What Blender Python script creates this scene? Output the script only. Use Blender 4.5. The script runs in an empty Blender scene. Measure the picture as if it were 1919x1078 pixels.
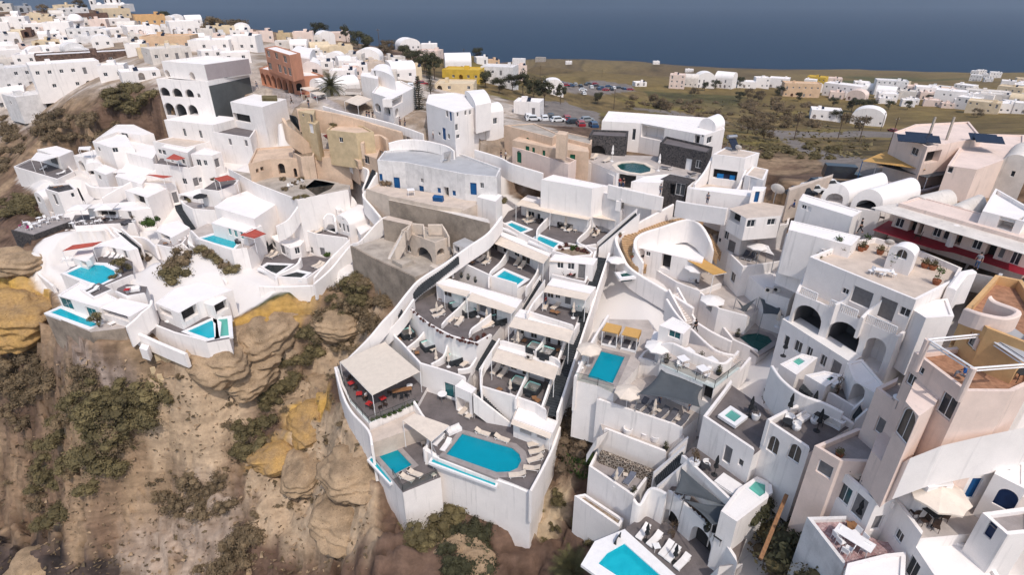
import bpy, bmesh, math, random
import numpy as np
from mathutils import Vector, Matrix
from mathutils.geometry import tessellate_polygon
random.seed(7)
R = math.radians
SC = bpy.context.scene
COL = SC.collection

# ------------------------------------------------------------------ camera, world, sun, exposure
CAM = Vector((0, 0, 60)); F = 1080.0; TH = R(28.1)
cd = bpy.data.cameras.new('camera'); cd.sensor_width = 36; cd.lens = 36 * F / 1919; cd.clip_end = 60000; cd.clip_start = .5
co = bpy.data.objects.new('camera', cd); COL.objects.link(co); co.location = CAM
co.rotation_euler = (math.pi / 2 - TH, 0, 0); SC.camera = co
SUN_EL = R(56); SUN_DIR = Vector((.34 * math.cos(SUN_EL), -.94 * math.cos(SUN_EL), math.sin(SUN_EL)))
w = bpy.data.worlds.new('World'); SC.world = w; w.use_nodes = True
nt = w.node_tree; sky = nt.nodes.new('ShaderNodeTexSky'); sky.sky_type = 'NISHITA'; sky.sun_disc = False
sky.sun_elevation = SUN_EL; sky.sun_rotation = math.atan2(SUN_DIR.x, SUN_DIR.y); sky.dust_density = 2.0; sky.ozone_density = .2
nt.links.new(sky.outputs[0], nt.nodes['Background'].inputs[0]); nt.nodes['Background'].inputs[1].default_value = .15
sl = bpy.data.lights.new('sun', 'SUN'); sl.energy = 2.0; sl.angle = R(.6); sl.color = (1, .93, .86)
so = bpy.data.objects.new('sun', sl); COL.objects.link(so); so.rotation_euler = (-SUN_DIR).to_track_quat('-Z', 'Y').to_euler()
SC.view_settings.view_transform = 'Standard'; SC.view_settings.look = 'None'; SC.view_settings.exposure = 0.28
SC.cycles.max_bounces = 8; SC.cycles.diffuse_bounces = 6; SC.cycles.transparent_max_bounces = 8

# ------------------------------------------------------------------ picture point at a given height -> place in the world
CT, ST = math.cos(TH), math.sin(TH)
def ray(px, py):
    u = (px - 959.5) / F; v = (py - 539) / F
    return Vector((u, CT - v * ST, -ST - v * CT))
def PX(px, py, z):
    d = ray(px, py); t = (z - CAM.z) / d.z
    return CAM + d * t
def proj(p):
    q = Vector(p) - CAM; dep = q.y * CT - q.z * ST; up = q.y * ST + q.z * CT
    return 959.5 + F * q.x / dep, 539 - F * up / dep, dep
_t = [0, 0, 1.0]
def tile(c, r): _t[:] = [c * 480, (0, 270, 540, 808)[r], 1 / 3.99]
def tile8(x, y): _t[:] = [x, y, 1 / 7.98]
def full(): _t[:] = [0, 0, 1.0]
def A(x, y): return _t[0] + x * _t[2], _t[1] + y * _t[2]
def Q(x, y, z): return PX(*A(x, y), z)

# ------------------------------------------------------------------ materials
MATS = {}
def mat(name, c, rough=.85, var=.10, scale=1.2, bump=0.0, spec=.25, c2=None, fine=0.0, metal=0):
    m = bpy.data.materials.new(name); m.use_nodes = True; n = m.node_tree.nodes; l = m.node_tree.links
    b = n['Principled BSDF']; b.inputs['Roughness'].default_value = rough; b.inputs['Specular IOR Level'].default_value = spec
    b.inputs['Metallic'].default_value = metal
    tc = n.new('ShaderNodeTexCoord'); no = n.new('ShaderNodeTexNoise'); no.inputs['Scale'].default_value = scale
    no.inputs['Detail'].default_value = 6; no.inputs['Roughness'].default_value = .65
    l.new(tc.outputs['Object'], no.inputs['Vector'])
    mx = n.new('ShaderNodeMix'); mx.data_type = 'RGBA'
    d = c2 or tuple(max(0, x * (1 - 2.6 * var)) for x in c)
    mx.inputs[6].default_value = (*d, 1); mx.inputs[7].default_value = (*c, 1)
    rp = n.new('ShaderNodeMapRange'); rp.inputs[1].default_value = .32; rp.inputs[2].default_value = .6
    l.new(no.outputs[0], rp.inputs[0]); l.new(rp.outputs[0], mx.inputs[0]); out = mx.outputs[2]
    if name in ('white', 'oldwhite', 'offwhite', 'palepink', 'tan', 'coral'):
        mp = n.new('ShaderNodeMapping'); mp.inputs['Scale'].default_value = (2.2, 2.2, .16); l.new(tc.outputs['Object'], mp.inputs[0]); n4 = n.new('ShaderNodeTexNoise'); n4.inputs['Scale'].default_value = 1; n4.inputs['Detail'].default_value = 4; l.new(mp.outputs[0], n4.inputs['Vector'])
        r4 = n.new('ShaderNodeMapRange'); r4.inputs[1].default_value = .58; r4.inputs[2].default_value = .78; r4.inputs[3].default_value = 1; r4.inputs[4].default_value = .77; l.new(n4.outputs[0], r4.inputs[0]); v4 = n.new('ShaderNodeVectorMath'); v4.operation = 'SCALE'; l.new(out, v4.inputs[0]); l.new(r4.outputs[0], v4.inputs[3]); out = v4.outputs[0]
    if fine:
        n2 = n.new('ShaderNodeTexNoise'); n2.inputs['Scale'].default_value = scale * 14; n2.inputs['Detail'].default_value = 3
        l.new(tc.outputs['Object'], n2.inputs['Vector'])
        r2 = n.new('ShaderNodeMapRange'); r2.inputs[1].default_value = .3; r2.inputs[2].default_value = .7
        r2.inputs[3].default_value = 1 - fine; r2.inputs[4].default_value = 1 + fine * .5
        l.new(n2.outputs[0], r2.inputs[0])
        vm = n.new('ShaderNodeVectorMath'); vm.operation = 'SCALE'; l.new(out, vm.inputs[0]); l.new(r2.outputs[0], vm.inputs[3]); out = vm.outputs[0]
    l.new(out, b.inputs['Base Color'])
    if bump:
        bp = n.new('ShaderNodeBump'); bp.inputs['Strength'].default_value = bump; bp.inputs['Distance'].default_value = .06
        n3 = n.new('ShaderNodeTexNoise'); n3.inputs['Scale'].default_value = scale * 5; n3.inputs['Detail'].default_value = 4
        l.new(tc.outputs['Object'], n3.inputs['Vector']); l.new(n3.outputs[0], bp.inputs['Height']); l.new(bp.outputs[0], b.inputs['Normal'])
    MATS[name] = m; return m
def stonemat(name, c, c2, scale, mortar=(.25, .24, .22)):
    m = bpy.data.materials.new(name); m.use_nodes = True; n = m.node_tree.nodes; l = m.node_tree.links; b = n['Principled BSDF']
    b.inputs['Roughness'].default_value = .9; b.inputs['Specular IOR Level'].default_value = .15
    tc = n.new('ShaderNodeTexCoord'); v = n.new('ShaderNodeTexVoronoi'); v.inputs['Scale'].default_value = scale; l.new(tc.outputs['Object'], v.inputs['Vector'])
    e = n.new('ShaderNodeTexVoronoi'); e.feature = 'DISTANCE_TO_EDGE'; e.inputs['Scale'].default_value = scale; l.new(tc.outputs['Object'], e.inputs['Vector'])
    sx = n.new('ShaderNodeSeparateColor'); l.new(v.outputs['Color'], sx.inputs[0])
    mx = n.new('ShaderNodeMix'); mx.data_type = 'RGBA'; mx.inputs[6].default_value = (*c, 1); mx.inputs[7].default_value = (*c2, 1); l.new(sx.outputs[0], mx.inputs[0])
    mr = n.new('ShaderNodeMapRange'); mr.inputs[1].default_value = .02; mr.inputs[2].default_value = .09; l.new(e.outputs['Distance'], mr.inputs[0])
    m2 = n.new('ShaderNodeMix'); m2.data_type = 'RGBA'; m2.inputs[6].default_value = (*mortar, 1); l.new(mr.outputs[0], m2.inputs[0]); l.new(mx.outputs[2], m2.inputs[7])
    l.new(m2.outputs[2], b.inputs['Base Color'])
    bp = n.new('ShaderNodeBump'); bp.inputs['Strength'].default_value = .6; bp.inputs['Distance'].default_value = .08
    l.new(mr.outputs[0], bp.inputs['Height']); l.new(bp.outputs[0], b.inputs['Normal']); MATS[name] = m
def stripemat(name, c, c2, scale, axis=0, rough=.8):
    m = mat(name, c, rough, .08, 1.5); n = m.node_tree.nodes; l = m.node_tree.links; b = n['Principled BSDF']
    src = b.inputs['Base Color'].links[0].from_socket
    tc = n.new('ShaderNodeTexCoord'); wv = n.new('ShaderNodeTexWave'); wv.bands_direction = 'XYZ'[axis]; wv.inputs['Scale'].default_value = scale
    wv.inputs['Distortion'].default_value = .3; l.new(tc.outputs['Object'], wv.inputs['Vector'])
    mx = n.new('ShaderNodeMix'); mx.data_type = 'RGBA'; l.new(wv.outputs['Fac'], mx.inputs[0]); mx.inputs[6].default_value = (*c2, 1); l.new(src, mx.inputs[7])
    l.new(mx.outputs[2], b.inputs['Base Color'])
def watermat(name, tint, depthcol):
    m = bpy.data.materials.new(name); m.use_nodes = True; n = m.node_tree.nodes; l = m.node_tree.links
    n.remove(n['Principled BSDF']); o = n['Material Output']
    tr = n.new('ShaderNodeBsdfTransparent'); tr.inputs[0].default_value = (*tint, 1)
    df = n.new('ShaderNodeBsdfDiffuse'); df.inputs[0].default_value = (*depthcol, 1)
    gl = n.new('ShaderNodeBsdfGlossy'); gl.inputs['Roughness'].default_value = .06
    m1 = n.new('ShaderNodeMixShader'); m1.inputs[0].default_value = .45; l.new(tr.outputs[0], m1.inputs[1]); l.new(df.outputs[0], m1.inputs[2])
    fr = n.new('ShaderNodeFresnel'); fr.inputs[0].default_value = 1.33
    m2 = n.new('ShaderNodeMixShader'); l.new(fr.outputs[0], m2.inputs[0]); l.new(m1.outputs[0], m2.inputs[1]); l.new(gl.outputs[0], m2.inputs[2])
    tc = n.new('ShaderNodeTexCoord'); no = n.new('ShaderNodeTexNoise'); no.inputs['Scale'].default_value = 3; no.inputs['Detail'].default_value = 3; l.new(tc.outputs['Object'], no.inputs['Vector'])
    bp = n.new('ShaderNodeBump'); bp.inputs['Strength'].default_value = .5; bp.inputs['Distance'].default_value = .06; l.new(no.outputs[0], bp.inputs['Height'])
    l.new(bp.outputs[0], gl.inputs['Normal']); l.new(bp.outputs[0], fr.inputs['Normal']); l.new(m2.outputs[0], o.inputs[0]); MATS[name] = m
mat('loggia', (.17, .165, .17), .9, .1, .6)  # dark grey puts the shade inside wide arches into the colour; plaster is white
mat('white', (.83, .78, .745), .9, .03, .5, .15, .2, fine=.02)
mat('whiteroof', (.83, .79, .76), .9, .03, .35, .1, .2, fine=.025)
mat('oldwhite', (.74, .71, .69), .9, .09, .6, .2, .2, fine=.05)
mat('offwhite', (.70, .64, .58), .9, .08, .5, .2, fine=.04)
mat('cream', (.68, .55, .38), .9, .07, .5, .15, fine=.04)
mat('peach', (.66, .46, .30), .9, .07, .4, .15, fine=.04)
mat('tan', (.67, .50, .37), .9, .10, .3, .25, fine=.06)
mat('palepink', (.76, .61, .53), .9, .05, .4, .15, fine=.03)
mat('ochrewall', (.62, .38, .18), .9, .08, .6, .15, fine=.04)
mat('sand', (.58, .45, .28), .9, .09, .6, .2, fine=.05)
mat('yellow', (.62, .41, .06), .9, .08, .6, .15)
mat('coral', (.56, .26, .16), .9, .06, .5, .15, fine=.03)
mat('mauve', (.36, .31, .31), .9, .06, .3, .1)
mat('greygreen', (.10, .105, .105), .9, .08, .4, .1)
mat('greypaint', (.42, .42, .43), .9, .06, .4, .1)
mat('brownwall', (.17, .10, .075), .95, .2, 1.2, .4, fine=.1)
mat('concrete', (.46, .40, .34), .95, .16, .35, .3, fine=.08)
mat('darkconcrete', (.36, .295, .235), .95, .2, .3, .3, fine=.1)
mat('ruinstucco', (.62, .52, .43), .95, .1, .5, .3, fine=.05)
mat('deck', (.165, .142, .138), .85, .13, .5, .1, fine=.1)
mat('deckbrown', (.19, .155, .14), .85, .13, .5, .1, fine=.1)
mat('greyfloor', (.34, .30, .285), .85, .12, .5, .1, fine=.06)
mat('palefloor', (.50, .44, .40), .85, .10, .5, .1, fine=.05)
mat('sandfloor', (.60, .50, .42), .9, .08, .6, .15, fine=.05)
mat('pathstone', (.33, .295, .285), .9, .2, 1.6, .2, fine=.2)
mat('redfloor', (.24, .01, .022), .7, .12, .8)
mat('stairdark', (.045, .05, .055), .8, .15, 1.5)
mat('woodstep', (.52, .34, .19), .85, .12, 2, fine=.1)
mat('wood', (.30, .15, .07), .7, .15, 4)
mat('darkwood', (.05, .03, .022), .7, .15, 4)
stripemat('reed', (.62, .37, .13), (.50, .28, .08), 6)
mat('canvas', (.72, .62, .52), .9, .05, 1.2, .1, fine=.05)
stripemat('stripe', (.62, .55, .48), (.12, .08, .06), 1.2)
stripemat('slatcanvas', (.69, .61, .52), (.60, .52, .43), 4)
mat('whitecloth', (.80, .76, .73), .9, .04, 1.5)
mat('redcloth', (.42, .085, .06), .9, .08, 1.5)
mat('greysail', (.08, .09, .10), .8, .08, .6)
mat('blackcloth', (.025, .026, .028), .85, .1, 3)
mat('beigecushion', (.66, .56, .46), .9, .06, 3)
mat('greycushion', (.115, .112, .125), .9, .08, 3)
mat('bluegrey', (.15, .16, .20), .9, .08, 3)
mat('blackmetal', (.03, .03, .032), .5, .1, 3)
mat('metal', (.45, .45, .46), .35, .08, 3, metal=.7)
mat('whitepaint', (.80, .78, .77), .5, .03, 2)
mat('glass', (.035, .042, .05), .12, .1, 1, spec=.5)
mat('tealglass', (.02, .12, .13), .12, .1, 1, spec=.5)
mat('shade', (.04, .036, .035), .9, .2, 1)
mat('brownglass', (.07, .055, .045), .3, .2, 1, spec=.5)
mat('bluewood', (.008, .085, .24), .55, .1, 2)
mat('navywood', (.006, .025, .085), .5, .1, 2)
mat('greenwood', (.01, .13, .07), .55, .1, 2)
mat('teal', (.03, .26, .26), .6, .1, 2)
mat('greywood', (.20, .19, .19), .6, .1, 2)
mat('tubshell', (.032, .036, .04), .5, .1, 2)
mat('terracotta', (.33, .12, .06), .9, .15, 3)
mat('rooftile', (.42, .22, .13), .9, .18, 1.8, .2, fine=.15)
mat('skin', (.48, .28, .2), .6, .05, 2)
mat('hair', (.02, .014, .01), .6, .1, 5)
mat('tyre', (.015, .015, .016), .8, .1, 5)
mat('poolmosaic', (.22, .68, .74), .5, .08, 1.2, c2=(.08, .42, .52))
mat('mintmosaic', (.42, .74, .66), .5, .06, 2)
mat('darkmosaic', (.03, .06, .065), .5, .1, 2)
mat('solar', (.012, .018, .035), .25, .15, 6, spec=.5)
mat('bark', (.12, .08, .055), .95, .2, 5)
mat('red', (.45, .03, .03), .6, .1, 3)
mat('magenta', (.32, .01, .10), .7, .1, 3)
mat('blueplastic', (.01, .16, .42), .4, .1, 3)
mat('lifering', (.6, .05, .02), .5, .05, 3)
stonemat('lava', (.028, .027, .03), (.12, .105, .10), 4.5, (.09, .085, .085))
stonemat('rubble', (.075, .045, .035), (.19, .12, .09), 1.6, (.12, .085, .07))
stonemat('crazystone', (.05, .042, .038), (.16, .12, .09), 3.0, (.55, .47, .38))
stonemat('brownrubble', (.20, .145, .10), (.36, .28, .20), 2.2, (.26, .20, .15))
stonemat('mosaicfloor', (.30, .17, .17), (.50, .36, .35), 4, (.38, .27, .26))
watermat('pool_cyan', (.4, .93, .98), (.01, .56, .68))
watermat('pool_teal', (.05, .68, .8), (.004, .40, .50))
watermat('pool_mint', (.55, .95, .9), (.22, .62, .54))
watermat('pool_dark', (.12, .2, .2), (.012, .026, .03))
watermat('pool_green', (.15, .5, .45), (.01, .13, .12))
def leafmat(name, c, c2, scale=.6):
    m = mat(name, c, .8, .2, scale, 0, .2, c2=c2, fine=.2); n = m.node_tree.nodes; l = m.node_tree.links; b = n['Principled BSDF']
    oi = n.new('ShaderNodeObjectInfo'); hs = n.new('ShaderNodeHueSaturation'); src = b.inputs['Base Color'].links[0].from_socket
    mr = n.new('ShaderNodeMapRange'); mr.inputs[3].default_value = .7; mr.inputs[4].default_value = 1.3; l.new(oi.outputs['Random'], mr.inputs[0])
    l.new(mr.outputs[0], hs.inputs['Value']); l.new(src, hs.inputs['Color']); l.new(hs.outputs[0], b.inputs['Base Color'])
leafmat('leaf_scrub', (.20, .145, .085), (.10, .074, .043))
leafmat('leaf_olive', (.165, .132, .062), (.08, .066, .032))
leafmat('leaf_dark', (.075, .072, .036), (.034, .034, .018))
leafmat('leaf_green', (.055, .085, .018), (.022, .04, .01))
leafmat('leaf_dry', (.17, .12, .075), (.085, .06, .04))
leafmat('leaf_palm', (.13, .115, .05), (.05, .05, .02))
leafmat('leaf_red', (.11, .03, .03), (.05, .04, .02), 3)

# ------------------------------------------------------------------ objects: tags, mesh builder
THINGS = []
def tag(o, label, cat, group=None):
    o['label'] = label; o['category'] = cat
    if group: o['group'] = group
    THINGS.append(o); return o
def thing(name, label, cat, loc=(0, 0, 0), rz=0, group=None):
    o = bpy.data.objects.new(name, None); o.empty_display_size = .3; COL.objects.link(o); o.location = loc; o.rotation_euler = (0, 0, rz)
    return tag(o, label, cat, group)
class MB:
    def __init__(s): s.v = []; s.f = []
    def face(s, pts):
        n = len(s.v); s.v += [tuple(p) for p in pts]; s.f.append(list(range(n, n + len(pts))))
    def tess(s, loops):                       # loops of 3-D points, first the outline, then holes
        flat = [p for lp in loops for p in lp]; n = len(s.v); s.v += [tuple(p) for p in flat]
        for t in tessellate_polygon([[Vector(p) for p in lp] for lp in loops]): s.f.append([n + i for i in t])
    def prism(s, xy, z0, z1, cap=True, bot=False):
        k = len(xy); n = len(s.v); s.v += [(p[0], p[1], z0) for p in xy] + [(p[0], p[1], z1) for p in xy]
        for i in range(k): j = (i + 1) % k; s.f.append([n + i, n + j, n + k + j, n + k + i])
        if cap: s.tess([[(p[0], p[1], z1) for p in xy]])
        if bot: s.f.append([n + i for i in range(k)][::-1])
    def box(s, c, d, rz=0, rx=0, ry=0):
        mt = Matrix.Translation(c) @ Matrix.Rotation(rz, 4, 'Z') @ Matrix.Rotation(ry, 4, 'Y') @ Matrix.Rotation(rx, 4, 'X'); n = len(s.v)
        for x in (-.5, .5):
            for y in (-.5, .5):
                for z in (-.5, .5): s.v.append(tuple(mt @ Vector((x * d[0], y * d[1], z * d[2]))))
        s.f += [[n + i for i in q] for q in ((0, 1, 3, 2), (4, 6, 7, 5), (0, 4, 5, 1), (2, 3, 7, 6), (0, 2, 6, 4), (1, 5, 7, 3))]
    def tube(s, pts, r, k=6, r2=None):
        pts = [Vector(p) for p in pts]; n0 = len(s.v); m = len(pts)
        for i, p in enumerate(pts):
            d = (pts[min(i + 1, m - 1)] - pts[max(i - 1, 0)]).normalized(); a = d.orthogonal().normalized(); b = d.cross(a)
            rr = r if r2 is None else r + (r2 - r) * i / max(1, m - 1)
            for j in range(k): th = 2 * math.pi * j / k; s.v.append(tuple(p + a * rr * math.cos(th) + b * rr * math.sin(th)))
        for i in range(m - 1):
            for j in range(k): q = (j + 1) % k; s.f.append([n0 + i * k + j, n0 + i * k + q, n0 + (i + 1) * k + q, n0 + (i + 1) * k + j])
        s.f.append([n0 + j for j in range(k)][::-1]); s.f.append([n0 + (m - 1) * k + j for j in range(k)])
    def lathe(s, prof, k=16, c=(0, 0, 0), sq=1.0):
        n0 = len(s.v)
        for r, z in prof:
            for j in range(k): th = 2 * math.pi * j / k; s.v.append((c[0] + r * math.cos(th), c[1] + r * math.sin(th) * sq, c[2] + z))
        for i in range(len(prof) - 1):
            for j in range(k): q = (j + 1) % k; s.f.append([n0 + i * k + j, n0 + i * k + q, n0 + (i + 1) * k + q, n0 + (i + 1) * k + j])
        if prof[0][0] > 1e-4: s.f.append([n0 + j for j in range(k)][::-1])
        if prof[-1][0] > 1e-4: s.f.append([n0 + (len(prof) - 1) * k + j for j in range(k)])
    def mesh(s, name, m, smooth=False, weld=True):
        me = bpy.data.meshes.new(name); me.from_pydata(s.v, [], s.f)
        if weld:
            bm = bmesh.new(); bm.from_mesh(me); bmesh.ops.remove_doubles(bm, verts=bm.verts, dist=1e-4)
            bmesh.ops.recalc_face_normals(bm, faces=bm.faces); bm.to_mesh(me); bm.free()
        me.materials.append(MATS[m] if isinstance(m, str) else m)
        if smooth: me.polygons.foreach_set('use_smooth', [True] * len(me.polygons))
        me.update(); return me
    def build(s, name, m, parent=None, smooth=False, weld=True):
        o = bpy.data.objects.new(name, s.mesh(name, m, smooth, weld)); COL.objects.link(o)
        if parent: o.parent = parent
        return o
def kids(o): return [c for c in bpy.data.objects if c.parent == o]
TREE = {}
def proto_tree(o):
    if o.name not in TREE: TREE[o.name] = [(c, [g for g in c.children]) for c in o.children]
    return TREE[o.name]
USED = set()
def place(proto, loc, rz, label, group=None, sc=1.0):
    """put the prototype itself down first; every later call copies it and each of its parts"""
    if proto.name not in USED:
        USED.add(proto.name); proto_tree(proto); r = proto
    else:
        r = proto.copy(); COL.objects.link(r)
        for c, gs in proto_tree(proto):
            c2 = c.copy(); COL.objects.link(c2); c2.parent = r
            for g in gs: g2 = g.copy(); COL.objects.link(g2); g2.parent = c2
    r.location = loc; r.rotation_euler = (0, 0, rz); r.scale = (sc, sc, sc)
    r['label'] = label; r['category'] = proto['category']
    if group or 'group' in proto: r['group'] = group or proto['group']
    if r not in THINGS: THINGS.append(r)
    return r
def proto(name, cat, group=None):
    o = bpy.data.objects.new(name, None); COL.objects.link(o); o['category'] = cat; o['label'] = ''
    if group: o['group'] = group
    return o
def ccw(p): return sum(p[i][0] * p[(i + 1) % len(p)][1] - p[(i + 1) % len(p)][0] * p[i][1] for i in range(len(p))) > 0
def inset(xy, t):                             # xy counter-clockwise
    n = len(xy); out = []
    for i in range(n):
        p0, p1, p2 = Vector(xy[i - 1]), Vector(xy[i]), Vector(xy[(i + 1) % n])
        d1 = (p1 - p0).normalized(); d2 = (p2 - p1).normalized(); n1 = Vector((-d1.y, d1.x)); n2 = Vector((-d2.y, d2.x))
        b = n1 + n2; L = b.length
        if L < .2: b = n1
        else: b = b / L
        out.append(p1 + b * min(t / max(.35, b.dot(n1)), 3 * t))
    return out
def smoothline(pts, n=5):
    P = [Vector(p) for p in pts]; out = []
    for i in range(len(P) - 1):
        p0, p1, p2, p3 = P[max(0, i - 1)], P[i], P[i + 1], P[min(len(P) - 1, i + 2)]
        for k in range(n):
            t = k / n; out.append(.5 * (2 * p1 + (p2 - p0) * t + (2 * p0 - 5 * p1 + 4 * p2 - p3) * t * t + (3 * p1 - p0 - 3 * p2 + p3) * t ** 3))
    return out + [P[-1]]

# ------------------------------------------------------------------ openings in walls
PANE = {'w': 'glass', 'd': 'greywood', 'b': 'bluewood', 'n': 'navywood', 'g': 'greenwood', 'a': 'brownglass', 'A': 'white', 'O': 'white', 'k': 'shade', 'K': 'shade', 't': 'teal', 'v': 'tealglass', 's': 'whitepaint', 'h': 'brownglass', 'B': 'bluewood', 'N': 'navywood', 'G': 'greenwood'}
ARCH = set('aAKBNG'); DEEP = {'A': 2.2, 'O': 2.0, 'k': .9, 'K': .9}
DOOR = set('dbngsBNG')
def opening_shape(k, s, t, w, h):
    if k in ARCH:
        r = w / 2; sp = t + h / 2 - min(r, h * .6); rh = t + h / 2 - sp
        return [(s - r, t - h / 2), (s + r, t - h / 2)] + [(s + r * math.cos(i * math.pi / 10), sp + rh * math.sin(i * math.pi / 10)) for i in range(11)]
    return [(s - w / 2, t - h / 2), (s + w / 2, t - h / 2), (s + w / 2, t + h / 2), (s - w / 2, t + h / 2)]
def wallface(wall, a, b, z0, z1, ops, parent, arc=0, frame='whitepaint'):
    """a,b: wall ends seen from outside, left to right; ops: (kind,s,t,w,h); real holes with reveals and a pane or a room behind"""
    a = Vector((a[0], a[1])); b = Vector((b[0], b[1])); d = b - a; L = d.length
    if L < 1e-3: return
    d /= L; nrm = Vector((d.y, -d.x))
    def pt(s, t, dep=0): p = a + d * s - nrm * dep; return (p.x, p.y, t)
    loop = [(0, z0), (L, z0), (L, z1)]
    if arc: loop += [(L / 2 + L / 2 * math.cos(i * math.pi / 14), z1 + arc * math.sin(i * math.pi / 14)) for i in range(1, 14)]
    loop.append((0, z1))
    holes = []; boxes = []
    for (k, s, t, w_, h_) in ops:
        w_ = min(w_, L * .92); s = min(max(s, w_ / 2 + .06), L - w_ / 2 - .06)
        top = z1 + arc * .8 - .06
        if t + h_ / 2 > top: t = top - h_ / 2
        if t - h_ / 2 < z0 + .03: t = z0 + .03 + h_ / 2
        if any(abs(s - q[0]) < (w_ + q[2]) / 2 + .02 and abs(t - q[1]) < (h_ + q[3]) / 2 + .02 for q in boxes): continue
        boxes.append((s, t, w_, h_)); sh = opening_shape(k, s, t, w_, h_); holes.append(sh)
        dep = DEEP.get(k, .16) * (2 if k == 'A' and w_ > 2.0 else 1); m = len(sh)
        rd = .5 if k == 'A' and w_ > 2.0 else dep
        for i in range(m): p, q = sh[i], sh[(i + 1) % m]; wall.face([pt(*p), pt(*p, rd), pt(*q, rd), pt(*q)])
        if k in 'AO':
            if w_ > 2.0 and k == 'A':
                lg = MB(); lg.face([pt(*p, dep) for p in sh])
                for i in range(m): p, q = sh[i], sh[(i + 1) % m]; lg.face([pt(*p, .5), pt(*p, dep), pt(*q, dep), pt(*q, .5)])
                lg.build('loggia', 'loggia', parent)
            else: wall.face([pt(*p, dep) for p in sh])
            continue
        pm = MB(); pm.tess([[pt(*p, dep) for p in sh]]); pane = PANE[k]
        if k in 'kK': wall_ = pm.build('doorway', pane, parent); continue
        nm = 'door' if k in DOOR else 'window'
        fb = MB(); fw = min(.09, w_ * .12)
        for i in range(m):
            p, q = Vector(sh[i]), Vector(sh[(i + 1) % m]); c = Vector((s, t)); pi = p + (c - p).normalized() * fw * 1.3; qi = q + (c - q).normalized() * fw * 1.3
            fb.face([pt(*p, dep - .03), pt(*q, dep - .03), pt(*qi, dep - .03), pt(*pi, dep - .03)])
        if nm == 'window' and w_ > .6: fb.face([pt(s - .03, t - h_ / 2, dep - .02), pt(s + .03, t - h_ / 2, dep - .02), pt(s + .03, t + h_ / 2 - .05, dep - .02), pt(s - .03, t + h_ / 2 - .05, dep - .02)])
        wo = pm.build(nm, pane, parent)
        if w_ > .3: fb.build('frame', frame if k not in DOOR or k in 's' else ('whitepaint' if k in 'd' else pane), wo)
    wall.tess([[pt(*p) for p in loop]] + [[pt(*p) for p in h] for h in holes])
def assign_ops(xy, z0, z1, ops, arc=0):
    """which wall does each opening, given by its place and size as seen, belong to"""
    n = len(xy); per = {i: [] for i in range(n)}
    for o in ops:
        k, x, y = o[:3]; wpx, hpx = o[3] * _t[2], o[4] * _t[2]; px, py = A(x, y); d = ray(px, py); best = None
        for i in range(n):
            a, b = Vector(xy[i]), Vector(xy[(i + 1) % n]); e = b - a; L = e.length
            if L < .3: continue
            e /= L; nr = Vector((e.y, -e.x)); den = nr.x * d.x + nr.y * d.y
            if den > -1e-5: continue
            t = ((a.x - CAM.x) * nr.x + (a.y - CAM.y) * nr.y) / den; hit = CAM + d * t; s = (hit.x - a.x) * e.x + (hit.y - a.y) * e.y
            pen = max(0, -s, s - L) * 3 + max(0, z0 - hit.z, hit.z - z1 - arc) * 3
            sc = t * .05 + pen
            if best is None or sc < best[0]: best = (sc, i, s, hit.z, hit, e)
        if best is None: continue
        _, i, s, tz, hit, e = best; x0, y0, _d = proj(hit); x1, y1, _d = proj(hit + Vector((e.x, e.y, 0)) * .5); x2, y2, _d = proj(hit + Vector((0, 0, .5)))
        w_ = wpx / max(1.5, abs(x1 - x0) * 2); h_ = hpx / max(1.5, abs(y2 - y0) * 2)
        per[i].append((k, s, tz, min(max(w_, .25), 6), min(max(h_, .3), 5)))
    return per

# ------------------------------------------------------------------ buildings and terraces
POOLS = []
def pool(label, pts, z, kind='pool_cyan', depth=1.2, coping=.28, cm='whitepaint', name='swimming_pool', cat='pool', up=0.0):
    xy = [tuple(Q(x, y, z).xy) for x, y in pts]
    if not ccw(xy): xy = xy[::-1]
    t = thing(name, label, cat, (0, 0, 0)); xo = inset(xy, -coping); n = len(xy); zc = z + .035 + up
    c = MB()
    for i in range(n):
        j = (i + 1) % n
        c.face([(*xy[i], zc), (*xo[i], zc), (*xo[j], zc), (*xy[j], zc)]); c.face([(*xo[i], zc), (*xo[i], z - .3), (*xo[j], z - .3), (*xo[j], zc)])
        c.face([(*xy[i], z - .12), (*xy[i], zc), (*xy[j], zc), (*xy[j], z - .12)])
    c.build('coping', cm, t)
    b = MB(); b.prism(xy, z - depth, z - .12, False, True); b.build('basin', {'pool_mint': 'mintmosaic', 'pool_dark': 'darkmosaic', 'pool_green': 'darkmosaic'}.get(kind, 'poolmosaic'), t)
    wt = MB(); wt.tess([[(*p, z - .10 + up) for p in xy]]); wt.build('water', kind, t)
    return xy
def blk(label, pts, zt, zb, ops=(), m='white', fl=None, par=.22, edges='all', pools=(), top='flat', rise=None, name='white_house', cat='house', th=.28, group=None, ve=0, floor='roof', at=None, pm=None, frame='whitepaint', wallname='wall'):
    xy = [tuple(Q(x, y, zt if at is None else at).xy) for x, y in pts]
    return blkw(label, xy, zt, zb, ops, m, fl, par, edges, pools, top, rise, name, cat, th, group, ve, floor, pm, frame, wallname)
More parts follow.
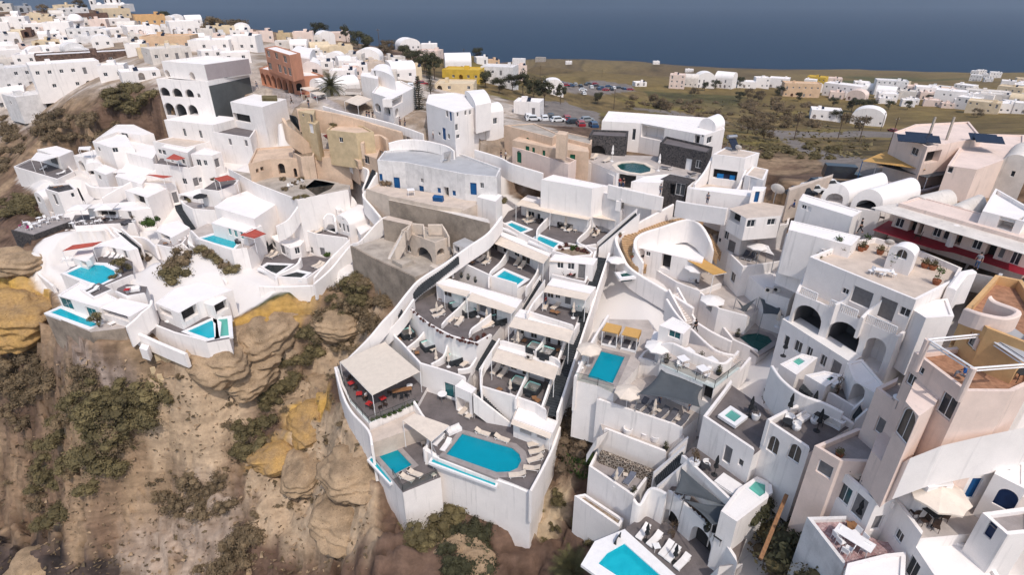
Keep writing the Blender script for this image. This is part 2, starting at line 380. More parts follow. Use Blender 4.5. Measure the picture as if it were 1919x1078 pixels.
def blkw(label, xy, zt, zb, ops=(), m='white', fl=None, par=.22, edges='all', pools=(), top='flat', rise=None, name='white_house', cat='house', th=.28, group=None, ve=0, floor='roof', pm=None, frame='whitepaint', wallname='wall', perops=None):
    n = len(xy); idx = list(range(n)); cx = sum(p[0] for p in xy) / n; cy = sum(p[1] for p in xy) / n
    if not ccw(xy): xy = xy[::-1]; idx = [(n - 2 - i) % n for i in range(n)]      # edge i of the reversed loop is edge idx[i] of the given one
    zf = zt - par if top == 'flat' else zt
    CARVE.append(([tuple(p) for p in xy], min(zf, max(zb + 2.0, zf - 3.5)) if top != 'flat' or floor == 'roof' else zf))
    root = thing(name, label, cat, (cx, cy, zf), 0, group)
    off = Vector((cx, cy)); xy = [tuple(Vector(p) - off) for p in xy]
    want = [True] * n if edges == 'all' else [idx[i] in edges for i in range(n)]
    if par < .02: want = [False] * n
    arc = 0
    if top == 'vault':
        es = [i for i in range(n) if idx[i] == ve][0]; L = (Vector(xy[(es + 1) % n]) - Vector(xy[es])).length; arc = rise if rise else L * .38
    per = perops if perops is not None else assign_ops([tuple(Vector(p) + off) for p in xy], zb, zt, ops, arc)
    wall = MB(); z0 = zb - zf; z1 = zt - zf
    for i in range(n):
        a, b = xy[i], xy[(i + 1) % n]
        o_ = [(k, s, t - zf, w_, h_) for (k, s, t, w_, h_) in per.get(i, [])]
        ar = arc if top == 'vault' and (i - es) % n in (0, n // 2) else 0
        wallface(wall, a, b, z0, z1 if (want[i] or top != 'flat') else 0, o_, root, ar, frame)
    xi = inset(xy, th)
    if top == 'flat':
        for i in range(n):
            if not want[i]: continue
            j = (i + 1) % n; a, b, c, d = xy[i], xy[j], xi[j], xi[i]
            wall.face([(*a, z1), (*b, z1), (*c, z1), (*d, z1)]); wall.face([(*d, -.02), (*d, z1), (*c, z1), (*c, -.02)])
            if not want[(i - 1) % n]: wall.face([(*a, -.0), (*d, -.0), (*d, z1), (*a, z1)])
            if not want[j]: wall.face([(*b, -.0), (*b, z1), (*c, z1), (*c, -.0)])
        fo = MB(); fo.tess([[(*p, 0) for p in xy]] + [[(p[0] - cx, p[1] - cy, 0) for p in pl] for pl in pools])
        fo.build(floor, fl or ('whiteroof' if m == 'white' else m), root)
    elif top == 'vault':
        r = MB(); g = 14; a, b, c, d = [Vector(xy[(es + q) % n]) for q in range(4)]; ov = .06
        rows = []
        for f in (0, 1):
            p, q = (a, b) if f == 0 else (d, c); row = []
            for i in range(g + 1): ph = math.pi * i / g; u = (1 - math.cos(ph)) / 2; e = p + (q - p) * u; row.append((e.x, e.y, z1 + arc * math.sin(ph) + .004))
            rows.append(row)
        for i in range(g): r.face([rows[0][i], rows[0][i + 1], rows[1][i + 1], rows[1][i]])
        ro = r.build('roof', fl or ('whiteroof' if m == 'white' else m), root, True)
    elif top == 'dome':
        r = MB(); q = min((Vector(xy[i])).length for i in range(n)); r.lathe([(q * math.cos(i * math.pi / 16), z1 + (rise or q) * math.sin(i * math.pi / 16)) for i in range(9)], 20)
        r.build('dome', fl or 'whiteroof', root, True); f2 = MB(); f2.tess([[(*p, z1) for p in xy]]); f2.build('roof', 'whiteroof', root)
    wall.build(wallname, m, root)
    return root
def terr(label, pts, z, zb, fl='deck', par=.9, edges='all', pools=(), ops=(), m='white', name='hotel_terrace', cat='terrace', at=None, th=.28, **k):
    return blk(label, pts, z + par, zb, ops, m, fl, par, edges, pools, 'flat', name=name, cat=cat, floor='floor', at=z if at is None else at, th=th, **k)
def wallrun(label, pts, h=2.0, th=.32, m='white', smooth=True, name='garden_wall', cat='wall', cap=None):
    P = [Q(*p) for p in pts]
    if smooth and len(P) > 2: P = smoothline(P, 5)
    b = MB(); sec = []
    o = P[0].copy()
    for i, p in enumerate(P):
        d = (P[min(i + 1, len(P) - 1)] - P[max(i - 1, 0)]); d = Vector((d.x, d.y, 0)).normalized(); nn = Vector((-d.y, d.x, 0)); q = p - o; t = th / 2
        sec.append([q - nn * t - Vector((0, 0, h)), q - nn * t - Vector((0, 0, .09)), q - nn * t * .6, q + nn * t * .6, q + nn * t - Vector((0, 0, .09)), q + nn * t - Vector((0, 0, h))])
    for i in range(len(sec) - 1):
        for k in range(5): b.face([sec[i][k], sec[i][k + 1], sec[i + 1][k + 1], sec[i + 1][k]])
    b.face(sec[0]); b.face(sec[-1][::-1])
    w_ = b.build(name, m); w_.location = o; return tag(w_, label, cat)
def stair(label, top, bot, w=1.4, n=None, m='stairdark', sides=None, down=1.2, sh=.55, sm='white'):
    a, b = Q(*top), Q(*bot); d = Vector((b.x - a.x, b.y - a.y, 0)); L = d.length; d.normalize(); nn = Vector((-d.y, d.x, 0)); hz = a.z - b.z
    n = n or max(3, int(abs(hz) / .19)); t = thing('staircase', label, 'stairs', b); s = MB(); r = MB()
    for i in range(n):
        p = a + d * (L * i / n) - b; q = a + d * (L * (i + 1) / n) - b; z = a.z - hz * (i + .5) / n - b.z
        c = [p + nn * w / 2, p - nn * w / 2, q - nn * w / 2, q + nn * w / 2]
        s.face([(*v.xy, z) for v in c])
        r.face([(*c[3].xy, z), (*c[2].xy, z), (*c[2].xy, z - abs(hz) / n - .02), (*c[3].xy, z - abs(hz) / n - .02)])
        for u in ((0, 3), (1, 2)): r.face([(*c[u[0]].xy, z - .004), (*c[u[1]].xy, z - .004), (*c[u[1]].xy, z - down), (*c[u[0]].xy, z - down)])
    s.build('treads', m, t); r.build('risers', sm if m != 'stairdark' else 'stairdark', t)
    if sides:
        for sg in (-1, 1):
            if sides not in ('both', sg): continue
            o = MB(); e = nn * sg * (w / 2 + .14); q0 = a - b + e; q1 = e.copy(); tt = nn * .14; ex = d * .15
            q0 = q0 - ex; q1 = q1 + ex
            for f in (q0, q1): pass
            up = Vector((0, 0, sh)); dn = Vector((0, 0, -2.4))
            v = [q0 - tt, q0 + tt, q1 + tt, q1 - tt]
            o.face([x + up for x in v]); o.face([v[0] + up, v[3] + up, v[3] + dn, v[0] + dn]); o.face([v[1] + up, v[1] + dn, v[2] + dn, v[2] + up])
            o.face([v[3] + up, v[2] + up, v[2] + dn, v[3] + dn]); o.face([v[0] + up, v[0] + dn, v[1] + dn, v[1] + up]); o.build('side_wall', 'white', t)
    return t
def awning(label, q, z, zfloor, m='canvas', posts=(2, 3), name='awning', cat='awning', th=.05, pr=.05, sag=.12, pmat='whitepaint', beams=True):
    zs = z if isinstance(z, (list, tuple)) else [z] * 4
    P = [Q(x, y, zz) for (x, y), zz in zip(q, zs)]; o = sum(P, Vector()) / 4; o.z = zfloor; t = thing(name, label, cat, o); b = MB(); g = 8
    def pt(u, v):
        p = P[0].lerp(P[1], u).lerp(P[3].lerp(P[2], u), v) - o; return p - Vector((0, 0, sag * abs(math.sin(u * math.pi * 2)) * .5 * math.sin(v * math.pi)))
    G = [[pt(i / g, j / g) for j in range(g + 1)] for i in range(g + 1)]; dz = Vector((0, 0, th))
    for i in range(g):
        for j in range(g):
            b.face([G[i][j], G[i + 1][j], G[i + 1][j + 1], G[i][j + 1]]); b.face([G[i][j] - dz, G[i][j + 1] - dz, G[i + 1][j + 1] - dz, G[i + 1][j] - dz])
    for i in range(g):
        for j in (0, g): b.face([G[i][j], G[i + 1][j], G[i + 1][j] - dz, G[i][j] - dz]); b.face([G[j][i], G[j][i + 1], G[j][i + 1] - dz, G[j][i] - dz])
    b.build('canopy', m, t, weld=True)
    if beams:
        for u in (0, .5, 1):
            a, c = pt(u, 0), pt(u, 1); bm = MB(); bm.tube([a - dz * 2.2, c - dz * 2.2], .04, 4); bm.build('beam', pmat, t)
    for i in posts:
        p = P[i] - o; pb = MB(); pb.tube([(p.x, p.y, -.3), (p.x, p.y, p.z - th)], pr, 6); pb.build('post', pmat, t)
    return t
def sail(label, cs, zfloor, m='greysail', sagk=.14, drop=.35, poles=True):
    P = [Q(*c) for c in cs]; o = sum(P, Vector()) / len(P); o.z = zfloor; t = thing('shade_sail', label, 'shade sail', o); P = [p - o for p in P]; c = sum(P, Vector()) / len(P); n = len(P); g = 8; rim = []
    for i in range(n):
        a, b = P[i], P[(i + 1) % n]
        for k in range(g): u = k / g; p = a.lerp(b, u); rim.append(p + (c - p) * sagk * 4 * u * (1 - u))
    b = MB(); N = len(rim); rings = [[p.lerp(c, f) - Vector((0, 0, drop * (1 - (1 - f) ** 2) )) for p in rim] for f in (0, .25, .5, .75)]
    for k in range(3):
        for i in range(N): j = (i + 1) % N; b.face([rings[k][i], rings[k][j], rings[k + 1][j], rings[k + 1][i]])
    b.face(rings[3]); ob = b.build('cloth', m, t, True); md = ob.modifiers.new('thick', 'SOLIDIFY'); md.thickness = .03
    if poles:
        for p in P:
            pb = MB(); d = Vector((p.x, p.y, 0)).normalized() * .12; pb.tube([(p.x + d.x, p.y + d.y, -.5), (p.x + d.x * .3, p.y + d.y * .3, p.z + .1)], .055, 6); pb.build('pole', 'metal', t)
    return t

# ------------------------------------------------------------------ the ground: heights through surveyed points, then rock relief
def vnoise(x, y, seed=0):
    xi = np.floor(x).astype(np.int64); yi = np.floor(y).astype(np.int64); fx = x - xi; fy = y - yi; fx = fx * fx * (3 - 2 * fx); fy = fy * fy * (3 - 2 * fy)
    def h(a, b):
        n = (a * 374761393 + b * 668265263 + seed * 974711) & 0x7fffffff; n = ((n ^ (n >> 13)) * 1274126177) & 0x7fffffff; return ((n ^ (n >> 16)) & 0xffff) / 65535.0
    return (h(xi, yi) * (1 - fx) + h(xi + 1, yi) * fx) * (1 - fy) + (h(xi, yi + 1) * (1 - fx) + h(xi + 1, yi + 1) * fx) * fy
def fbm(x, y, o=4, seed=0):
    s = 0; a = .5; t = 0
    for i in range(o): s = s + a * vnoise(x, y, seed + i); t += a; a *= .5; x = x * 2.03 + 11.3; y = y * 2.03 + 5.7
    return s / t
GP = [ # picture x, y, ground height
 (0,1078,-22),(200,1078,-22),(450,1078,-14),(640,1078,-9),(780,1078,-7),(900,1078,-4),(1000,1060,-1),(1040,1000,1),(1090,1010,4),(1110,1060,5),(1150,1078,6),
 (705,925,5.5),(745,962,6.8),(775,978,6),(850,985,5),(960,1005,3),(900,978,4.8),(1010,930,5),(1050,880,7.5),(1060,800,10),(1090,900,8.5),(1110,960,7),(1150,1000,7),
 (620,900,-5),(500,950,-9),(500,850,-4),(330,850,-6),(280,950,-14),(100,1000,-22),(0,950,-24),(100,850,-12),(0,800,-12),(100,700,-2),(0,650,4),(330,800,0),(330,700,6),(420,690,7),(440,800,-1),(250,665,11.2),(300,670,11),(350,668,11),(395,648,12),(195,652,12.5),(150,632,13),(120,618,12),
 (600,700,4),(600,800,0),(560,740,1.5),(640,765,8),(668,815,7.5),(620,720,8),(660,620,9.5),(640,540,13.5),(560,560,14),(500,600,12),(450,650,9),(520,690,5),(700,590,13),(690,520,16.5),(570,680,4),(540,620,10),
 (0,540,14),(50,580,12),(40,480,14.5),(0,420,15),(0,300,17),(60,340,17),(0,200,26),(100,230,27),(60,270,23),(200,250,28),(150,290,25),
 (250,190,33),(0,150,33),(120,190,32),(0,100,37),(0,60,40),(0,20,46),(100,60,41.5),(100,100,38),(200,15,47),(200,60,42),(200,100,38.5),(200,150,35.5),(300,40,44),(300,70,41.5),(300,100,39.5),(400,45,42),(400,75,40),(480,55,38),(480,85,38),(560,85,35.5),(640,75,32),(650,110,33.5),(720,90,29),(750,130,31),(770,95,26.5),(810,99,25.5),(800,120,28),(850,102,25),(900,105,24),(900,140,25),(850,160,29),(950,150,22),
 (560,180,37),(500,165,38),(620,200,36),(690,221,35),(740,235,34.2),(800,250,33.5),(830,200,32),(900,300,32),(900,230,30),(1000,310,31.5),(980,220,27),
 (310,255,31),(400,245,32.5),(330,330,25),(200,330,22),(110,400,18),(160,420,20.5),(60,430,19),(300,400,21),(430,330,24.5),(250,460,17.5),(180,513,14.5),(120,590,12),(390,615,12.5),(310,570,13),(415,450,18.5),(470,420,20),(390,380,22.5),(600,430,18),(520,500,15),(600,520,14.5),(560,345,25),(600,290,28),(560,240,33),(660,260,31.5),(650,400,20),(650,330,26),(500,300,28),
 (840,370,26),(800,430,20.5),(770,500,20),(850,470,20.5),(900,410,23.5),(960,430,21),(950,520,18),(900,590,14),(800,650,11),(700,720,8.5),(880,840,6),(735,865,4),(1080,560,17),(1000,700,11.5),(1020,760,9),(790,540,18),(1050,360,28),(1130,430,24),(1060,470,20),
 (1130,690,16),(1170,600,17.5),(1200,780,13),(1190,830,12),(1150,910,9.5),(1280,690,17),(1240,560,21),(1150,500,20.5),(1200,460,25),(1290,430,28.5),(1300,520,22.5),
 (1240,1010,8.5),(1310,980,11.5),(1350,880,14.5),(1400,790,18.5),(1500,800,22),(1440,640,18.5),(1500,700,22.5),(1550,620,24.5),(1650,600,28),(1700,700,26),(1480,480,29),(1400,430,30.5),(1400,560,20.5),(1350,620,18),
 (1480,900,22),(1520,970,21),(1450,1030,13),(1540,1070,18),(1600,1020,20),(1720,930,23),(1850,850,27),(1800,700,32),(1900,600,34),(1850,1040,24),(1919,950,27),(1700,830,25),(1800,780,29),
 (1330,390,30.5),(1500,410,32.5),(1610,440,34),(1830,500,33.2),(1919,520,34.2),(1250,350,30.5),(1150,330,31),(1750,440,34),(1850,420,34),
 (1060,215,24),(1250,240,27),(1130,280,29),(1360,300,28.5),(1450,330,27),(1400,270,20),(1500,270,20.5),(1600,290,22),(1560,335,31),(1700,330,32.5),(1800,300,32.8),(1900,300,33),(1640,350,32.5),
 (1000,120,-25),(1000,108,-86),(1100,111,-88),(1100,135,-30),(1100,163,2),(1180,160,0),(1200,115,-94),(1200,125,-75),(1200,150,-15),(1440,130,-92),(1600,129,-94),(1700,136,-90),(1440,150,-35),(1919,147,-88),(1860,140,-85),(1650,152,-58),(1600,175,-5),(1800,190,-5),(1919,210,-2),(1700,225,0),(1680,248,4),(1500,215,2),(1500,190,-3),(1300,200,6),(1310,165,0),(1420,165,-2),(1100,200,10),(1200,220,14),(1050,190,14),(1000,140,-5),(1850,165,-45),(1480,160,-25)]
WP = [(-150,420,8),(-100,430,0),(0,470,-15),(-300,430,10),(-60,380,12),(-250,600,-70),(-100,700,-108),(0,760,-105),(100,900,-100),(-300,800,-118),(-500,600,-60),(-500,400,25),(-700,900,-120),(-400,250,20),(-300,150,0),(-250,60,-45),(-120,10,-50),(0,0,-20),(60,0,10),(100,30,30),(150,60,34),(220,120,30),(400,250,10),(600,500,-10),(900,900,-60),(40,20,14),
 (700,1250,-116),(400,1350,-116),(100,1450,-116),(-200,1500,-125),(900,1150,-116),(1300,1200,-116),(1500,800,-100),(0,2600,-190),(2500,2600,-190),(-2500,2600,-190),(-2500,500,-150),(3000,800,-120)]
_c = [tuple(PX(*g)) for g in GP] + [tuple(map(float, q)) for q in WP]
_C = np.array(_c); _XY = _C[:, :2]; _S = 100.0
def _phi(d): return np.sqrt(d * d + 9.0)
_n = len(_C); _D = np.sqrt(((_XY[:, None] - _XY[None]) ** 2).sum(-1)); _Am = np.zeros((_n + 3, _n + 3)); _Am[:_n, :_n] = _phi(_D) - np.eye(_n) * 1.2
_Am[:_n, _n] = 1; _Am[:_n, _n + 1:] = _XY / _S; _Am[_n, :_n] = 1; _Am[_n + 1:, :_n] = (_XY / _S).T
_W = np.linalg.solve(_Am, np.concatenate([_C[:, 2], [0, 0, 0]]))
def base_height(x, y):
    x = np.asarray(x, float); y = np.asarray(y, float); z = np.zeros(x.shape)
    for i0 in range(0, x.size, 20000):
        xs, ys = x.ravel()[i0:i0 + 20000], y.ravel()[i0:i0 + 20000]
        d = np.sqrt((xs[:, None] - _XY[:, 0]) ** 2 + (ys[:, None] - _XY[:, 1]) ** 2)
        z.ravel()[i0:i0 + 20000] = _phi(d) @ _W[:_n] + _W[_n] + xs / _S * _W[_n + 1] + ys / _S * _W[_n + 2]
    return z
def inpoly(x, y, poly):
    r = np.zeros(x.shape, bool); n = len(poly)
    for i in range(n):
        (x1, y1), (x2, y2) = poly[i], poly[(i + 1) % n]
        c = ((y1 > y) != (y2 > y)); r ^= c & (x < (x2 - x1) * (y - y1) / ((y2 - y1) if y2 != y1 else 1e-9) + x1)
    return r
def soft(x, y, poly, w=1.5):
    """1 inside the plot, fading over w metres, edge broken up by noise"""
    m = np.zeros(x.shape); x2 = x + (fbm(x * .35, y * .35, 3, 5) - .5) * 3 * w; y2 = y + (fbm(x * .35 + 9, y * .35, 3, 6) - .5) * 3 * w
    for dx, dy in ((0, 0), (.5, 0), (-.5, 0), (0, .5), (0, -.5)): m += inpoly(x2 + dx * w, y2 + dy * w, poly) / 5
    return m
def _march(px, py, fn):
    d = ray(px, py); t = np.concatenate([np.arange(25, 200, .5), np.arange(200, 1600, 3.0)])
    def hit(t, f):
        x = CAM.x + d.x * t; y = CAM.y + d.y * t; z = CAM.z + d.z * t; h = f(x, y); k = int(np.argmax(z < h)) if (z < h).any() else len(t) - 1
        if k == 0: return t[0]
        a0 = z[k - 1] - h[k - 1]; a1 = z[k] - h[k]; return t[k - 1] + (t[k] - t[k - 1]) * min(1, max(0, a0 / (a0 - a1) if a0 != a1 else 0))
    t0 = hit(t, base_height)
    if fn is not base_height: t0 = hit(np.arange(max(20, t0 - 12), t0 + 16, .3), fn)
    return CAM + d * float(t0)
def plot(pts): return [tuple(_march(x, y, base_height).xy) for x, y in pts]
CLIFF = plot([(0,470),(60,450),(95,540),(190,650),(330,680),(420,620),(470,600),(610,530),(650,500),(760,540),(640,690),(690,860),(750,980),(960,1015),(1050,770),(1100,830),(1090,930),(1160,1000),(1120,1100),(700,1300),(-300,1300),(-400,600)])
ROCK1 = plot([(330,690),(420,630),(520,610),(560,640),(520,690),(450,790),(440,860),(380,930),(300,860),(268,860),(285,760)])
ROCK2 = plot([(470,880),(560,800),(640,760),(690,860),(700,960),(690,1060),(600,1040),(480,1010),(455,950)])
ROCK3 = plot([(500,720),(600,640),(640,590),(690,560),(720,590),(650,670),(600,720),(540,790),(500,780)])
OCHRE1 = plot([(528,790),(560,745),(612,725),(625,770),(570,815),(535,810)])
OCHRE2 = plot([(0,520),(60,500),(95,540),(80,620),(0,620)])
OCHRE3 = plot([(455,870),(500,835),(560,815),(540,850),(470,890)])
OCHRE4 = plot([(545,555),(605,535),(610,560),(560,600),(480,610),(430,610),(430,595)])
SCREE = plot([(100,640),(200,650),(250,700),(260,790),(200,740),(130,700)])
SCREE2 = plot([(250,960),(420,900),(460,960),(400,1078),(200,1078)])
DARKFOOT = plot([(-60,1000),(60,1010),(180,1050),(250,1078),(100,1200),(-100,1200)])
SANDPATH = plot([(1040,880),(1070,900),(1060,960),(1010,1010),(990,980),(1015,930)])
GRASS = plot([(470,560),(520,545),(570,540),(550,560),(480,575)])
PLASTER = plot([(30,330),(140,270),(290,230),(480,190),(550,220),(720,250),(1000,300),(1300,370),(1700,420),(1919,500),(1990,700),(1990,1120),(1560,1120),(1500,960),(1400,1078),(1180,1000),(1105,880),(1120,760),(1040,790),(1000,900),(800,860),(640,690),(760,540),(700,520),(600,540),(400,595),(190,600),(112,560),(45,490),(130,400)])
VILL = plot([(-200,120),(-200,230),(150,190),(300,160),(480,220),(800,280),(940,280),(1100,280),(990,200),(900,170),(700,110),(480,70),(300,48),(150,32),(0,50)])
PATHS = [plot([(487,150),(520,158),(600,190),(690,232),(800,270),(960,318),(1130,352),(1330,398),(1480,425),(1600,460),(1760,520),(1925,590),(1925,540),(1760,478),(1640,436),(1500,402),(1330,380),(1130,338),(900,292),(750,244),(690,222),(640,200),(530,150),(495,135)])]
ROADS = [plot([(1180,205),(1360,225),(1450,250),(1560,320),(1660,350),(1640,300),(1500,262),(1380,230),(1250,205)]), plot([(1440,243),(1560,248),(1640,246),(1700,240),(1760,252),(1700,258),(1600,256),(1440,254)]), plot([(1030,155),(1110,150),(1185,160),(1190,172),(1120,180),(1060,172),(1020,160)]), plot([(960,205),(1060,190),(1125,215),(1120,240),(1040,235),(980,225)])]
CARVE = []
def height(x, y):
    x = np.asarray(x, float); y = np.asarray(y, float); z = base_height(x, y); sh = x.shape
    near = (x > -140) & (x < 30) & (y < 150) & (y > 0)
    if near.any():
        xs, ys = x[near], y[near]; zz = z[near]; cl = np.zeros(xs.shape); cl[inpoly(xs, ys, CLIFF)] = 1
        cl = soft(xs, ys, CLIFF, 1.0); sm = np.maximum(soft(xs, ys, ROCK1), soft(xs, ys, ROCK2)) * .65
        big = (fbm(xs * .09, ys * .09, 4, 1) - .5) * 5; rid = np.abs(fbm(xs * .16, ys * .16, 4, 2) - .5) * -5 + .7; st = zz + big + fbm(xs * .1, ys * .1, 2, 8) * 4
        ledge = (st / 2.6 - np.floor(st / 2.6)); ledge = (np.clip((ledge - .45) / .18, 0, 1) - ledge) * 2.7
        fine = (fbm(xs * .9, ys * .9, 4, 3) - .5) * 1.3 - np.clip(.05 - np.abs(fbm(xs * .2, ys * .2, 4, 60) - .5), 0, 1) * 38
        zz = zz + cl * ((big + rid) * (1 - sm * .8) + ledge * (1 - sm * .5) + fine * (1 - sm * .6)) + sm * 2.2; z[near] = zz
    if not x.size: return z
    bx = (x.min() - 5, x.max() + 5, y.min() - 5, y.max() + 5)
    for poly, zf in CARVE:
        if max(p[0] for p in poly) < bx[0] or min(p[0] for p in poly) > bx[1] or max(p[1] for p in poly) < bx[2] or min(p[1] for p in poly) > bx[3]: continue
        q = np.array(poly); b = (x > q[:, 0].min() - 5) & (x < q[:, 0].max() + 5) & (y > q[:, 1].min() - 5) & (y < q[:, 1].max() + 5)
        if not b.any(): continue
        xs, ys = x[b], y[b]; d = np.full(xs.shape, 99.0)
        for i in range(len(q)):
            a, e = q[i], q[(i + 1) % len(q)] - q[i]; t = np.clip(((xs - a[0]) * e[0] + (ys - a[1]) * e[1]) / max(1e-6, e @ e), 0, 1); d = np.minimum(d, np.hypot(xs - a[0] - t * e[0], ys - a[1] - t * e[1]))
        d[inpoly(xs, ys, [tuple(v) for v in q])] = 0; lim = np.where(d < 5, zf - .7 + .4 * np.maximum(0, d - .9), 999); z[b] = np.minimum(z[b], lim)
    far = (y > 150)
    if far.any(): z[far] += (fbm(x[far] * .03, y[far] * .03, 4, 4) - .5) * 2.2
    return z
def G(px, py): return _march(px, py, height)
def Gz(p): return float(height(np.array([p[0]]), np.array([p[1]]))[0])

def axis(lo, hi, step, a, b, g=1.09):
    c = list(np.arange(lo, hi, step)); s = step
    while c[-1] < b: s *= g; c.append(c[-1] + s)
    s = step
    while c[0] > a: s *= g; c.insert(0, c[0] - s)
    return np.array(c)
_ax = axis(-115, 70, .62, -2500, 3000); _ay = axis(22, 135, .62, -30, 2600, 1.035)
GX, GY = np.meshgrid(_ax, _ay)
def ground_colour(x, y, z):
    n = x.shape; c = np.zeros(n + (3,)); f = fbm(x * .25, y * .25, 5, 20)[..., None]; f2 = fbm(x * .06, y * .06, 4, 21)[..., None]; f3 = fbm(x * 1.3, y * 1.3, 3, 22)[..., None]
    L = lambda a, b, t: np.array(a) * (1 - t) + np.array(b) * t
    st = lambda t, a, b: np.clip((t - a) / (b - a), 0, 1)
    cliff = L((.20, .13, .085), (.33, .23, .145), st(f, .35, .65)); cliff = L((.15, .095, .068), cliff, st(f2, .38, .55)); cliff = cliff * (.72 + .5 * f3)
    ck = np.abs(fbm(x * .2, y * .2, 4, 60) - .5)[..., None]; cliff = cliff * (.5 + .5 * st(ck, 0, .07))
    def over(base, col, m): return base * (1 - m[..., None]) + col * m[..., None]
    d = np.sqrt(x * x + y * y); c = cliff
    rock = L((.40, .29, .19), (.50, .37, .25), st(f, .3, .7)) * (.9 + .2 * f3)
    near = (x > -140) & (x < 60) & (y < 160)
    def put(pl, col, w=1.5, k=1.0):
        nonlocal c
        m = np.zeros(n); m[near] = soft(x[near], y[near], pl, w) * k; c = over(c, col, m)
    put(ROCK1, rock); put(ROCK2, rock * .97); put(ROCK3, rock * .9)
    put(SCREE, L((.34, .27, .23), (.20, .15, .12), st(f3, .4, .6)), 2); put(SCREE2, L((.40, .31, .24), (.27, .20, .15), st(f3, .35, .65)), 2)
    put(DARKFOOT, L((.035, .028, .026), (.12, .085, .07), st(f, .4, .7)), 2)
    och = L((.55, .33, .08), (.42, .27, .11), st(f, .35, .65)); [put(p, och, .8, .95) for p in (OCHRE1, OCHRE2, OCHRE3)]; put(OCHRE4, och * .92, .8, .8)
    put(SANDPATH, np.array((.48, .37, .25)) * (.9 + .2 * f3), .8); put(GRASS, L((.045, .055, .022), (.09, .085, .04), f3), .6)
    # fields and scrub of the far slope
    fx = x * .012 + 3 * fbm(x * .004, y * .004, 2, 30); fy = y * .006 + 2 * fbm(x * .004 + 7, y * .004, 2, 31)
    cell = vnoise(np.floor(fx) + .5, np.floor(fy) + .5, 40)[..., None]; cell2 = vnoise(np.floor(fx * 1.7) + .5, np.floor(fy * 1.9) + .5, 41)[..., None]
    fld = L((.14, .095, .045), (.23, .165, .062), st(cell, .2, .8)); fld = np.where(cell2 > .82, np.array((.33, .23, .075)), fld); fld = np.where(cell2 < .18, np.array((.085, .085, .032)), fld)
    edge = np.minimum(np.minimum(fx - np.floor(fx), 1 - (fx - np.floor(fx))) * 80, np.minimum(fy - np.floor(fy), 1 - (fy - np.floor(fy))) * 160)
    fld = fld * (.55 + .45 * np.clip(edge / 4, 0, 1))[..., None]
    fld = fld * (.75 + .5 * f); sc = L((.075, .056, .03), (.205, .145, .065), st(f2 * .5 + f * .5, .4, .62))
    scr = L(sc, (.22, .175, .05), st(fbm(x * .05, y * .08, 4, 50), .56, .7)[..., None] * .6)
    t = st(d, 270, 420)[..., None]; fieldcol = scr * (1 - t) + fld * t
    fm = st(d + (x * .35), 150, 175) * (z < 40); fm = np.clip(fm, 0, 1)
    fm[(x < -40) & (y < 420)] = 0; c = over(c, fieldcol, fm)
    shore = st(z, -101, -88); c = L((.16, .10, .075), c, np.where(y > 500, shore, 1)[..., None])
    pl = np.array((.70, .66, .63)) * (.92 + .12 * f)
    def put2(pl_, col, w, k=1.0):
        nonlocal c
        nr = (d < 420); m = np.zeros(n); m[nr] = soft(x[nr], y[nr], pl_, w) * k; c = over(c, col, m)
    put2(VILL, L((.50, .43, .37), (.30, .23, .17), st(f, .42, .6)), 3)
    put2(PLASTER, pl, .6)
    SC2 = plot([(0,190),(60,200),(130,230),(230,250),(300,225),(290,180),(230,165),(150,190)]); put2(SC2, cliff * .95, 2)
    global PLM; PLM = np.zeros(n); _nr = d < 420; PLM[_nr] = np.maximum(soft(x[_nr], y[_nr], PLASTER, .6), 0)
    for p in PATHS: put2(p, np.array((.34, .30, .285)) * (.85 + .3 * f3), .3)
    for p in ROADS: put2(p, np.array((.21, .18, .16)) * (.85 + .3 * f3), .5)
    return c
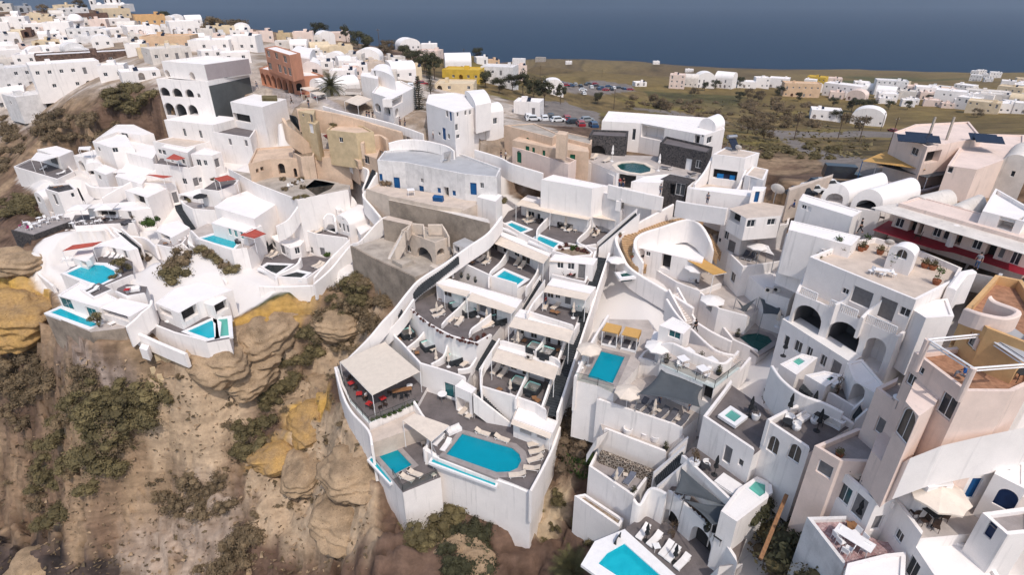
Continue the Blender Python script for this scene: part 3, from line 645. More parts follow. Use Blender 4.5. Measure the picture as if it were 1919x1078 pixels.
def ground_mesh():
    GZ = height(GX, GY); GC = ground_colour(GX, GY, GZ)
    ny, nx = GX.shape; v = np.stack([GX.ravel(), GY.ravel(), GZ.ravel()], 1); i = np.arange(ny * nx).reshape(ny, nx)
    q = np.stack([i[:-1, :-1].ravel(), i[:-1, 1:].ravel(), i[1:, 1:].ravel(), i[1:, :-1].ravel()], 1); me = bpy.data.meshes.new('ground')
    me.vertices.add(len(v)); me.vertices.foreach_set('co', v.ravel()); me.loops.add(q.size); me.loops.foreach_set('vertex_index', q.ravel())
    me.polygons.add(len(q)); me.polygons.foreach_set('loop_start', np.arange(len(q)) * 4); me.polygons.foreach_set('loop_total', np.full(len(q), 4)); me.polygons.foreach_set('use_smooth', np.ones(len(q), bool)); me.update(); me.validate()
    a = me.color_attributes.new('soil', 'FLOAT_COLOR', 'POINT'); a.data.foreach_set('color', np.concatenate([GC.reshape(-1, 3), PLM.reshape(-1, 1)], 1).astype(np.float32).ravel())
    m = bpy.data.materials.new('ground'); m.use_nodes = True; n = m.node_tree.nodes; l = m.node_tree.links; b = n['Principled BSDF']; b.inputs['Roughness'].default_value = .95; b.inputs['Specular IOR Level'].default_value = .1
    at = n.new('ShaderNodeAttribute'); at.attribute_name = 'soil'; tc = n.new('ShaderNodeTexCoord'); no = n.new('ShaderNodeTexNoise'); no.inputs['Scale'].default_value = 1.1; no.inputs['Detail'].default_value = 8; no.inputs['Roughness'].default_value = .7
    l.new(tc.outputs['Object'], no.inputs['Vector']); r = n.new('ShaderNodeMapRange'); r.inputs[1].default_value = .3; r.inputs[2].default_value = .7; r.inputs[3].default_value = .72; r.inputs[4].default_value = 1.2; l.new(no.outputs[0], r.inputs[0])
    ml = n.new('ShaderNodeMix'); ml.inputs[3].default_value = 1; l.new(r.outputs[0], ml.inputs[2]); l.new(at.outputs['Alpha'], ml.inputs[0]); vm = n.new('ShaderNodeVectorMath'); vm.operation = 'SCALE'; l.new(at.outputs['Color'], vm.inputs[0]); sz = n.new('ShaderNodeSeparateXYZ'); l.new(tc.outputs['Object'], sz.inputs[0]); cz = n.new('ShaderNodeCombineXYZ'); no2 = n.new('ShaderNodeTexNoise'); no2.inputs['Scale'].default_value = 1.0; no2.inputs['Detail'].default_value = 5
    for i_, k_ in ((0, .16), (1, .16), (2, 1.3)): q_ = n.new('ShaderNodeMath'); q_.operation = 'MULTIPLY'; q_.inputs[1].default_value = k_; l.new(sz.outputs[i_], q_.inputs[0]); l.new(q_.outputs[0], cz.inputs[i_])
    l.new(cz.outputs[0], no2.inputs['Vector']); r2 = n.new('ShaderNodeMapRange'); r2.inputs[1].default_value = .35; r2.inputs[2].default_value = .62; r2.inputs[3].default_value = .80; r2.inputs[4].default_value = 1.08; l.new(no2.outputs[0], r2.inputs[0]); mm = n.new('ShaderNodeMath'); mm.operation = 'MULTIPLY'; l.new(r.outputs[0], mm.inputs[0]); l.new(r2.outputs[0], mm.inputs[1]); l.new(mm.outputs[0], ml.inputs[2])
    l.new(ml.outputs[0], vm.inputs[3]); l.new(vm.outputs[0], b.inputs['Base Color'])
    bp = n.new('ShaderNodeBump'); bp.inputs['Distance'].default_value = .25; mb = n.new('ShaderNodeMapRange'); mb.inputs[3].default_value = .7; mb.inputs[4].default_value = .04; l.new(at.outputs['Alpha'], mb.inputs[0]); l.new(mb.outputs[0], bp.inputs['Strength']); l.new(no.outputs[0], bp.inputs['Height']); l.new(bp.outputs[0], b.inputs['Normal'])
    me.materials.append(m); o = bpy.data.objects.new('ground', me); COL.objects.link(o); o['kind'] = 'structure'
def sea():
    b = MB(); b.face([(-40000, -2000, -105), (40000, -2000, -105), (40000, 50000, -105), (-40000, 50000, -105)])
    m = bpy.data.materials.new('sea'); m.use_nodes = True; n = m.node_tree.nodes; l = m.node_tree.links; p = n['Principled BSDF']; p.inputs['Roughness'].default_value = .55; p.inputs['Specular IOR Level'].default_value = .03
    tc = n.new('ShaderNodeTexCoord'); mp = n.new('ShaderNodeMapping'); mp.inputs['Scale'].default_value = (.0006, .0022, 1); no = n.new('ShaderNodeTexNoise'); no.inputs['Scale'].default_value = 1; no.inputs['Detail'].default_value = 5
    l.new(tc.outputs['Object'], mp.inputs[0]); l.new(mp.outputs[0], no.inputs[0]); mx = n.new('ShaderNodeMix'); mx.data_type = 'RGBA'; mx.inputs[6].default_value = (.006, .024, .052, 1); mx.inputs[7].default_value = (.009, .032, .066, 1); l.new(no.outputs[0], mx.inputs[0]); l.new(mx.outputs[2], p.inputs['Base Color'])
    n2 = n.new('ShaderNodeTexNoise'); n2.inputs['Scale'].default_value = .08; n2.inputs['Detail'].default_value = 6; l.new(tc.outputs['Object'], n2.inputs[0]); bp = n.new('ShaderNodeBump'); bp.inputs['Strength'].default_value = .25; bp.inputs['Distance'].default_value = 1.0; l.new(n2.outputs[0], bp.inputs['Height']); l.new(bp.outputs[0], p.inputs['Normal'])
    MATS['sea'] = m; o = b.build('sea', 'sea'); o['kind'] = 'structure'
sea()

# ------------------------------------------------------------------ small things: one of each kind, copied by place()
def make_lounger(name, cat, frame, cush, recl=.55, pillow=None):
    t = proto(name, cat)                                   # head towards +y
    f = MB(); f.box((-.31, 0, .27), (.05, 1.9, .05)); f.box((.31, 0, .27), (.05, 1.9, .05)); f.box((0, -.93, .27), (.6, .05, .05)); f.box((0, .93, .27), (.6, .05, .05)); f.build('frame', frame, t)
    for x in (-.3, .3):
        for y in (-.75, .75): l = MB(); l.box((x, y, .125), (.05, .06, .25)); l.build('leg', frame, t)
    s = MB(); s.box((0, -.32, .345), (.64, 1.26, .1)); s.build('seat_cushion', cush, t)
    b = MB(); L = .78; b.box((0, .31 + L / 2 * math.cos(recl), .345 + L / 2 * math.sin(recl)), (.64, L, .09), rx=recl); bo = b.build('backrest', cush, t)
    if pillow: p = MB(); p.box((0, .31 + L * .82 * math.cos(recl), .42 + L * .82 * math.sin(recl)), (.45, .2, .08), rx=recl); p.build('pillow', pillow, bo)
    return t
LG = {'c': make_lounger('sun_lounger', 'sun lounger', 'whitepaint', 'beigecushion', .5), 'w': make_lounger('white_sun_lounger', 'sun lounger', 'whitepaint', 'whitecloth', .42),
      'g': make_lounger('grey_sun_lounger', 'sun lounger', 'whitepaint', 'greycushion', .55), 'b': make_lounger('blue_grey_sun_lounger', 'sun lounger', 'whitepaint', 'bluegrey', .55), 'k': make_lounger('pillowed_sun_lounger', 'sun lounger', 'whitepaint', 'beigecushion', .5, 'shade')}
def make_closed_umbrella(name, m, pole, base, h=2.45):
    t = proto(name, 'umbrella'); b = MB(); b.lathe([(.3, 0), (.3, .06), (.06, .1), (.05, .3)], 14); b.build('base', base, t)
    p = MB(); p.tube([(0, 0, 0), (0, 0, h)], .028, 6); p.build('pole', pole, t)
    c = MB(); prof = [(.20, h - 1.5), (.22, h - 1.35), (.13, h - 1.0), (.17, h - .7), (.10, h - .3), (.05, h - .02), (.001, h + .04)]; k = 12
    n0 = 0
    for r, z in prof:
        for j in range(k): th = 2 * math.pi * j / k; rr = r * (1.15 if j % 2 else .75); c.v.append((rr * math.cos(th), rr * math.sin(th), z))
    for i in range(len(prof) - 1):
        for j in range(k): q = (j + 1) % k; c.f.append([i * k + j, i * k + q, (i + 1) * k + q, (i + 1) * k + j])
    c.build('folded_canopy', m, t); return t
CU = {'w': make_closed_umbrella('folded_umbrella', 'canvas', 'whitepaint', 'whitepaint'), 'W': make_closed_umbrella('white_folded_umbrella', 'whitecloth', 'whitepaint', 'whitepaint', 2.8), 'k': make_closed_umbrella('black_folded_umbrella', 'blackcloth', 'blackmetal', 'blackmetal', 2.5)}
def make_open_umbrella(name, m, r=1.5, h=2.35, rise=.55, k=8, square=False):
    t = proto(name, 'umbrella'); b = MB(); b.lathe([(.32, 0), (.32, .07), (.06, .11)], 12); b.build('base', 'greypaint', t)
    p = MB(); p.tube([(0, 0, 0), (0, 0, h + rise)], .035, 6); p.build('pole', 'whitepaint', t); c = MB(); off = math.pi / 4 if square else 0
    ring = lambda q, z, s: [(q * math.cos(off + 2 * math.pi * j / k), q * math.sin(off + 2 * math.pi * j / k), z) for j in range(k)]
    a = ring(r, h, 0); mid = ring(r * .55, h + rise * .52, 0); top = (0, 0, h + rise)
    for j in range(k):
        q = (j + 1) % k; sagp = tuple((Vector(a[j]) + Vector(a[q])) / 2 * .97 + Vector((0, 0, h * .03 + .03)))
        c.face([a[j], sagp, mid[q], mid[j]]); c.face([sagp, a[q], mid[q]]); c.face([mid[j], mid[q], top])
        dn = Vector((0, 0, .14)); c.face([a[j], Vector(a[j]) - dn, Vector(sagp) - dn, sagp]); c.face([sagp, Vector(sagp) - dn, Vector(a[q]) - dn, a[q]])
    co_ = c.build('canopy', m, t); md = co_.modifiers.new('t', 'SOLIDIFY'); md.thickness = .02
    rb = MB()
    for j in range(k): rb.tube([(0, 0, h - .35), tuple(Vector(a[j]) * .55 + Vector((0, 0, h * .45 + .18)))], .012, 4)
    rb.build('ribs', 'whitepaint', t); return t
OU = {'c': make_open_umbrella('parasol', 'canvas'), 'C': make_open_umbrella('large_parasol', 'canvas', 2.0, 2.3, .7), 'w': make_open_umbrella('white_parasol', 'whitecloth', 1.6), 'S': make_open_umbrella('square_parasol', 'whitecloth', 2.0, 2.4, .5, 4, True), 'k': make_open_umbrella('black_parasol', 'blackcloth', 1.3)}
def make_tub():
    t = proto('hot_tub', 'hot tub'); a = 1.0; b = MB(); o = [(-a, -a), (a, -a), (a, a), (-a, a)]
    def rr(q, r): return [(sx * (q - r) + r * math.cos(an), sy * (q - r) + r * math.sin(an)) for sx, sy, a0 in ((1, 1, 0), (-1, 1, 90), (-1, -1, 180), (1, -1, 270)) for an in [R(a0 + i * 30) for i in range(4)]]
    b.prism(rr(a, .2), 0, .82, False); oo, ii = rr(a, .2), rr(a - .17, .14)
    for i in range(16): j = (i + 1) % 16; b.face([(*oo[i], .82), (*oo[j], .82), (*ii[j], .82), (*ii[i], .82)])
    b.build('shell', 'tubshell', t); n = MB(); n.prism(ii, .1, .82, False, True); n.build('basin', 'mintmosaic', t); w_ = MB(); w_.face([(*p, .72) for p in ii]); w_.build('water', 'pool_mint', t)
    s = MB(); s.box((0, -a - .2, .18), (.7, .38, .36)); s.build('step', 'tubshell', t); return t
TUB = make_tub()
def make_table(name, m, leg, w=.8, d=.8, h=.74, rnd=False):
    t = proto(name, 'table'); b = MB()
    if rnd: b.lathe([(w / 2, h - .04), (w / 2, h), (.001, h)], 16)
    else: b.box((0, 0, h - .02), (w, d, .045))
    b.build('table_top', m, t)
    for x in (-1, 1):
        for y in (-1, 1): l = MB(); q = .35 if rnd else .44; l.tube([(x * w * q, y * d * q, 0), (x * w * q * .9, y * d * q * .9, h - .04)], .022, 5); l.build('leg', leg, t)
    return t
TB = {'w': make_table('white_table', 'whitepaint', 'whitepaint'), 'r': make_table('round_white_table', 'whitepaint', 'metal', .85, .85, rnd=True), 'k': make_table('black_table', 'blackmetal', 'blackmetal'), 'o': make_table('wooden_coffee_table', 'wood', 'darkwood', .7, .6, .42), 'c': make_table('low_cream_table', 'beigecushion', 'whitepaint', .5, .5, .4), 'R': make_table('red_clothed_table', 'red', 'darkwood'), 'L': make_table('long_white_table', 'whitepaint', 'whitepaint', .85, 2.1), 'B': make_table('bar_table', 'wood', 'blackmetal', 2.6, .8, .9), 'K': make_table('round_black_table', 'blackmetal', 'blackmetal', 1.0, 1.0, .6, True)}
def make_chair(name, m, leg):
    t = proto(name, 'chair'); b = MB(); b.box((0, 0, .45), (.46, .46, .05)); b.build('seat', m, t); k = MB(); k.box((0, .23, .68), (.46, .045, .42), rx=-.18); k.build('backrest', m, t)
    for x in (-.2, .2):
        for y in (-.2, .2): l = MB(); l.tube([(x, y, .44), (x * 1.1, y * 1.1, 0)], .02, 4); l.build('leg', leg, t)
    return t
CH = {'w': make_chair('white_chair', 'whitepaint', 'whitepaint'), 'k': make_chair('black_chair', 'blackmetal', 'blackmetal'), 'd': make_chair('dark_wooden_chair', 'darkwood', 'darkwood'), 'g': make_chair('grey_chair', 'greycushion', 'whitepaint'), 'm': make_chair('purple_chair', 'magenta', 'whitepaint')}
def make_armchair():
    t = proto('tub_chair', 'armchair'); s = MB(); s.lathe([(.28, .02), (.36, .2), (.38, .42), (.30, .42), (.001, .40)], 14); s.build('seat', 'whitepaint', t); b = MB()
    for j in range(9): a, a2 = R(-20 + j * 24.4), R(-20 + (j + 1) * 24.4); b.face([(.38 * math.cos(a), .38 * math.sin(a), .3), (.38 * math.cos(a2), .38 * math.sin(a2), .3), (.42 * math.cos(a2), .42 * math.sin(a2), .75), (.42 * math.cos(a), .42 * math.sin(a), .75)])
    bo = b.build('backrest', 'whitepaint', t); md = bo.modifiers.new('t', 'SOLIDIFY'); md.thickness = .05; return t
ARM = make_armchair()
def make_deckchair():
    t = proto('deck_chair', 'deck chair'); 
    for x in (-.32, .32): f = MB(); f.tube([(x, -.55, .05), (x, .6, .95)], .03, 4); f.tube([(x * .9, .45, .02), (x * .9, -.45, .5)], .03, 4); f.tube([(x, -.35, .5), (x, .3, .52)], .03, 4); f.build('frame', 'darkwood', t)
    c = MB(); pts = [(-.5, .3), (-.2, .28), (.1, .4), (.6, .97)]
    for (y0, z0), (y1, z1) in zip(pts, pts[1:]): c.face([(-.28, y0, z0), (.28, y0, z0), (.28, y1, z1), (-.28, y1, z1)])
    c.build('canvas', 'beigecushion', t); return t
DC = make_deckchair()
def make_sofa(name, m, frame, w=1.9):
    t = proto(name, 'sofa'); f = MB(); f.box((0, 0, .16), (w, .8, .2)); f.build('frame', frame, t)
    for i in range(3): s = MB(); s.box((-w / 3 + i * w / 3, -.05, .35), (w / 3 - .03, .68, .16)); s.build('seat_cushion', m, t); b = MB(); b.box((-w / 3 + i * w / 3, .32, .58), (w / 3 - .03, .18, .4), rx=-.15); b.build('back_cushion', m, t)
    for x in (-1, 1): a = MB(); a.box((x * (w / 2 - .04), 0, .4), (.08, .8, .35)); a.build('armrest', frame, t)
    return t
SF = {'w': make_sofa('white_sofa', 'whitecloth', 'whitepaint'), 'k': make_sofa('dark_sofa', 'greycushion', 'blackmetal')}
def make_bed():
    t = proto('daybed', 'daybed'); f = MB(); f.box((0, 0, .16), (1.7, 2.1, .3)); f.build('frame', 'whitepaint', t); m = MB(); m.box((0, 0, .38), (1.6, 2.0, .14)); m.build('mattress', 'whitecloth', t); return t
BED = make_bed()
def make_cabana():
    t = proto('cabana', 'cabana'); r = MB(); r.box((0, 0, 2.25), (2.0, 2.0, .09)); r.box((.97, 0, 1.95), (.05, 1.9, .55)); r.build('reed_roof', 'reed', t)
    for x in (-.93, .93):
        for y in (-.93, .93): p = MB(); p.box((x, y, 1.1), (.09, .09, 2.2)); p.build('post', 'whitepaint', t)
    b = MB(); b.box((0, 0, .22), (1.85, 1.85, .35)); b.build('bed_base', 'whitepaint', t); m = MB(); m.box((-.5, 0, .45), (.8, 1.8, .14)); m.build('mattress', 'greycushion', t); m = MB(); m.box((.55, 0, .45), (.7, 1.8, .14)); m.build('mattress', 'greycushion', t); m = MB(); m.box((.05, 0, .46), (.28, 1.8, .14)); m.build('bolster', 'whitecloth', t)
    c = MB(); c.box((-.93, .5, 1.3), (.06, .5, 1.7)); c.box((-.1, .95, 1.3), (1.5, .05, 1.7)); c.build('curtain', 'canvas', t); return t
CAB = make_cabana()
def make_ac():
    t = proto('air_conditioner', 'air conditioner'); b = MB(); b.box((0, 0, .35), (.85, .32, .6)); b.build('case', 'offwhite', t); g = MB(); g.lathe([(.22, 0), (.22, .02), (.001, .025)], 14); go = g.build('fan_grille', 'shade', t); go.location = (-.12, -.165, .35); go.rotation_euler = (math.pi / 2, 0, 0); f = MB(); f.box((-.3, 0, .03), (.08, .34, .06)); f.box((.3, 0, .03), (.08, .34, .06)); f.build('feet', 'metal', t); return t
AC = make_ac()
def make_dish():
    t = proto('satellite_dish', 'satellite dish'); d = MB(); d.lathe([(.001, 0), (.2, .03), (.4, .13), (.5, .22)], 16); do = d.build('dish', 'offwhite', t); do.location = (0, 0, .9); do.rotation_euler = (R(60), 0, 0); md = do.modifiers.new('t', 'SOLIDIFY'); md.thickness = .02
    p = MB(); p.tube([(0, .1, 0), (0, .1, .95)], .03, 5); p.build('pole', 'metal', t); a = MB(); a.tube([(0, 0, .6), (0, -.6, 1.15)], .015, 4); a.build('feed_arm', 'metal', t); return t
DISH = make_dish()
def make_heater():
    t = proto('solar_water_heater', 'solar heater'); p = MB(); p.box((0, 0, .75), (1.1, 1.7, .07), rx=.75); p.build('panel', 'solar', t); k = MB(); n = 12
    k.tube([(-.65, .62, 1.5), (.65, .62, 1.5)], .25, 12); k.build('tank', 'metal', t); f = MB()
    for x in (-.5, .5): f.tube([(x, .6, 0), (x, .6, 1.35)], .03, 4); f.tube([(x, -.6, 0), (x, -.6, .25)], .03, 4)
    f.build('stand', 'metal', t); return t
SOLAR = make_heater()
def make_pole():
    t = proto('utility_pole', 'utility pole', 'utility poles on the slope'); p = MB(); p.tube([(0, 0, -1), (0, 0, 8.5)], .14, 7, .10); p.build('pole', 'bark', t); c = MB(); c.box((0, 0, 7.9), (1.5, .1, .12)); c.build('crossarm', 'bark', t); i = MB()
    for x in (-.6, 0, .6): i.lathe([(.05, 0), (.06, .1), (.02, .18)], 6, (x, 0, 7.96))
    i.build('insulators', 'offwhite', t); return t
POLE = make_pole()
def make_lamp():
    t = proto('street_lamp', 'street lamp'); p = MB(); p.tube([(0, 0, -.5), (0, 0, 4.2), (.25, 0, 4.5), (.6, 0, 4.55)], .05, 6); p.build('post', 'offwhite', t); h = MB(); h.lathe([(.03, .12), (.2, 0), (.001, -.02)], 10, (.65, 0, 4.45)); h.build('lamp_head', 'whitepaint', t); return t
LAMP = make_lamp()
def make_car(name, paint, van=False):
    t = proto(name, 'van' if van else 'car', 'vehicles parked and driving'); b = MB(); L, W = (5.4, 2.0) if van else (4.1, 1.72); h0, h1 = (1.1, 2.2) if van else (.85, 1.45)
    prof = [(-L / 2, .3), (L / 2, .3), (L / 2 + .03, .6), (L / 2 - .1, h0 - .1), (L * .27, h0), (L * .16 if not van else L * .33, h1 - .02), (-L * .3 if not van else -L * .48, h1), (-L * .42 if not van else -L * .495, h0 + .05), (-L / 2, h0 - .02)]
    for s in (-1, 1): b.face([(x, s * W / 2 * (.86 if z > h0 else 1), z) for x, z in prof][::s])
    for i in range(len(prof)):
        (x0, z0), (x1, z1) = prof[i], prof[(i + 1) % len(prof)]; f0, f1 = (.86 if z0 > h0 else 1), (.86 if z1 > h0 else 1); b.face([(x0, -W / 2 * f0, z0), (x1, -W / 2 * f1, z1), (x1, W / 2 * f1, z1), (x0, W / 2 * f0, z0)])
    b.build('body', paint, t); g = MB(); e = .012
    wsf = ((L * .27, h0 + .03), (L * .17 if not van else L * .335, h1 - .1)); g.face([(wsf[0][0] + e, -W * .42, wsf[0][1]), (wsf[0][0] + e, W * .42, wsf[0][1]), (wsf[1][0] + e + .03, W * .37, wsf[1][1]), (wsf[1][0] + e + .03, -W * .37, wsf[1][1])]); g.build('windscreen', 'glass', t)
    for s in (-1, 1):
        q = MB(); y0, y1 = s * (W / 2 * .955 + .03), s * (W / 2 * .87 + .02); q.face([(-L * .36, y0, h0 + .06), (L * .22, y0, h0 + .06), (L * .13, y1, h1 - .1), (-L * .28, y1, h1 - .1)]); q.build('side_window', 'glass', t)
        for x in (-L * .3, L * .31): wl = MB(); wl.lathe([(.001, -.1), (.32, -.1), (.32, .1), (.001, .1)], 12); wo = wl.build('wheel', 'tyre', t); wo.location = (x, s * (W / 2 - .08), .32); wo.rotation_euler = (math.pi / 2, 0, 0)
    r = MB(); r.face([(-L * .425 - e, -W * .38, h0 + .1), (-L * .425 - e, W * .38, h0 + .1), (-L * .31 - e, W * .36, h1 - .08), (-L * .31 - e, -W * .36, h1 - .08)]); r.build('rear_window', 'glass', t); return t
mat('car_white', (.72, .72, .72), .3, .03, 1, 0, .5); mat('car_dark', (.02, .025, .035), .3, .05, 1, 0, .5); mat('car_silver', (.35, .36, .37), .3, .04, 1, 0, .5, metal=.3); mat('car_red', (.30, .02, .03), .3, .05, 1, 0, .5); mat('car_blue', (.02, .06, .14), .3, .05, 1, 0, .5)
CAR = {k: make_car(n + '_car', 'car_' + n) for k, n in (('w', 'white'), ('d', 'dark'), ('s', 'silver'), ('r', 'red'), ('b', 'blue'))}; CAR['V'] = make_car('black_van', 'car_dark', True)

# ------------------------------------------------------------------ people (skinned skeletons) with clothing as children
def skinmesh(name, verts, edges, rad, m, parent, sub=1):
    me = bpy.data.meshes.new(name); me.from_pydata(verts, edges, []); o = bpy.data.objects.new(name, me); COL.objects.link(o)
    o.modifiers.new('skin', 'SKIN'); sv = me.skin_vertices[0].data
    for i, r in enumerate(rad): sv[i].radius = (r, r) if not isinstance(r, tuple) else r; sv[i].use_root = (i == 0)
    o.modifiers['skin'].use_smooth_shade = True
    s = o.modifiers.new('sub', 'SUBSURF'); s.levels = sub; s.render_levels = sub
    dg = bpy.context.evaluated_depsgraph_get(); me2 = bpy.data.meshes.new_from_object(o.evaluated_get(dg)); bpy.data.objects.remove(o)
    me2.materials.clear(); me2.materials.append(MATS[m]); o2 = bpy.data.objects.new(name, me2); COL.objects.link(o2); o2.parent = parent; return o2
def make_person(name, shirt, trousers, pose='walk', hair='hair'):
    t = proto(name, 'person')                    # faces +y
    if pose == 'sit': hip, kn, an, tor = .5, [(-.11, .42, .52), (.11, .42, .52)], [(-.11, .46, .06), (.11, .46, .06)], .03
    elif pose == 'walk': hip, kn, an, tor = .92, [(-.1, .2, .52), (.1, -.06, .5)], [(-.1, .26, .08), (.1, -.34, .14)], .04
    else: hip, kn, an, tor = .93, [(-.1, .02, .5), (.1, .03, .5)], [(-.1, 0, .08), (.12, 0, .08)], 0
    v = [(0, 0, hip), (0, tor, hip + .25), (0, tor, hip + .47), (0, tor + .01, hip + .58), (0, tor + .03, hip + .68), (0, tor + .03, hip + .79)]; e = [(0, 1), (1, 2), (2, 3), (3, 4), (4, 5)]; r = [(.15, .11), (.14, .10), (.17, .10), .055, .085, .075]
    for sgn, ph in ((-1, 1), (1, -1)):
        i = len(v); sw = .16 * ph if pose == 'walk' else (.28 if pose == 'sit' else .04)
        v += [(sgn * .19, tor, hip + .49), (sgn * .25, tor + sw * .3, hip + .22), (sgn * .25, tor + sw + .06, hip - .02), (sgn * .245, tor + sw + .1, hip - .1)]; e += [(2, i), (i, i + 1), (i + 1, i + 2), (i + 2, i + 3)]; r += [.06, .045, .032, (.04, .02)]
        for q in range(5): fx = (-.03 + .015 * q); v.append((sgn * .245 + fx, tor + sw + .11 + (.03 if q == 0 else 0), hip - .18 + abs(q - 2) * .012)); e.append((i + 3, len(v) - 1)); r.append(.008)
        k = kn[0 if sgn < 0 else 1]; a = an[0 if sgn < 0 else 1]; j = len(v); v += [(sgn * .09, 0, hip - .06), k, a, (a[0], a[1] + .16, max(.035, a[2] - .05))]; e += [(0, j), (j, j + 1), (j + 1, j + 2), (j + 2, j + 3)]; r += [.09, .06, .04, (.045, .03)]
    skinmesh('body', v, e, r, 'skin', t)
    sv = v[:3] + [v[3]]; se = [(0, 1), (1, 2), (2, 3)]; sr = [(.165, .125), (.155, .115), (.18, .115), (.07, .07)]
    base = 6
    for sgn in range(2): i = len(sv); b0 = base + sgn * 13; sv += [v[b0], v[b0 + 1]]; se += [(2, i), (i, i + 1)]; sr += [.075, .058]
    skinmesh('shirt', sv, se, sr, shirt, t); tv = [v[0]]; te = []; trd = [(.16, .12)]
    for sgn in range(2): b0 = base + sgn * 13 + 9; i = len(tv); tv += [v[b0], v[b0 + 1], (v[b0 + 2][0], v[b0 + 2][1], v[b0 + 2][2] + .06)]; te += [(0, i), (i, i + 1), (i + 1, i + 2)]; trd += [.10, .072, .055]
    skinmesh('trousers', tv, te, trd, trousers, t)
    h = MB(); h.lathe([(.001, .115), (.06, .10), (.095, .05), (.1, -.01), (.085, -.06)], 12, (0, tor + .015, hip + .765)); h.build('hair', hair, t, True)
    n = MB(); n.box((0, tor + .125, hip + .73), (.02, .03, .04)); n.build('nose', 'skin', t); return t
mat('cl_navy', (.02, .025, .06), .9); mat('cl_grey', (.22, .22, .24), .9); mat('cl_black', (.015, .015, .017), .9); mat('cl_blue', (.02, .10, .32), .9); mat('cl_white', (.7, .68, .66), .9); mat('cl_red', (.35, .03, .04), .9); mat('cl_jean', (.05, .08, .15), .9); mat('cl_orange', (.5, .18, .02), .9)
PP = {'black': make_person('person', 'cl_black', 'cl_black'), 'grey': make_person('person', 'cl_grey', 'cl_jean'), 'stand': make_person('person', 'cl_grey', 'cl_navy', 'stand'), 'blue': make_person('person', 'cl_blue', 'cl_grey', 'sit'), 'white': make_person('person', 'cl_white', 'cl_black', 'stand'), 'red': make_person('person', 'cl_red', 'cl_jean', 'stand'), 'dark': make_person('person', 'cl_black', 'cl_jean', 'stand'), 'orange': make_person('person', 'cl_orange', 'cl_jean', 'walk')}

# ------------------------------------------------------------------ plants
def leafcloud(n, blobs, size, seed=1, flat=.0, up=0):
    rnd = random.Random(seed); b = MB()
    for i in range(n):
        c, r = blobs[rnd.randrange(len(blobs))] if not isinstance(blobs, tuple) else blobs
        d = Vector((rnd.gauss(0, 1), rnd.gauss(0, 1), rnd.gauss(0, 1))).normalized(); q = rnd.random() ** .4 * (.85 + .3 * rnd.random())
        p = Vector((c[0] + d.x * r[0] * q, c[1] + d.y * r[1] * q, c[2] + d.z * r[2] * q))
        if p.z < 0: p.z = abs(p.z) * .3
        nn = (d + Vector((rnd.uniform(-1, 1), rnd.uniform(-1, 1), rnd.uniform(-.3, 1.2))) * .8).normalized(); a = nn.orthogonal().normalized(); a.rotate(Matrix.Rotation(rnd.random() * 6.28, 3, nn)); c2 = nn.cross(a); s = size * rnd.uniform(.6, 1.3)
        b.face([p - a * s, p - c2 * s * .5 + nn * s * .15, p + a * s, p + c2 * s * .5 + nn * s * .15])
    return b
def make_bush(name, m, seed, n=420, sz=.12, h=.75, cat='bush'):
    rnd = random.Random(seed); bl = [((rnd.uniform(-.55, .55), rnd.uniform(-.55, .55), rnd.uniform(.15, h * .75)), (rnd.uniform(.3, .55), rnd.uniform(.3, .55), rnd.uniform(.25, .45) * h / .75)) for _ in range(7)]
    t = proto(name, cat); leafcloud(n, bl, sz, seed).build('foliage', m, t, weld=False)
    core = MB()
    for c, r in bl: core.lathe([(.001, -r[2] * .75), (r[0] * .4, -r[2] * .5), (r[0] * .55, 0), (r[0] * .4, r[2] * .4), (.001, r[2] * .55)], 8, c)
    core.build('stems', m, t, weld=False); return t
BUSH = {'scrub': [make_bush('scrub_bush', 'leaf_scrub', s, 950, .07) for s in (1, 2, 3)], 'olive': [make_bush('green_bush', 'leaf_olive', s, 950, .07) for s in (4, 5)], 'dark': [make_bush('dark_bush', 'leaf_dark', s, 950, .07, .9) for s in (6, 7)], 'dry': [make_bush('dry_bush', 'leaf_dry', s, 600, .07) for s in (8, 9)], 'green': [make_bush('leafy_bush', 'leaf_green', s, 520, .09, .9) for s in (10, 11)], 'red': [make_bush('red_leaved_bush', 'leaf_red', 12, 300, .1)]}
def make_tree(name, m, seed, h=5, n=1400, sz=.22, cw=2.2, trunk=1.6):
    rnd = random.Random(seed); t = proto(name, 'tree'); bl = []
    tr = MB(); tr.tube([(0, 0, -.5), (.1, .05, trunk * .6), (.05, 0, trunk * 1.15)], .16, 7, .1)
    for i in range(8):
        a = i * .785 + rnd.random(); q = rnd.uniform(.35, .8) * cw; z = rnd.uniform(trunk * 1.1, h * .85); tr.tube([(.05, 0, trunk), (q * .5 * math.cos(a), q * .5 * math.sin(a), (trunk + z) / 2 + .3), (q * math.cos(a), q * math.sin(a), z)], .07, 5, .02); s = rnd.uniform(.32, .5) * cw; bl.append(((q * math.cos(a), q * math.sin(a), z), (s, s, s * .75)))
    bl.append(((0, 0, h * .8), (cw * .5, cw * .5, h * .2))); tr.build('trunk', 'bark', t); leafcloud(n, bl, sz, seed).build('crown', m, t, weld=False); return t
TREE_ = {'olive': make_tree('olive_tree', 'leaf_olive', 21, 3.2, 1100, .15, 1.5, 1.0), 'broad': make_tree('broad_tree', 'leaf_dark', 22, 6, 1700, .24, 3.0, 2.0), 'euc': make_tree('eucalyptus_tree', 'leaf_dark', 23, 8.5, 1700, .27, 2.8, 2.8), 'scrubby': make_tree('tamarisk_tree', 'leaf_scrub', 24, 5, 1500, .22, 2.8, 1.4)}
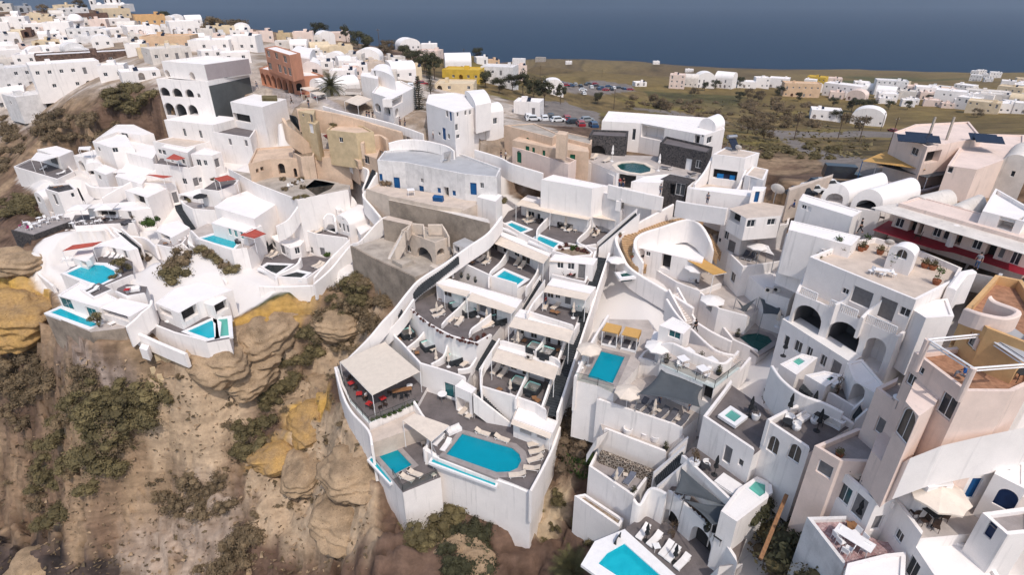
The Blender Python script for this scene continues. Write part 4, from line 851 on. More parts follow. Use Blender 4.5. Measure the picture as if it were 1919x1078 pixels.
def make_norfolk(name, h=8.5):
    t = proto(name, 'tree'); tr = MB(); tr.tube([(0, 0, -.3), (0, 0, h)], .17, 7, .03); tr.build('trunk', 'bark', t); b = MB(); rnd = random.Random(5)
    z = .9
    while z < h - .2:
        L = (h - z) / h * 2.1 + .25
        for k in range(7):
            a = k * .9 + z * 1.7
            for u in range(9):
                r = L * (.12 + .88 * u / 8); c = Vector((r * math.cos(a), r * math.sin(a), z + .25 * (u / 8) ** 2)); s = .13 * (1.2 - .5 * u / 8)
                for q in range(3): o = Vector((rnd.uniform(-.1, .1), rnd.uniform(-.1, .1), rnd.uniform(-.05, .1))); nn = Vector((rnd.uniform(-.6, .6), rnd.uniform(-.6, .6), 1)).normalized(); e = nn.orthogonal().normalized(); e.rotate(Matrix.Rotation(rnd.random() * 6, 3, nn)); f = nn.cross(e); p = c + o; b.face([p - e * s * 1.5, p - f * s * .6, p + e * s * 1.5, p + f * s * .6])
        z += .42
    b.build('crown', 'leaf_dark', t, weld=False); return t
NORF = make_norfolk('norfolk_pine')
def make_palm(name, th=3.2, nf=46, L=2.6):
    t = proto(name, 'palm tree'); tr = MB(); tr.tube([(0, 0, -.4), (.08, 0, th * .5), (0, 0, th)], .3, 9, .22); tr.build('trunk', 'bark', t); b = MB(); rnd = random.Random(3)
    for i in range(nf):
        a = i * 2.399; el = R(75 - 95 * (i / nf)); prev = Vector((0, 0, th)); d = Vector((math.cos(a) * math.cos(el), math.sin(a) * math.cos(el), math.sin(el))); side = Vector((-math.sin(a), math.cos(a), 0)); N = 9; pts = [prev.copy()]
        for k in range(N): d = (d + Vector((0, 0, -.10))).normalized(); prev = prev + d * L / N; pts.append(prev.copy())
        for k in range(1, N + 1):
            p = pts[k]; dr = (pts[k] - pts[k - 1]).normalized(); wl = .62 * math.sin(math.pi * (.12 + .8 * k / (N + 1)))
            for s in (-1, 1):
                for q in (0, .5): p2 = pts[k - 1].lerp(p, q + .5); tip = p2 + side * s * wl + dr * .28 - Vector((0, 0, .12)); b.face([p2 - dr * .05, p2 + dr * .05, tip])
        b.tube([pts[0], pts[4], pts[-1]], .03, 3, .008)
    b.build('crown', 'leaf_palm', t, weld=False); return t
PALM = make_palm('date_palm')
def make_pot(name, m, leaf, seed, h=.9, tall=False):
    t = proto(name, 'potted plant'); p = MB(); p.lathe([(.2, 0), (.3, .25), (.32, .42), (.27, .42), (.26, .36), (.001, .36)], 14); p.build('pot', m, t); rnd = random.Random(seed)
    bl = [((rnd.uniform(-.2, .2), rnd.uniform(-.2, .2), .42 + rnd.uniform(.1, h * .7)), (.28, .28, .25)) for _ in range(5)]; leafcloud(150, bl, .08, seed).build('foliage', leaf, t, weld=False); s = MB(); s.tube([(0, 0, .3), (0, .03, .4 + h * .6)], .025, 5); s.build('stem', 'bark', t); return t
POT = {'t': make_pot('terracotta_pot_plant', 'terracotta', 'leaf_olive', 31), 'T': make_pot('tall_potted_plant', 'terracotta', 'leaf_green', 32, 1.5), 'w': make_pot('white_pot_plant', 'whitepaint', 'leaf_dry', 33), 'd': make_pot('dark_pot_plant', 'tubshell', 'leaf_dark', 34, 1.1)}
def make_vine():
    t = proto('climbing_vine', 'climbing plant'); s = MB(); rnd = random.Random(9)
    for i in range(6): s.tube([(rnd.uniform(-.2, .2), 0, 0), (rnd.uniform(-.5, .5), .1, .8), (rnd.uniform(-.7, .7), .1, 1.5 + rnd.random())], .03, 4, .01)
    s.build('stems', 'bark', t); leafcloud(170, [((rnd.uniform(-.6, .6), .1, .5 + rnd.random() * 1.6), (.3, .2, .3)) for _ in range(6)], .07, 9).build('foliage', 'leaf_dry', t, weld=False); return t
VINE = make_vine()
def make_rock(seed, name='boulder', m='sandrock'):
    t = proto(name, 'rock'); bm = bmesh.new(); bmesh.ops.create_icosphere(bm, subdivisions=5, radius=1); xs = np.array([v.co[:] for v in bm.verts])
    f = fbm(xs[:, 0] * 1.3 + seed * 9, xs[:, 1] * 1.3 + xs[:, 2] * 1.1, 4, seed) + .5 * fbm(xs[:, 2] * 2.3 + 3, xs[:, 0] * 1.9 - xs[:, 1], 4, seed + 3); st = np.abs(((xs[:, 2] * 3.0 + f * 1.6) % 1) - .5)
    for v, q, s in zip(bm.verts, f, st): v.co *= .5 + .75 * q + .22 * s; v.co.x *= 1.45; v.co.z *= .72
    me = bpy.data.meshes.new(name); bm.to_mesh(me); bm.free(); me.materials.append(MATS[m]); me.polygons.foreach_set('use_smooth', [True] * len(me.polygons)); o = bpy.data.objects.new('rock_face', me); COL.objects.link(o); o.parent = t; return t
mat('sandrock', (.40, .285, .18), .95, .18, 1.4, .9, .1, fine=.2); mat('ochrerock', (.45, .275, .10), .95, .12, .9, 1, .1, c2=(.27, .18, .10), fine=.25)
ROCK = {'s': [make_rock(1), make_rock(2)], 'o': [make_rock(3, 'ochre_outcrop', 'ochrerock')]}
for k_ in ('sandrock', 'ochrerock'):
    n = MATS[k_].node_tree.nodes; l = MATS[k_].node_tree.links; b = n['Principled BSDF']; src = b.inputs['Base Color'].links[0].from_socket; v = n.new('ShaderNodeTexVoronoi'); v.inputs['Scale'].default_value = 9; tc = n.new('ShaderNodeTexCoord'); l.new(tc.outputs['Object'], v.inputs['Vector']); q = n.new('ShaderNodeTexNoise'); q.inputs['Scale'].default_value = 3; l.new(tc.outputs['Object'], q.inputs['Vector'])
    a = n.new('ShaderNodeMath'); a.operation = 'MULTIPLY_ADD'; l.new(q.outputs[0], a.inputs[0]); a.inputs[1].default_value = -.55; l.new(v.outputs['Distance'], a.inputs[2]); mr = n.new('ShaderNodeMapRange'); mr.inputs[1].default_value = -.2; mr.inputs[2].default_value = -.14; mr.inputs[3].default_value = .4; l.new(a.outputs[0], mr.inputs[0]); vm = n.new('ShaderNodeVectorMath'); vm.operation = 'SCALE'; l.new(src, vm.inputs[0]); l.new(mr.outputs[0], vm.inputs[3]); l.new(vm.outputs[0], b.inputs['Base Color'])
PROTOS = [v for d in (LG, CU, OU, TB, CH, SF, CAR, PP, TREE_, POT) for v in d.values()] + [v for d in (BUSH, ROCK) for l in d.values() for v in l] + [TUB, ARM, DC, BED, CAB, AC, DISH, SOLAR, POLE, LAMP, NORF, PALM, VINE]

# ------------------------------------------------------------------ putting them down by picture place
def put(pr, x, y, z, label, rot=0, sc=1.0, group=None):
    if isinstance(pr, list): pr = random.choice(pr)
    return place(pr, Q(x, y, z), rot, label, group, sc)
QUEUE = []
def putG(pr, x, y, label, rot=None, sc=1.0, group=None, sink=0.0): QUEUE.append((pr, A(x, y), label, rot, sc, group, sink))
def flush():
    for pr, q, label, rot, sc, group, sink in QUEUE:
        if isinstance(pr, list): pr = random.choice(pr)
        p = G(*q); p.z -= sink; place(pr, p, random.random() * 6.28 if rot is None else rot, label, group, sc)
    QUEUE.clear()
def face(x, y, x2, y2, z):                      # angle so that local +y points from the first to the second place
    d = Q(x2, y2, z) - Q(x, y, z); return math.atan2(d.y, d.x) - math.pi / 2
def loung(kind, z, where, *items):              # each item: foot x, y, head x, y
    for (x, y, x2, y2) in items: put(LG[kind], (x + x2) / 2, (y + y2) / 2, z, where, face(x, y, x2, y2, z))
def many(pr, z, where, *items, sc=1.0, rot=None):
    for it in items: put(pr, it[0], it[1], z, where, (it[2] if len(it) > 2 else random.random() * 6.28) if rot is None else rot, sc)

# ================================================================== the terraced hotel in the middle, top to bottom
full()
# rooms and terraces, row by row
blk('large white windowless block house beside the walkway above the top pools', [(1014,336),(1110,353),(1140,348),(1037,327)], 31.6, 25, par=.12)
blk('low white block with dark slot in its end, right of the large windowless block', [(1110,353),(1165,374),(1174,366),(1140,347)], 30.6, 25, [('k',1168,384,9,18)], par=.12)
blk('long low white roof along the walkway, left of the central stairs', [(1170,373),(1222,384),(1242,371),(1150,350)], 30.2, 25, par=.5)
pA = [(940,424.5),(958.5,417),(990,430),(972,437)]; pB = [(1011,442),(1047,456),(1034,467),(999,452)]
blk('white room row behind the two top pools', [(977,374),(1111,403),(1122,394),(989,365)], 26.8, 22, [('w',995,402,12,11),('w',1012,407,12,12),('h',1041,412,9,10),('h',1085,424,20,22)], par=.1, name='hotel_room', cat='hotel rooms')
blk('white room at the end of the top row beside the central stairs', [(1115,397),(1161,405),(1170,396),(1124,388)], 26.6, 22, [('h',1138,422,10,16)], par=.1, name='hotel_room', cat='hotel rooms')
terr('top dark terrace of the terraced hotel with two turquoise pools', [(936,420),(972,441),(1038,473),(1080,470),(1118,464),(1148,428),(1095,398),(985,382),(953,396)], 24, 18, 'deck', .55, edges=(0,1,2,3), pools=[pool('turquoise pool nearest the left end of the top terrace', pA, 24, 'pool_cyan'), pool('turquoise pool in front of the planter on the top terrace', pB, 24, 'pool_cyan')])
awning('cream canvas awning over the left end of the top terrace', [(977,374),(1040,391),(1031,399),(967,383)], 26.9, 24, posts=(2,3))
awning('cream canvas awning in the middle of the top terrace', [(1041,391),(1111,404),(1102,412),(1031,399)], 26.85, 24, posts=(2,3))
awning('short cream canvas awning beside the top of the central stairs', [(1115,397),(1161,406),(1153,414),(1111,407)], 26.9, 24, posts=(2,3))
blk('small white vaulted gable between the awnings of the top row', [(1020,391),(1046,396),(1066,385),(1040,380)], 26.7, 24, top='vault', rise=1.1, name='hotel_room', cat='hotel rooms')
blk('white vaulted gable with round vent behind the top row', [(1075,402),(1104,408),(1122,396),(1093,390)], 26.7, 24, [('k',1089,397,4,4)], top='vault', rise=1.2, name='hotel_room', cat='hotel rooms')
blk('white vaulted gable beside the top of the stairs', [(1122,402),(1150,408),(1166,396),(1140,391)], 26.7, 24, top='vault', rise=1.2, name='hotel_room', cat='hotel rooms')
blk('curved planter wall with low shrubs at the right end of the top terrace', [(1034,470),(1046,460),(1066,455),(1098,462),(1112,473),(1108,478),(1072,481)], 24.6, 20.5, fl='brownrubble', par=.25, name='planter', cat='planter')
for x, y in ((1052,467),(1064,462),(1075,468),(1086,470),(1098,473)): put(BUSH['green' if x % 2 else 'red'], x, y, 24.35, 'low shrubs filling the curved planter above the sunbathers', 0, .75)
# second row
pC = [(945,507),(983,524),(967,536),(927,521)]
blk('white room row behind the second-row pool', [(917,433),(1029,481),(1041,467),(930,420)], 23.6, 17, [('h',925,462,14,14),('h',948,468,12,14),('w',968,476,10,10),('h',985,484,16,20)], par=.1, name='hotel_room', cat='hotel rooms')
terr('second dark terrace with one turquoise pool and white sun loungers', [(848,492),(884,509),(920,526),(969,541),(992,531),(1005,508),(960,470),(918,448),(880,462)], 20.7, 13, 'deck', .75, edges=(0,1,2), pools=[pool('turquoise pool on the second dark terrace', pC, 20.7, 'pool_cyan')])
awning('cream canvas awning along the second row', [(917,434),(1028,481),(1018,494),(904,447)], 23.7, 20.7)
blk('white room with two windows under the planter, facing the middle terrace', [(1030,487),(1112,497),(1120,484),(1040,476)], 24.7, 18, [('w',1050,497,12,13),('w',1070,498,13,13),('d',1090,506,14,28)], par=.1, name='hotel_room', cat='hotel rooms')
terr('middle grey terrace with a small red bistro set below the planter room', [(1033,521),(1097,536),(1112,512),(1110,496),(1032,487)], 22.3, 15, 'deckbrown', .55, edges=(0,))
awning('curved cream awning over the windowed room under the planter', [(1032,482),(1112,491),(1110,496),(1029,490)], 24.6, 22, posts=())
# third row, four tubs
blk('white room row behind the upper hot tubs', [(817,531),(968,578),(979,562),(828,518)], 20.1, 12, [('h',838,549,16,14),('h',852,556,12,12),('d',905,576,14,22),('h',925,584,12,16),('h',872,565,10,12)], par=.1, name='hotel_room', cat='hotel rooms')
terr('third dark terrace with hot tubs behind a curved white parapet', [(765,580),(782,598),(800,612),(822,625),(845,637),(893,651),(921,634),(948,600),(905,572),(830,540),(785,540)], 17.2, 9, 'deck', .6, edges=(0,1,2,3,4,5))
awning('cream canvas awning at the left end of the third row', [(817,532),(881,546),(874,556),(832,545)], 20.2, 17.2)
awning('cream canvas awning at the right end of the third row', [(884,548),(967,578),(958,588),(876,563)], 20.2, 17.2)
terr('solarium terrace with two sunbathers between the two stairs', [(985,590),(1075,619),(1090,577),(1098,556),(1020,542)], 20, 12, 'deck', .6, edges=(0,))
blk('white room behind the two sunbathers', [(1025,534),(1107,551),(1117,538),(1036,521)], 22.9, 14, [('h',1030,552,12,14),('d',1064,562,12,20),('w',1045,556,10,8)], par=.1, name='hotel_room', cat='hotel rooms')
awning('cream canvas awning above the two sunbathers', [(1025,535),(1106,551),(1097,563),(1018,547)], 23, 20)
# fourth row
terr('fourth dark terrace with three hot tubs above the restaurant', [(722,622),(752,651),(787,690),(830,703),(874,718),(894,672),(845,635),(800,608),(765,578),(742,588)], 14, 7, 'deck', .75, edges=(0,1,2,3), ops=[('v',833,729,34,26)])
blk('white wall front with tub niches under the curved parapet', [(771,573),(803,603),(848,629),(892,645),(900,632),(855,612),(812,590),(780,565)], 17.15, 13.5, [('O',786,603,30,20),('O',822,626,34,22),('O',868,646,34,22)], par=.0, name='hotel_room', cat='hotel rooms')
terr('dark terrace with a twin hot tub in the middle column', [(937,647),(985,660),(1040,681),(1050,690),(1073,640),(975,606)], 17, 9, 'deck', .7, edges=(0,1,2))
blk('white room row behind the twin hot tub', [(964,593),(1076,620),(1087,606),(975,579)], 19.9, 10, [('h',975,622,14,14),('h',1000,628,12,14),('h',1026,635,12,16),('h',1050,643,12,18)], par=.1, name='hotel_room', cat='hotel rooms')
awning('cream canvas awning above the twin hot tub', [(964,594),(1075,620),(1066,642),(953,612)], 20, 17)
# fifth row
terr('lowest dark terrace of the middle column with two hot tubs', [(902,702),(900,733),(960,751),(1003,766),(1024,779),(1048,713),(925,672),(908,680)], 14, 6, 'deck', .7, edges=(0,1,2,3))
blk('white room row behind the lowest two hot tubs', [(932,653),(1047,689),(1057,675),(942,640)], 17, 7, [('h',940,680,14,16),('h',962,687,12,16),('h',985,696,14,18),('d',1025,712,12,24)], par=.1, name='hotel_room', cat='hotel rooms')
awning('cream canvas awning above the lowest two hot tubs', [(932,654),(1046,689),(1038,713),(921,676)], 17.1, 14)
put(AC, 992, 673, 17.2, 'air conditioner on the awning roof above the lowest hot tubs', -.4)
# restaurant and deck
blk('white boxed niche beside the narrow stairs above the pool deck', [(852,724),(884,738),(893,728),(866,712)], 14.2, 8, [('O',868,762,24,26)], par=.1, name='hotel_room', cat='hotel rooms')
terr('restaurant deck under the large cream canopy on the cliff edge', [(630,690),(640,725),(656,757),(692,797),(740,777),(782,760),(806,716),(740,664),(700,660),(645,676)], 11, 2, 'deck', .25, edges=(0,1,2,3,4), name='restaurant_terrace')
awning('large cream slatted canopy over the cliff-edge restaurant', [(637,678),(721,641),(787,697),(698,741)], [14.4,14.6,14.4,14.2], 11, 'slatcanvas', posts=(0,1,2,3), sag=.02)
wallrun('tall white outer wall dropping from the restaurant to the small pool', [(628,688,12.4),(641,735,11.8),(658,770,11.3),(690,806,11.1),(697,835,10.6)], 6)
pBig = [(866,813),(960,840),(973,851),(977,864),(970,878),(955,885),(931,886),(836,852)]
terr('main dark pool deck at the bottom of the terraced hotel', [(796,735),(783,765),(800,810),(819,853),(931,895),(960,906),(994,920),(1015,882),(1036,838),(1048,803),(960,775),(900,735),(865,712)], 10.3, -4, 'deck', .06, edges=(), pools=[pool('big turquoise infinity pool with one rounded end', pBig, 10.3, 'pool_teal', cm='greyfloor')])
wallrun('white curved parapet right of the big infinity pool', [(994,920,11.2),(1014,883,11.2),(1036,838,11.3),(1049,800,11.7)], 5)
wallrun('tall blank white retaining wall under the big infinity pool', [(795,838,10.2),(819,855,10.0),(875,877,10.0),(931,897,10.0),(962,908,10.1),(996,922,10.1)], 11, .5, smooth=False, name='retaining_wall')
pool('turquoise overflow channel along the front of the big infinity pool', [(812,858),(929,903),(928,911),(808,866)], 9.5, 'pool_cyan', .5, .12)
pSm = [(741,839),(772,872),(740,889),(708,853)]
terr('lower dark terrace with small square pool on the cliff corner', [(697,838),(702,858),(755,924),(826,895),(797,846),(775,806)], 8, -4, 'deck', .06, edges=(), pools=[pool('small turquoise pool on the lower cliff corner terrace', pSm, 8, 'pool_teal', cm='greyfloor')])
pool('narrow turquoise overflow channel beside the small pool', [(696,858),(737,901),(731,905),(692,862)], 7.4, 'pool_cyan', .5, .1)
blk('dark lava stone wall with white cap behind the small pool', [(699,838),(776,806),(773,801),(696,832)], 9.5, 5, m='lava', fl='white', par=0, name='stone_wall', cat='wall')
blk('flat tan rendered roof between restaurant and small pool', [(697,831),(694,808),(776,772),(806,800),(778,803)], 10.4, 4, m='sandfloor', fl='sandfloor', par=0, name='tan_roof_building', cat='building')
wallrun('white wall with rounded top between the tan roof and the pool deck', [(776,752,12.0),(790,775,11.2),(806,802,10.6),(797,846,10.2)], 3)
awning('cream canvas pergola between the two pools', [(777,775),(842,798),(808,828),(755,789)], 12.3, 8, posts=(2,3), sag=.05)
awning('plain cream awning over the bar at the right end of the pool deck', [(966,770),(1038,797),(1030,823),(957,795)], 13.0, 10.3, posts=(2,), sag=.03)
blk('white pool bar behind the plain awning', [(962,785),(1036,812),(1046,790),(972,763)], 13.2, 7, [('k',985,806,22,16),('k',1015,815,18,16)], par=.1, name='pool_bar', cat='bar')
# stairs with their walls
stair('upper dark central stairs climbing to the walkway', (1194,402,29.5), (1122,466,24), 1.7, 34, sides='both')
stair('long straight dark central stairs between white walls', (1128,482,24), (1030,778,13.6), 1.75, 74, sides='both', sh=.8)
stair('dark outer stairs along the left edge, upper flight', (857,478,23.5), (770,548,19), 1.3, 26)
stair('dark outer stairs along the left edge, lower flight', (752,578,18), (668,672,11.5), 1.3, 36)
stair('narrow dark stairs between left and middle columns, upper flight', (1015,527,21.5), (982,582,17.2), 1.2, 18, sides='both')
stair('narrow dark stairs between left and middle columns, middle flight', (927,638,17), (893,694,14), 1.25, 26, sides='both')
stair('narrow dark stairs from the lowest tubs down to the pool deck', (893,738,14), (958,792,10.3), 1.2, 18, sides=-1)
wallrun('long winding white outer wall with rounded top along the left stairs', [(940,405,27.2),(915,436,26),(880,460,24.6),(835,492,22.8),(788,522,20.8),(766,545,19.8),(740,578,18.6),(717,602,17.4),(690,634,15.4),(650,674,12.6)], 2.6, .4)
wallrun('white wall with wavy top between dark stairs and second terrace', [(880,470,22.5),(850,490,21.8),(848,500,21.6)], 2)
wallrun('white inner wall of the lower outer stairs', [(775,560,19),(754,590,17.8),(735,612,16.2),(722,625,15)], 2.2)
wallrun('white wall left of the restaurant canopy', [(722,622,15.2),(705,645,13.5),(680,663,12.6)], 3)
for lab, p in (('white wavy divider between the two top pools', [(1040,395,26.4),(1022,412,25.6),(1008,428,25.2),(1006,440,24.9)]), ('white wavy divider around the last top-row nook', [(1113,403,26.2),(1103,428,25.3),(1082,450,24.9),(1098,460,24.7),(1118,465,24.7)]), ('white wavy divider beside the second-row loungers', [(905,452,22.9),(893,470,22),(878,482,21.6)]),
  ('white curved divider left of the second-row pool', [(952,468,22.8),(938,490,21.8),(920,508,21.4),(916,522,21.3)]), ('white curved divider right of the second-row pool', [(1010,492,22.8),(1006,510,22),(994,528,21.5),(986,538,21.3)]),
  ('white wavy divider left of the first upper hot tub', [(878,557,19.4),(858,578,18.6),(838,596,18.1),(828,608,17.9)]), ('white wavy divider between the upper hot tubs', [(920,588,19),(900,604,18.4),(884,616,18.1),(880,626,18)]),
  ('white wavy divider left of the lowest row of tubs', [(797,618,16),(782,636,15.2),(762,652,14.9)]), ('white wavy divider beside the middle niche tub', [(838,647,16),(830,668,15.2),(808,682,14.9)]), ('white block divider beside the right niche tub', [(894,668,15.6),(880,688,14.9),(858,692,14.8)]),
  ('white thin divider between the twin hot tubs', [(1022,630,18.9),(1014,644,18.4),(1004,656,18.0)]), ('white wavy divider between the lowest two tubs', [(989,697,16.0),(978,722,15.3),(966,748,14.9)]), ('white wavy divider right of the solarium', [(1018,545,22.6),(1000,566,21.4),(988,588,20.8)]), ('white wavy divider at the left of the lowest middle terrace', [(922,660,17.5),(905,685,15.6),(901,715,15.0),(903,735,14.8)])):
    wallrun(lab, p, 1.6, .26)
stair('short dark steps down beside the restaurant wall', (722,600,16.5), (700,632,14), 1.0, 10)
# planting strips
for i in range(17):
    u = i / 16; p = smoothline([Q(768,577,17.9), Q(800,606,17.9), Q(845,633,17.9), Q(892,646,17.9)], 8); q = p[int(u * (len(p) - 1))]; place(random.choice(BUSH['red']), q + Vector((0, .2, -.2)), random.random() * 6, 'red-leaved plant in the planter on the curved parapet', 'red plants along the curved parapet', .42)
for x, y in ((870,640),(885,641),(898,637),(910,632)): put(BUSH['red'], x, y, 17.5, 'red-leaved plant in the corner planter above the narrow stairs', 0, .7)
for i in range(9): put(BUSH['green'], 700 + i * 9.6, 790 - i * 3.8, 11.1, 'green plant in the strip under the restaurant glass', 0, .5, 'plants under the restaurant glass')
# glass balustrade of the restaurant
def balustrade(label, pts, h=1.05, every=1.6, m='tealglass', name='glass_balustrade'):
    P = [Q(*p) for p in pts]; o = P[0].copy(); t = thing(name, label, 'balustrade', o)
    for a, b in zip(P, P[1:]):
        n = max(1, int((b - a).length / every))
        for i in range(n):
            p, q = a.lerp(b, i / n) - o, a.lerp(b, (i + 1) / n) - o; pb = MB(); pb.tube([p, p + Vector((0, 0, h))], .03, 5); pb.build('post', 'blackmetal', t)
            if m: g = MB(); up = Vector((0, 0, h)); g.face([p, q, q + up, p + up]); g.build('pane', MATS['clearglass'], t)
        r = MB(); r.tube([a - o + Vector((0, 0, h)), b - o + Vector((0, 0, h))], .025, 5); r.build('rail', 'blackmetal', t)
    return t
gm = bpy.data.materials.new('clearglass'); gm.use_nodes = True; gn_ = gm.node_tree.nodes; gn_.remove(gn_['Principled BSDF']); _a = gn_.new('ShaderNodeBsdfTransparent'); _a.inputs[0].default_value = (.8, .87, .86, 1); _g = gn_.new('ShaderNodeBsdfGlossy'); _g.inputs['Roughness'].default_value = .03; _x = gn_.new('ShaderNodeMixShader'); _x.inputs[0].default_value = .10
gm.node_tree.links.new(_a.outputs[0], _x.inputs[1]); gm.node_tree.links.new(_g.outputs[0], _x.inputs[2]); gm.node_tree.links.new(_x.outputs[0], gn_["Material Output"].inputs[0]); MATS['clearglass'] = gm
balustrade('dark framed glass balustrade around the cliff-edge restaurant', [(634,692,11.2),(657,755,11.2),(692,794,11.2),(781,758,11.2)])
balustrade('glass balustrade at the corner of the small pool terrace', [(737,892,8.0),(755,921,8.0),(820,893,8.0)], every=2.2)
# ------------------------------------------------------------------ furniture of the terraced hotel (tile-local places)
tile(2,1); Z = 24
loung('c', Z, 'white cushioned lounger by the left pool of the top terrace', (60,585,165,560),(90,600,175,580))
loung('c', Z, 'white cushioned lounger under the parasol of the top middle terrace', (365,650,425,610),(400,672,465,625))
loung('c', Z, 'cream lounger in the nook at the top of the central stairs', (545,695,605,650),(595,710,655,660))
many(CU['w'], Z, 'folded cream umbrella on the top terrace', (112,585),(395,645),(675,650))
many(PP['white'], Z, 'person in pale clothes sitting in the nook beside the central stairs', (625,690,2))
many(TB['c'], Z, 'low cream side table on the top terrace', (470,660),(140,585))
many(CH['k'], Z, 'dark chair on the top terrace', (330,610),(350,625),(210,600)); 
tile(2,1); loung('c', 20.7, 'cream lounger left of the second-row pool', (20,920,55,875),(50,945,95,900)); 
tile(1,1); loung('c', 20.7, 'cream lounger on the second terrace near the outer stairs', (1650,890,1720,850),(1690,915,1755,870)); many(CU['w'], 20.7, 'folded cream umbrella on the second terrace', (1735,890)); many(TB['o'], 20.7, 'wooden coffee table on the second terrace', (1615,900)); many(POT['d'], 20.3, 'small dark plant pot on the white ledge below the second terrace', (1480,970),(1535,1000),(1585,1015),(1640,1035), sc=.8)
tile(2,1); many(CH['d'], 22.3, 'dark red bistro chair on the middle grey terrace', (420,1000),(455,1005)); many(TB['R'], 22.3, 'small red bistro table on the middle grey terrace', (437,995), sc=.8); many(POT['d'], 22.3, 'white flower pot beside the red bistro set', (385,985))
tile(1,2); Z = 17.2
put(TUB, 1500, 156, Z, 'hot tub at the left end of the third terrace', .5); put(TUB, 1590, 193, Z, 'hot tub in the middle of the third terrace', .5); put(TUB, 1815, 250, Z, 'hot tub at the right end of the third terrace', .5)
loung('c', Z, 'cream lounger beside the parasol at the left end of the third terrace', (1310,185,1390,165),(1320,225,1410,200))
loung('c', Z, 'cream lounger in front of the middle hot tub', (1430,275,1490,215),(1490,300,1550,235))
loung('c', Z, 'cream lounger beside the right hot tub of the third terrace', (1650,305,1700,260),(1690,310,1770,285))
many(CU['w'], Z, 'folded cream umbrella on the third terrace', (1355,215),(1660,215),(1725,270)); many(TB['o'], Z, 'wooden coffee table on the third terrace', (1385,95)); many(TB['c'], Z, 'low cream table between the loungers of the third terrace', (1500,245))
Z = 14
put(TUB, 1130, 358, Z, 'hot tub in the left niche of the fourth terrace', .55); put(TUB, 1290, 448, Z, 'hot tub in the middle niche of the fourth terrace', .55); put(TUB, 1480, 548, Z, 'hot tub in the right niche of the fourth terrace', .55)
many(CU['w'], Z, 'folded cream umbrella on the fourth terrace', (1157,385),(1350,575),(1440,590)); many(TB['o'], Z, 'wooden coffee table on the fourth terrace', (1070,400),(1205,500)); many(TB['c'], Z, 'low white table with red cloth bundle on the fourth terrace', (1180,475))
loung('c', Z, 'cream lounger beside the middle niche tub', (1300,485,1375,430)); loung('c', Z, 'cream lounger beside the right niche tub', (1530,600,1605,545))
tile(2,2); Z = 17
put(TUB, 170, 468, Z, 'left hot tub of the twin pair in the middle column', -.5); put(TUB, 255, 503, Z, 'right hot tub of the twin pair in the middle column', -.5); many(TB['o'], Z, 'wooden coffee table beside the twin hot tub', (90,410),(345,480)); many(CU['w'], Z, 'folded cream umbrella beside the twin hot tub', (42,440)); loung('c', Z, 'cream lounger left of the twin hot tub', (0,410,55,345),(20,430,70,370))
Z = 20; loung('c', Z, 'towel-covered lounger on the solarium', (235,175,260,120),(300,165,350,130)); many(PP['red'], Z, 'person in red swimwear on the solarium', (250,140,1)); many(TB['o'], Z, 'wooden coffee table on the solarium', (300,190),(335,200)); many(CU['w'], Z, 'folded cream umbrella on the solarium', (455,225)); many(TUB, Z, 'hot tub tucked in the corner of the solarium', (490,185), rot=-.4, sc=.85)
Z = 14; put(TUB, 45, 728, Z, 'left hot tub of the lowest middle terrace', -.5); put(TUB, 150, 773, Z, 'right hot tub of the lowest middle terrace', -.5); many(TB['o'], Z, 'wooden coffee table on the lowest middle terrace', (165,840),(190,860))
tile(1,2); loung('c', Z, 'cream lounger left of the lowest middle tubs', (1765,655,1815,600),(1815,680,1870,625)); many(CU['w'], Z, 'folded cream umbrella left of the lowest middle tubs', (1900,800)); many(TB['o'], Z, 'wooden coffee table beside the lowest loungers', (1820,775))
Z = 10.3
loung('c', Z, 'cream lounger in the niche beside the plate window', (1520,960,1590,895),(1575,985,1640,920)); many(TB['r'], Z, 'round white table under the plate window', (1395,840), sc=1.5); many(TB['c'], Z, 'low cream table beside the niche loungers', (1640,965))
tile(1,3); loung('c', Z, 'cream lounger in the row behind the big pool', (1750,45,1640,10),(1890,90,1790,55)); loung('w', Z, 'white daybed lounger left of the big pool', (1400,150,1440,95),(1340,110,1390,55)); many(SF['w'], Z, 'white sofa at the left corner of the pool deck', (1480,10,.6)); many(TB['k'], Z, 'small white table on the pool deck', (1770,40), sc=.6)
tile(2,3); loung('c', Z, 'cream lounger in the column right of the rounded pool end', (115,120,225,100),(125,175,235,155),(110,240,225,210),(85,285,200,300),(0,345,70,340)); many(PP['blue'], Z, 'person in blue sitting at the pool bar', (190,75,2))
Z = 8; tile(1,3); loung('k', Z, 'cream lounger with pillow on the small pool terrace', (1180,385,1080,345),(1240,350,1140,315)); many(TB['c'], Z, 'low table on the small pool terrace', (1250,105),(1330,345)); many(POT['w'], Z, 'white pot plant beside the lava stone wall', (1057,95))
Z = 11; tile(1,2); many(TB['R'], Z, 'red-clothed table under the restaurant canopy', (715,740),(775,820),(850,895),(950,855)); many(CH['d'], Z, 'dark wooden chair under the restaurant canopy', (690,700),(745,770),(820,850),(870,910),(970,890),(720,690),(1000,800),(930,910)); many(TB['B'], Z, 'wooden bar table at the restaurant edge', (1095,800,.3)); many(CH['k'], Z, 'bar stool beside the wooden bar table', (1040,825),(1090,835),(1130,820)); many(TB['r'], Z, 'round white table at the canopy corner', (1150,760)); many(PP['white'], Z, 'waiter in white shirt standing under the canopy', (830,850,1.0))

